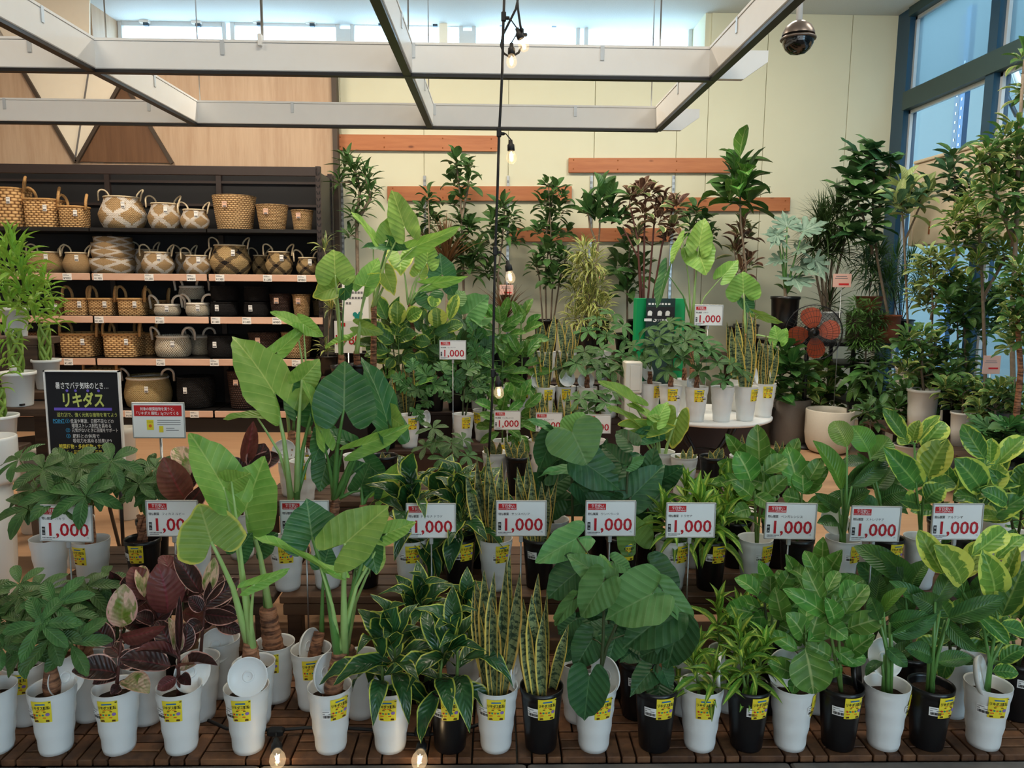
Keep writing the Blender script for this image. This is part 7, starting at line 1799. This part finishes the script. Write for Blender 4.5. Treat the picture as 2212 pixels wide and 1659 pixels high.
# white cylinder planters, stacked
for k, (y0, y1, lab) in enumerate(((1040, 1146, 'large round-bottomed white planter on the floor at the picture edge'), (944, 1041, 'large white planter standing in the lower white planter at the picture edge'))):
    Y = 3.35; zb = max(0.0, P(-10, y1, Y).z) if k else .001; b = at(-18, Y, zb + .1); b.z = zb; r_ = 54 * mpp(b); h = (P(0, y0, Y).z - zb)
    t = thing('white_planter', lab, 'planter', b, 'white planters at the picture edge')
    part('body', MB().lathe([(.001, 0), (r_ * .5, 0), (r_ * .8, h * .12), (r_ * .96, h * .36), (r_, h * .6), (r_ * .98, h), (r_ * .94, h + .004), (r_ * .88, h), (r_ * .86, h * .6), (.001, h * .55)] if not k else [(.001, 0), (r_ * .84, 0), (r_ * .92, h * .1), (r_ * .93, h * .95), (r_ * .92, h), (r_ * .88, h + .004), (r_ * .82, h), (r_ * .8, h * .5), (.001, h * .45)], 44, 'white_plastic', b), t)
for px, by, wpx, lab in ((118, 1092, 90, 'wide grey tub on the floor below the chalkboard'), (275, 1010, 44, 'pale grey tub on the floor behind the red notice'), (72, 1005, 60, 'grey tub with a wire handle behind the wooden stand')):
    Y = {118: 3.95, 275: 4.7, 72: 4.45}[px]; b = at(px, Y, .2); b.z = 0; r_ = wpx * mpp(b) / 2; h = P(px, {118: 985, 275: 922, 72: 965}[px], Y).z
    t = thing('grey_tub', lab, 'planter', b, 'grey tubs behind the money trees')
    part('body', MB().lathe([(.001, 0), (r_ * .82, 0), (r_ * .88, .01), (r_ * .98, h * .92), (r_ * 1.04, h * .93), (r_ * 1.04, h), (r_ * .97, h), (r_ * .9, h * .5), (.001, h * .48)], 36, 'stone_grey' if px == 118 else 'cream_plastic', b), t)

# ================================================================== big plants along the walls
R1, R2, R4 = .58, .78, .34
def low_rack(label, xa, xb, ya, yb, z, mat='wood_dark'):
    t = thing('plant_rack', label, 'rack', ((xa + xb) / 2, (ya + yb) / 2, 0), 'racks under the wall plants'); n = max(2, round((yb - ya) / .14))
    planks_x(t, xa, xb, ya, yb, z, n, mat)
    for x in (xa + .04, (xa + xb) / 2, xb - .04):
        for y in (ya + .04, yb - .04): part('leg', MB().box((x, y, (z - .03) / 2), (.05, .05, z - .03), mat), t)
low_rack('dark rack along the green wall under the slender figs', -1.68, .28, 7.3, 7.95, R1)
low_rack('higher dark rack along the green wall under the burgundy rubber plant', .3, 2.52, 7.25, 8.08, R2)
low_rack('low dark rack under the umbrella trees along the windows', 3.2, 4.13, 4.4, 6.45, R4)
FIC, BLU = ['ficus'], ['ficus_blue']
tree('slender fig with narrow drooping leaves beside the wood panelling', (0, 0), 7.7, [[(775, 760), (772, 560), (770, 470), (778, 410), (765, 360)], [(770, 480), (800, 430), (790, 380)]],
     [(748, 352, 24), (765, 372, 26), (792, 388, 28), (735, 395, 18), (775, 420, 24), (800, 420, 20), (765, 470, 16), (785, 455, 14), (755, 510, 14)], FIC, 120, 35, .26, 'lance', tr=.02, pot=(60, 60, 'black_plastic'), S=R1)
tree('round-leaved fig reaching over two boards, left of the hanging cable', 0, 7.75, [[(1005, 740), (1000, 560), (995, 430), (985, 345)], [(998, 470), (1012, 400), (1010, 370)]],
     [(985, 350, 24), (1008, 362, 16), (1015, 395, 18), (980, 395, 16), (1000, 430, 16), (975, 440, 12), (995, 480, 24), (1015, 490, 22), (985, 520, 18), (1005, 560, 30)], FIC, 100, 30, .6, 'oval', tr=.014, pot=(56, 60, 'black_plastic'), S=R1)
tree('small dark fig behind the tallest elephant ear', 0, 7.78, [[(935, 740), (930, 560), (925, 440)]], [(925, 425, 18), (915, 455, 20), (935, 480, 26), (910, 510, 22), (950, 520, 22)], FIC, 60, 28, .45, 'oval', tr=.01, pot=(50, 60, 'black_plastic'), S=R1)
tree('fig with a thin bent stem right behind the hanging cable', 0, 7.75, [[(1080, 740), (1075, 600), (1085, 520), (1090, 450)], [(1078, 600), (1050, 560), (1025, 545)]],
     [(1085, 450, 24), (1105, 470, 22), (1065, 480, 20), (1090, 505, 26), (1060, 530, 24), (1110, 520, 18), (1030, 550, 30), (1010, 580, 26), (1055, 585, 26)], FIC, 110, 40, .34, 'lance', tr=.012, pot=(56, 60, 'black_plastic'), S=R1)
tree('weeping fig with many thin woven stems and fine foliage in the middle of the wall', 0, 7.7, [[(1180, 690), (1178, 590), (1190, 500), (1185, 400)], [(1190, 690), (1195, 590), (1180, 500), (1195, 420)], [(1172, 690), (1165, 600), (1150, 540)], [(1196, 690), (1210, 600), (1225, 550)]],
     [(1182, 402, 16), (1200, 410, 18), (1215, 425, 14), (1175, 440, 22), (1205, 455, 24), (1185, 480, 24), (1165, 500, 18), (1200, 510, 26), (1225, 500, 12), (1180, 545, 32), (1215, 560, 26), (1160, 575, 26), (1195, 600, 30), (1225, 600, 20)], FIC, 190, 26, .55, 'oval', tr=.009, pot=(52, 56, 'black_plastic'), S=R2)
tree('rubber plant with big upright oval leaves in front of the upright rails', 0, 7.6, [[(1290, 690), (1285, 600), (1295, 500), (1297, 440)], [(1290, 530), (1275, 490), (1270, 460)]],
     [(1297, 428, 18), (1320, 440, 14), (1270, 455, 18), (1290, 470, 20), (1318, 470, 18), (1335, 480, 10)], FIC, 34, 54, .42, 'oval', tr=.012, el=(-5, 80), pot=(56, 60, 'black_plastic'), S=R2)
tree('burgundy rubber plant with many red-brown stems and mottled leaves', 0, 7.55, [[(1385, 690), (1378, 520), (1360, 440)], [(1390, 690), (1392, 500), (1395, 415)], [(1396, 690), (1410, 520), (1418, 425)], [(1402, 690), (1430, 530), (1455, 445)], [(1392, 690), (1380, 560), (1345, 490)]],
     [(1362, 428, 20), (1385, 415, 18), (1405, 420, 22), (1435, 440, 20), (1462, 448, 20), (1350, 470, 18), (1390, 460, 20), (1420, 480, 22), (1455, 490, 20), (1375, 510, 20), (1440, 520, 18)], ['burgundy', 'burgundy', 'cream_edge'], 120, 31, .5, 'oval', tr=.012, tmat='burgundy_stem', pot=(60, 62, 'black_plastic'), S=R2)
tree('dark rubber plant under the burgundy one beside the green panel', 0, 7.45, [[(1355, 720), (1355, 620), (1360, 540)]], [(1358, 540, 30), (1340, 580, 30), (1378, 590, 28), (1355, 630, 30)], FIC, 40, 47, .45, 'oval', tr=.012, pot=(56, 60, 'black_plastic'), S=R2)
tree('fig with large glossy leaf tiers standing out above the upper board', 0, 7.3, [[(1605, 705), (1612, 580), (1600, 480), (1598, 380), (1596, 345)]], [(1597, 345, 14), (1590, 385, 24), (1610, 390, 24), (1598, 420, 28), (1575, 435, 16), (1615, 440, 18)], ['ficus', 'benghalensis'], 36, 64, .46, 'oval', tr=.012, el=(-20, 70), pot=(60, 60, 'black_plastic'), S=R2)
tree('cream-edged rubber plant between the tall leaf and the dark pot', 0, 7.4, [[(1612, 700), (1608, 620), (1605, 560), (1607, 490)], [(1608, 600), (1590, 560), (1585, 540)]], [(1607, 485, 14), (1600, 505, 18), (1618, 512, 14), (1588, 545, 20), (1620, 570, 18), (1600, 590, 16)], ['cream_edge', 'burgundy'], 52, 35, .36, 'oval', tr=.009, el=(-10, 75), pot=(54, 60, 'black_plastic'), S=R2)
tree('thin fig behind the burgundy plant by the last wall rail', 0, 7.9, [[(1500, 700), (1500, 560), (1505, 470)]], [(1505, 455, 16), (1520, 480, 18), (1490, 490, 16), (1530, 510, 20), (1510, 520, 18)], FIC, 40, 33, .5, 'oval', tr=.008, pot=(50, 60, 'black_plastic'), S=R2)
tree('bushy yellow-striped song plant covered in fine narrow leaves', 0, 7.35, [[(1272, 705), (1272, 620), (1265, 550)]],
     [(1262, 545, 26), (1280, 570, 28), (1245, 580, 26), (1265, 605, 34), (1290, 620, 34), (1245, 635, 28), (1275, 650, 38), (1300, 665, 26), (1260, 685, 34), (1290, 700, 30), (1240, 690, 22)], ['song'], 620, 35, .15, 'lance', joined=True, el=(-60, 60), arch=.2, pot=(60, 60, 'black_plastic'), S=R2)
for px, py, Y, Lp, n_, lab in ((965, 565, 7.45, 100, 110, 'bronze spiky cordyline behind the elephant ears, leaves pointing up'), (1092, 680, 7.45, 84, 90, 'bronze spiky cordyline behind the cable and the pink tag')):
    tree(lab, 0, Y, [[(px, 748), (px, py + 30)]], [(px, py + 10, 16)], ['bronze'], n_, Lp, .055, 'needle', name='potted_cordyline', joined=True, el=(20, 88), arch=.1, spikes=True, twigs=False, pot=(54, 60, 'black_plastic'), tr=.015, S=R1)
tree('cream-striped small dracaena at the end of the basket shelf', 0, 7.4, [[(708, 768), (712, 640), (702, 545)], [(712, 700), (720, 640)]], [(702, 540, 12), (722, 640, 14), (716, 668, 12), (706, 760, 14)], ['song', 'cream_edge'], 90, 40, .14, 'lance', joined=True, spikes=True, el=(-30, 70), arch=.2, tr=.008, pot=(46, 50, 'black_plastic'), S=R1)
# philodendron with big lobed leaves in a black tub
r = tree('philodendron with large silvery lobed leaves in a tall black tub', 0, 7.0, [[(1697, 640), (1695, 620)]], [(1695, 628, 6)], FIC, 2, 24, .4, 'lance', pot=(60, 78, 'black_plastic'), tr=.02, twigs=False, S=R3)
ft = P(1697, 638, 7.0)
for b, tp_, w, dy in (((1690, 520), (1640, 505), 62, .0), ((1735, 500), (1795, 480), 70, .0), ((1700, 490), (1690, 455), 66, .1), ((1722, 540), (1760, 535), 66, -.1), ((1730, 575), (1770, 600), 62, -.15), ((1715, 600), (1730, 632), 80, -.25), ((1690, 560), (1650, 575), 40, .0), ((1760, 560), (1782, 612), 56, -.1), ((1680, 505), (1662, 540), 40, -.1)):
    B, o = pixleaf(r, 'phil', b, tp_, w, 7.0, dy, 0, UP + V((0, -.8, 0))); part('petiole', MB().tube([ft, ft.lerp(B, .5) + UP * .03, B], [.009, .007, .005], 7, 'petiole_dark'), r)
# dragon tree
r = tree('dragon tree with dense spiky heads on bare grey trunks in a white pot', 0, 7.2, [[(1782, 672), (1775, 600), (1770, 500)], [(1786, 672), (1795, 590), (1805, 480)], [(1790, 672), (1805, 600), (1825, 520)], [(1784, 672), (1784, 620), (1785, 560)], [(1780, 672), (1768, 620), (1757, 560)]],
         [(1770, 485, 14), (1805, 462, 14), (1827, 505, 14), (1786, 545, 14), (1757, 540, 12), (1810, 545, 12), (1785, 500, 12), (1790, 660, 8)], ['marginata'], 760, 73, .055, 'needle', name='potted_dragon_tree', joined=True, spikes=True, twigs=False, el=(-45, 88), arch=.1, tmat='trunk_grey', tr=.016, pot=(66, 60, 'white_plastic'), S=R3)
tree('tall fig with broad rounded leaves in the window corner', 0, 7.4, [[(1918, 680), (1895, 560), (1885, 450), (1890, 330)], [(1884, 540), (1865, 470), (1840, 400)], [(1886, 500), (1905, 430), (1920, 380)]],
     [(1880, 318, 22), (1905, 335, 20), (1850, 335, 22), (1925, 350, 18), (1875, 365, 24), (1840, 385, 24), (1900, 390, 26), (1825, 415, 22), (1870, 425, 26), (1915, 440, 26), (1850, 460, 24), (1895, 480, 24), (1840, 500, 18), (1880, 520, 20)], ['umbellata_dark', 'umbellata'], 80, 47, .86, fan='heart', tr=.014, el=(-40, 35), pot=(56, 60, 'terracotta'), S=R3)
tree('rubber plant with pale cream-green leaves against the windows', 0, 6.3, [[(1965, 790), (1955, 560), (1950, 470), (1945, 430)], [(1955, 520), (1985, 450), (1990, 430)]], [(1945, 410, 16), (1960, 425, 18), (1985, 440, 18), (1940, 440, 14), (1965, 460, 16), (2000, 425, 14)], ['pale_leaf', 'ficus_blue', 'pale_leaf'], 44, 52, .38, 'oval', tr=.01, el=(-20, 75), pot=(56, 60, 'white_plastic'), S=R4)
tree('slim fig with dark oval leaves in front of the cream board', 0, 6.2, [[(2070, 800), (2066, 560), (2063, 420), (2060, 350)]], [(2060, 340, 20), (2050, 375, 20), (2078, 395, 20), (2048, 410, 16), (2080, 430, 20)], ['ficus_blue', 'ficus'], 34, 45, .48, 'oval', tr=.008, pot=(56, 60, 'black_plastic'), S=R4)
tree('tall umbrella tree with whorled leaves at the picture edge, highest of all', 0, 5.2, [[(2190, 880), (2185, 700), (2195, 500), (2200, 330), (2210, 160)], [(2190, 520), (2150, 420), (2140, 350)]],
     [(2212, 130, 24), (2222, 200, 30), (2200, 285, 34), (2165, 305, 30), (2135, 330, 26), (2190, 340, 40), (2220, 350, 40), (2155, 370, 32), (2115, 355, 20), (2195, 410, 44), (2150, 420, 36), (2225, 450, 40), (2180, 475, 40)], ['schefflera_dark', 'schefflera'], 300, 40, .36, 'obovate', tr=.018, el=(-45, 45), pot=(80, 80, 'black_plastic'), S=R4)
tree('umbrella tree with yellow-flecked leaves below the tallest one', 0, 5.6, [[(2130, 870), (2125, 700), (2120, 560), (2110, 450)], [(2126, 640), (2170, 560)]],
     [(2100, 420, 26), (2080, 455, 30), (2115, 470, 30), (2060, 480, 26), (2095, 510, 34), (2130, 530, 34), (2060, 530, 24), (2165, 545, 36), (2200, 560, 40), (2110, 570, 30)], ['schefflera', 'altissima_green'], 230, 35, .36, 'obovate', tr=.014, el=(-40, 50), pot=(70, 70, 'black_plastic'), S=R4)
tree('loose schefflera with light leaves in front of the bright lower pane', 0, 6.3, [[(2010, 800), (2015, 660), (2010, 560)], [(2012, 680), (2045, 600)]], [(2005, 555, 24), (2030, 560, 26), (1985, 580, 22), (2050, 585, 26), (2010, 605, 30), (2035, 630, 28), (1985, 630, 24), (2000, 660, 22)], ['schefflera', 'pale_leaf'], 170, 28, .4, 'obovate', tr=.01, pot=(60, 60, 'black_plastic'), S=R4)
tree('dense dark glossy bush left of the twisted trunk by the windows', 0, 5.7, [[(2090, 860), (2085, 740), (2080, 660)]], [(2060, 620, 28), (2090, 625, 28), (2120, 640, 30), (2050, 655, 30), (2085, 670, 36), (2125, 680, 36), (2155, 650, 30), (2165, 700, 30), (2060, 700, 30), (2110, 715, 30)], ['schefflera_dark', 'ficus'], 260, 30, .46, 'oval', tr=.012, pot=(66, 66, 'black_plastic'), S=R4)
tree('umbrella tree with twisted trunk and yellow-green leaves at the picture edge', 0, 4.7, [[(2195, 900), (2205, 800), (2198, 700), (2205, 600)]], [(2200, 590, 36), (2180, 630, 34), (2215, 640, 40), (2190, 690, 36), (2220, 720, 40), (2185, 745, 30)], ['schefflera', 'schefflera_dark'], 180, 35, .38, 'obovate', tr=.02, tmat='trunk_brown', pot=(80, 90, 'black_plastic'), S=R4)
tree('broad schefflera bush in the middle of the right-hand plants', 0, 6.2, [[(1995, 840), (1990, 800), (1995, 740)]], [(1960, 735, 28), (1990, 730, 30), (2020, 745, 30), (1945, 765, 26), (1980, 775, 32), (2015, 785, 34), (2045, 770, 30), (2050, 810, 30), (1995, 815, 32), (1955, 805, 28), (2085, 770, 28), (2090, 810, 30)], ['schefflera_dark', 'ficus', 'schefflera'], 260, 32, .42, 'obovate', tr=.012, pot=(64, 64, 'white_plastic'), S=R4)
tree('feathery dark green conifer-like plant below the terracotta pot', 0, 6.9, [[(1870, 780), (1872, 700)]], [(1850, 660, 22), (1880, 665, 24), (1845, 695, 26), (1880, 700, 30), (1905, 690, 22), (1850, 730, 30), (1885, 735, 30), (1850, 765, 24), (1900, 765, 26)], ['schefflera_dark'], 1300, 19, .16, 'lance', name='potted_shrub', cat='potted shrub', joined=True, el=(-50, 30), tr=.008, pot=(56, 60, 'black_plastic'), S=R5)
tree('spider-leaved green tuft in a terracotta pot on the brown crate', 0, 7.32, [[(1878, 640), (1880, 620)]], [(1885, 600, 30), (1870, 570, 26), (1900, 560, 26), (1880, 540, 20), (1915, 610, 22)], ['ficus_blue', 'schefflera_dark'], 420, 40, .09, 'lance', name='potted_shrub', cat='potted shrub', joined=True, el=(-50, 60), arch=.25, tr=.006, pot=(56, 36, 'terracotta'), z=zt2)
tree('dark lacy palm standing black against the bright pane', 0, 7.35, [[(1945, 690), (1940, 620)], [(1948, 690), (1960, 600)], [(1942, 690), (1925, 620)], [(1950, 690), (1985, 620)]], [(1935, 560, 30), (1965, 570, 34), (1985, 600, 30), (1920, 600, 26), (1950, 620, 34), (1975, 640, 28), (1930, 650, 26)], ['schefflera_dark'], 520, 40, .06, 'needle', name='potted_palm', cat='potted palm', joined=True, el=(-20, 80), tr=.006, tmat='black_ink', pot=(56, 60, 'black_plastic'), S=R3)
tree('rubber plant with oval yellow-green leaves in a dark pot behind the cream planter', 0, 7.05, [[(1770, 900), (1775, 850), (1780, 822)], [(1772, 870), (1740, 830)]], [(1785, 797, 14), (1800, 812, 18), (1755, 822, 22), (1790, 847, 24), (1740, 852, 20), (1770, 872, 24), (1805, 872, 20), (1720, 872, 16)], ['benghalensis', 'schefflera'], 70, 42, .45, 'oval', tr=.009, pot=(70, 60, 'black_plastic'), S=0.0)
tree('dark fiddle-leaved bush between the round table and the fan', 0, 6.9, [[(1642, 880), (1695, 800), (1700, 760)]], [(1692, 770, 21), (1712, 795, 23), (1682, 810, 23), (1727, 825, 21), (1692, 845, 25), (1672, 865, 17)], ['strelitzia', 'ficus'], 50, 52, .5, 'obovate', tr=.01, pot=(64, 60, 'black_plastic'), S=0.0)
tree('drooping long-leaved plant beside the cream planter', 0, 6.7, [[(1885, 900), (1880, 830), (1875, 800)], [(1882, 860), (1850, 880)]], [(1875, 800, 20), (1895, 810, 22), (1860, 820, 20), (1880, 845, 24), (1905, 850, 20), (1885, 880, 20)], ['schefflera_dark', 'ficus'], 60, 54, .26, 'lance', el=(-75, 10), arch=.16, tr=.009, pot=(60, 60, 'black_plastic'), S=0.0)
tree('leafy bush behind the tall marbled fig, low and dark', 0, 6.0, [[(1965, 960), (1960, 880)]], [(1950, 850, 28), (1980, 855, 30), (1935, 885, 26), (1970, 895, 28), (2005, 880, 28), (2015, 850, 24)], ['schefflera_dark', 'ficus'], 110, 35, .45, 'oval', tr=.009, pot=(64, 60, 'white_plastic'), S=0.0)
tree('umbrella bush in the white cylinder pot by the pink tag', 0, 5.4, [[(2080, 890), (2080, 850)]], [(2075, 840, 26), (2105, 845, 26), (2060, 865, 22), (2095, 870, 26), (2040, 840, 20)], ['schefflera', 'schefflera_dark'], 100, 32, .4, 'obovate', tr=.01, pot=(48, 90, 'white_plastic'), S=R4)
tree('umbrella bush under the pink tag with shining whorls', 0, 5.0, [[(2150, 930), (2150, 880)]], [(2130, 855, 26), (2160, 850, 28), (2190, 860, 30), (2120, 885, 24), (2150, 890, 30), (2190, 895, 30), (2215, 880, 26)], ['schefflera', 'ficus'], 150, 35, .4, 'obovate', tr=.01, pot=(70, 60, 'black_plastic'), S=R4)
tree('dark cut-leaved philodendron low at the picture edge above the marbled figs', 0, 4.5, [[(2160, 1000), (2160, 960)]], [(2140, 935, 24), (2175, 930, 26), (2205, 945, 26), (2150, 960, 22), (2190, 970, 22)], ['monstera'], 34, 57, .8, fan='lobed', tr=.01, el=(-30, 40), pot=(70, 60, 'black_plastic'), S=0.0)
tree('small fig filling the gap behind the upright bird of paradise', 0, 5.5, [[(1880, 940), (1880, 900)]], [(1870, 890, 20), (1895, 885, 20), (1885, 910, 20)], ['ficus'], 30, 35, .4, 'oval', tr=.008, pot=(50, 60, 'black_plastic'), S=0.0)

for px, Y, kinds, el_, n, L, w, col, lab in ((905, 5.62, ['altg', 'fic'], (905, 735, 52, 60), 15, 44, 24, 'black', 'dark leafy fig behind the marbled figs of the island'),
                                             (985, 5.62, ['ben', 'fic'], (985, 775, 44, 60), 13, 44, 24, 'black', 'dark leafy fig behind the モンステラ sign'),
                                             (835, 5.62, ['fic', 'altg'], (830, 725, 40, 70), 13, 44, 24, 'black', 'dark leafy fig between the elephant ears and the marbled figs'),
                                             (1035, 5.62, ['umbd', 'mons'], (1035, 770, 34, 60), 8, 44, 40, 'white', 'dark round-leaved fig beside the cable, behind the split-leaf pots')):
    r, f = mp('leafy_fig', lab, px, Y + (.12 if px == 905 else 0), .56, col); bushy(r, f, kinds, *el_, n, L, w, Y)
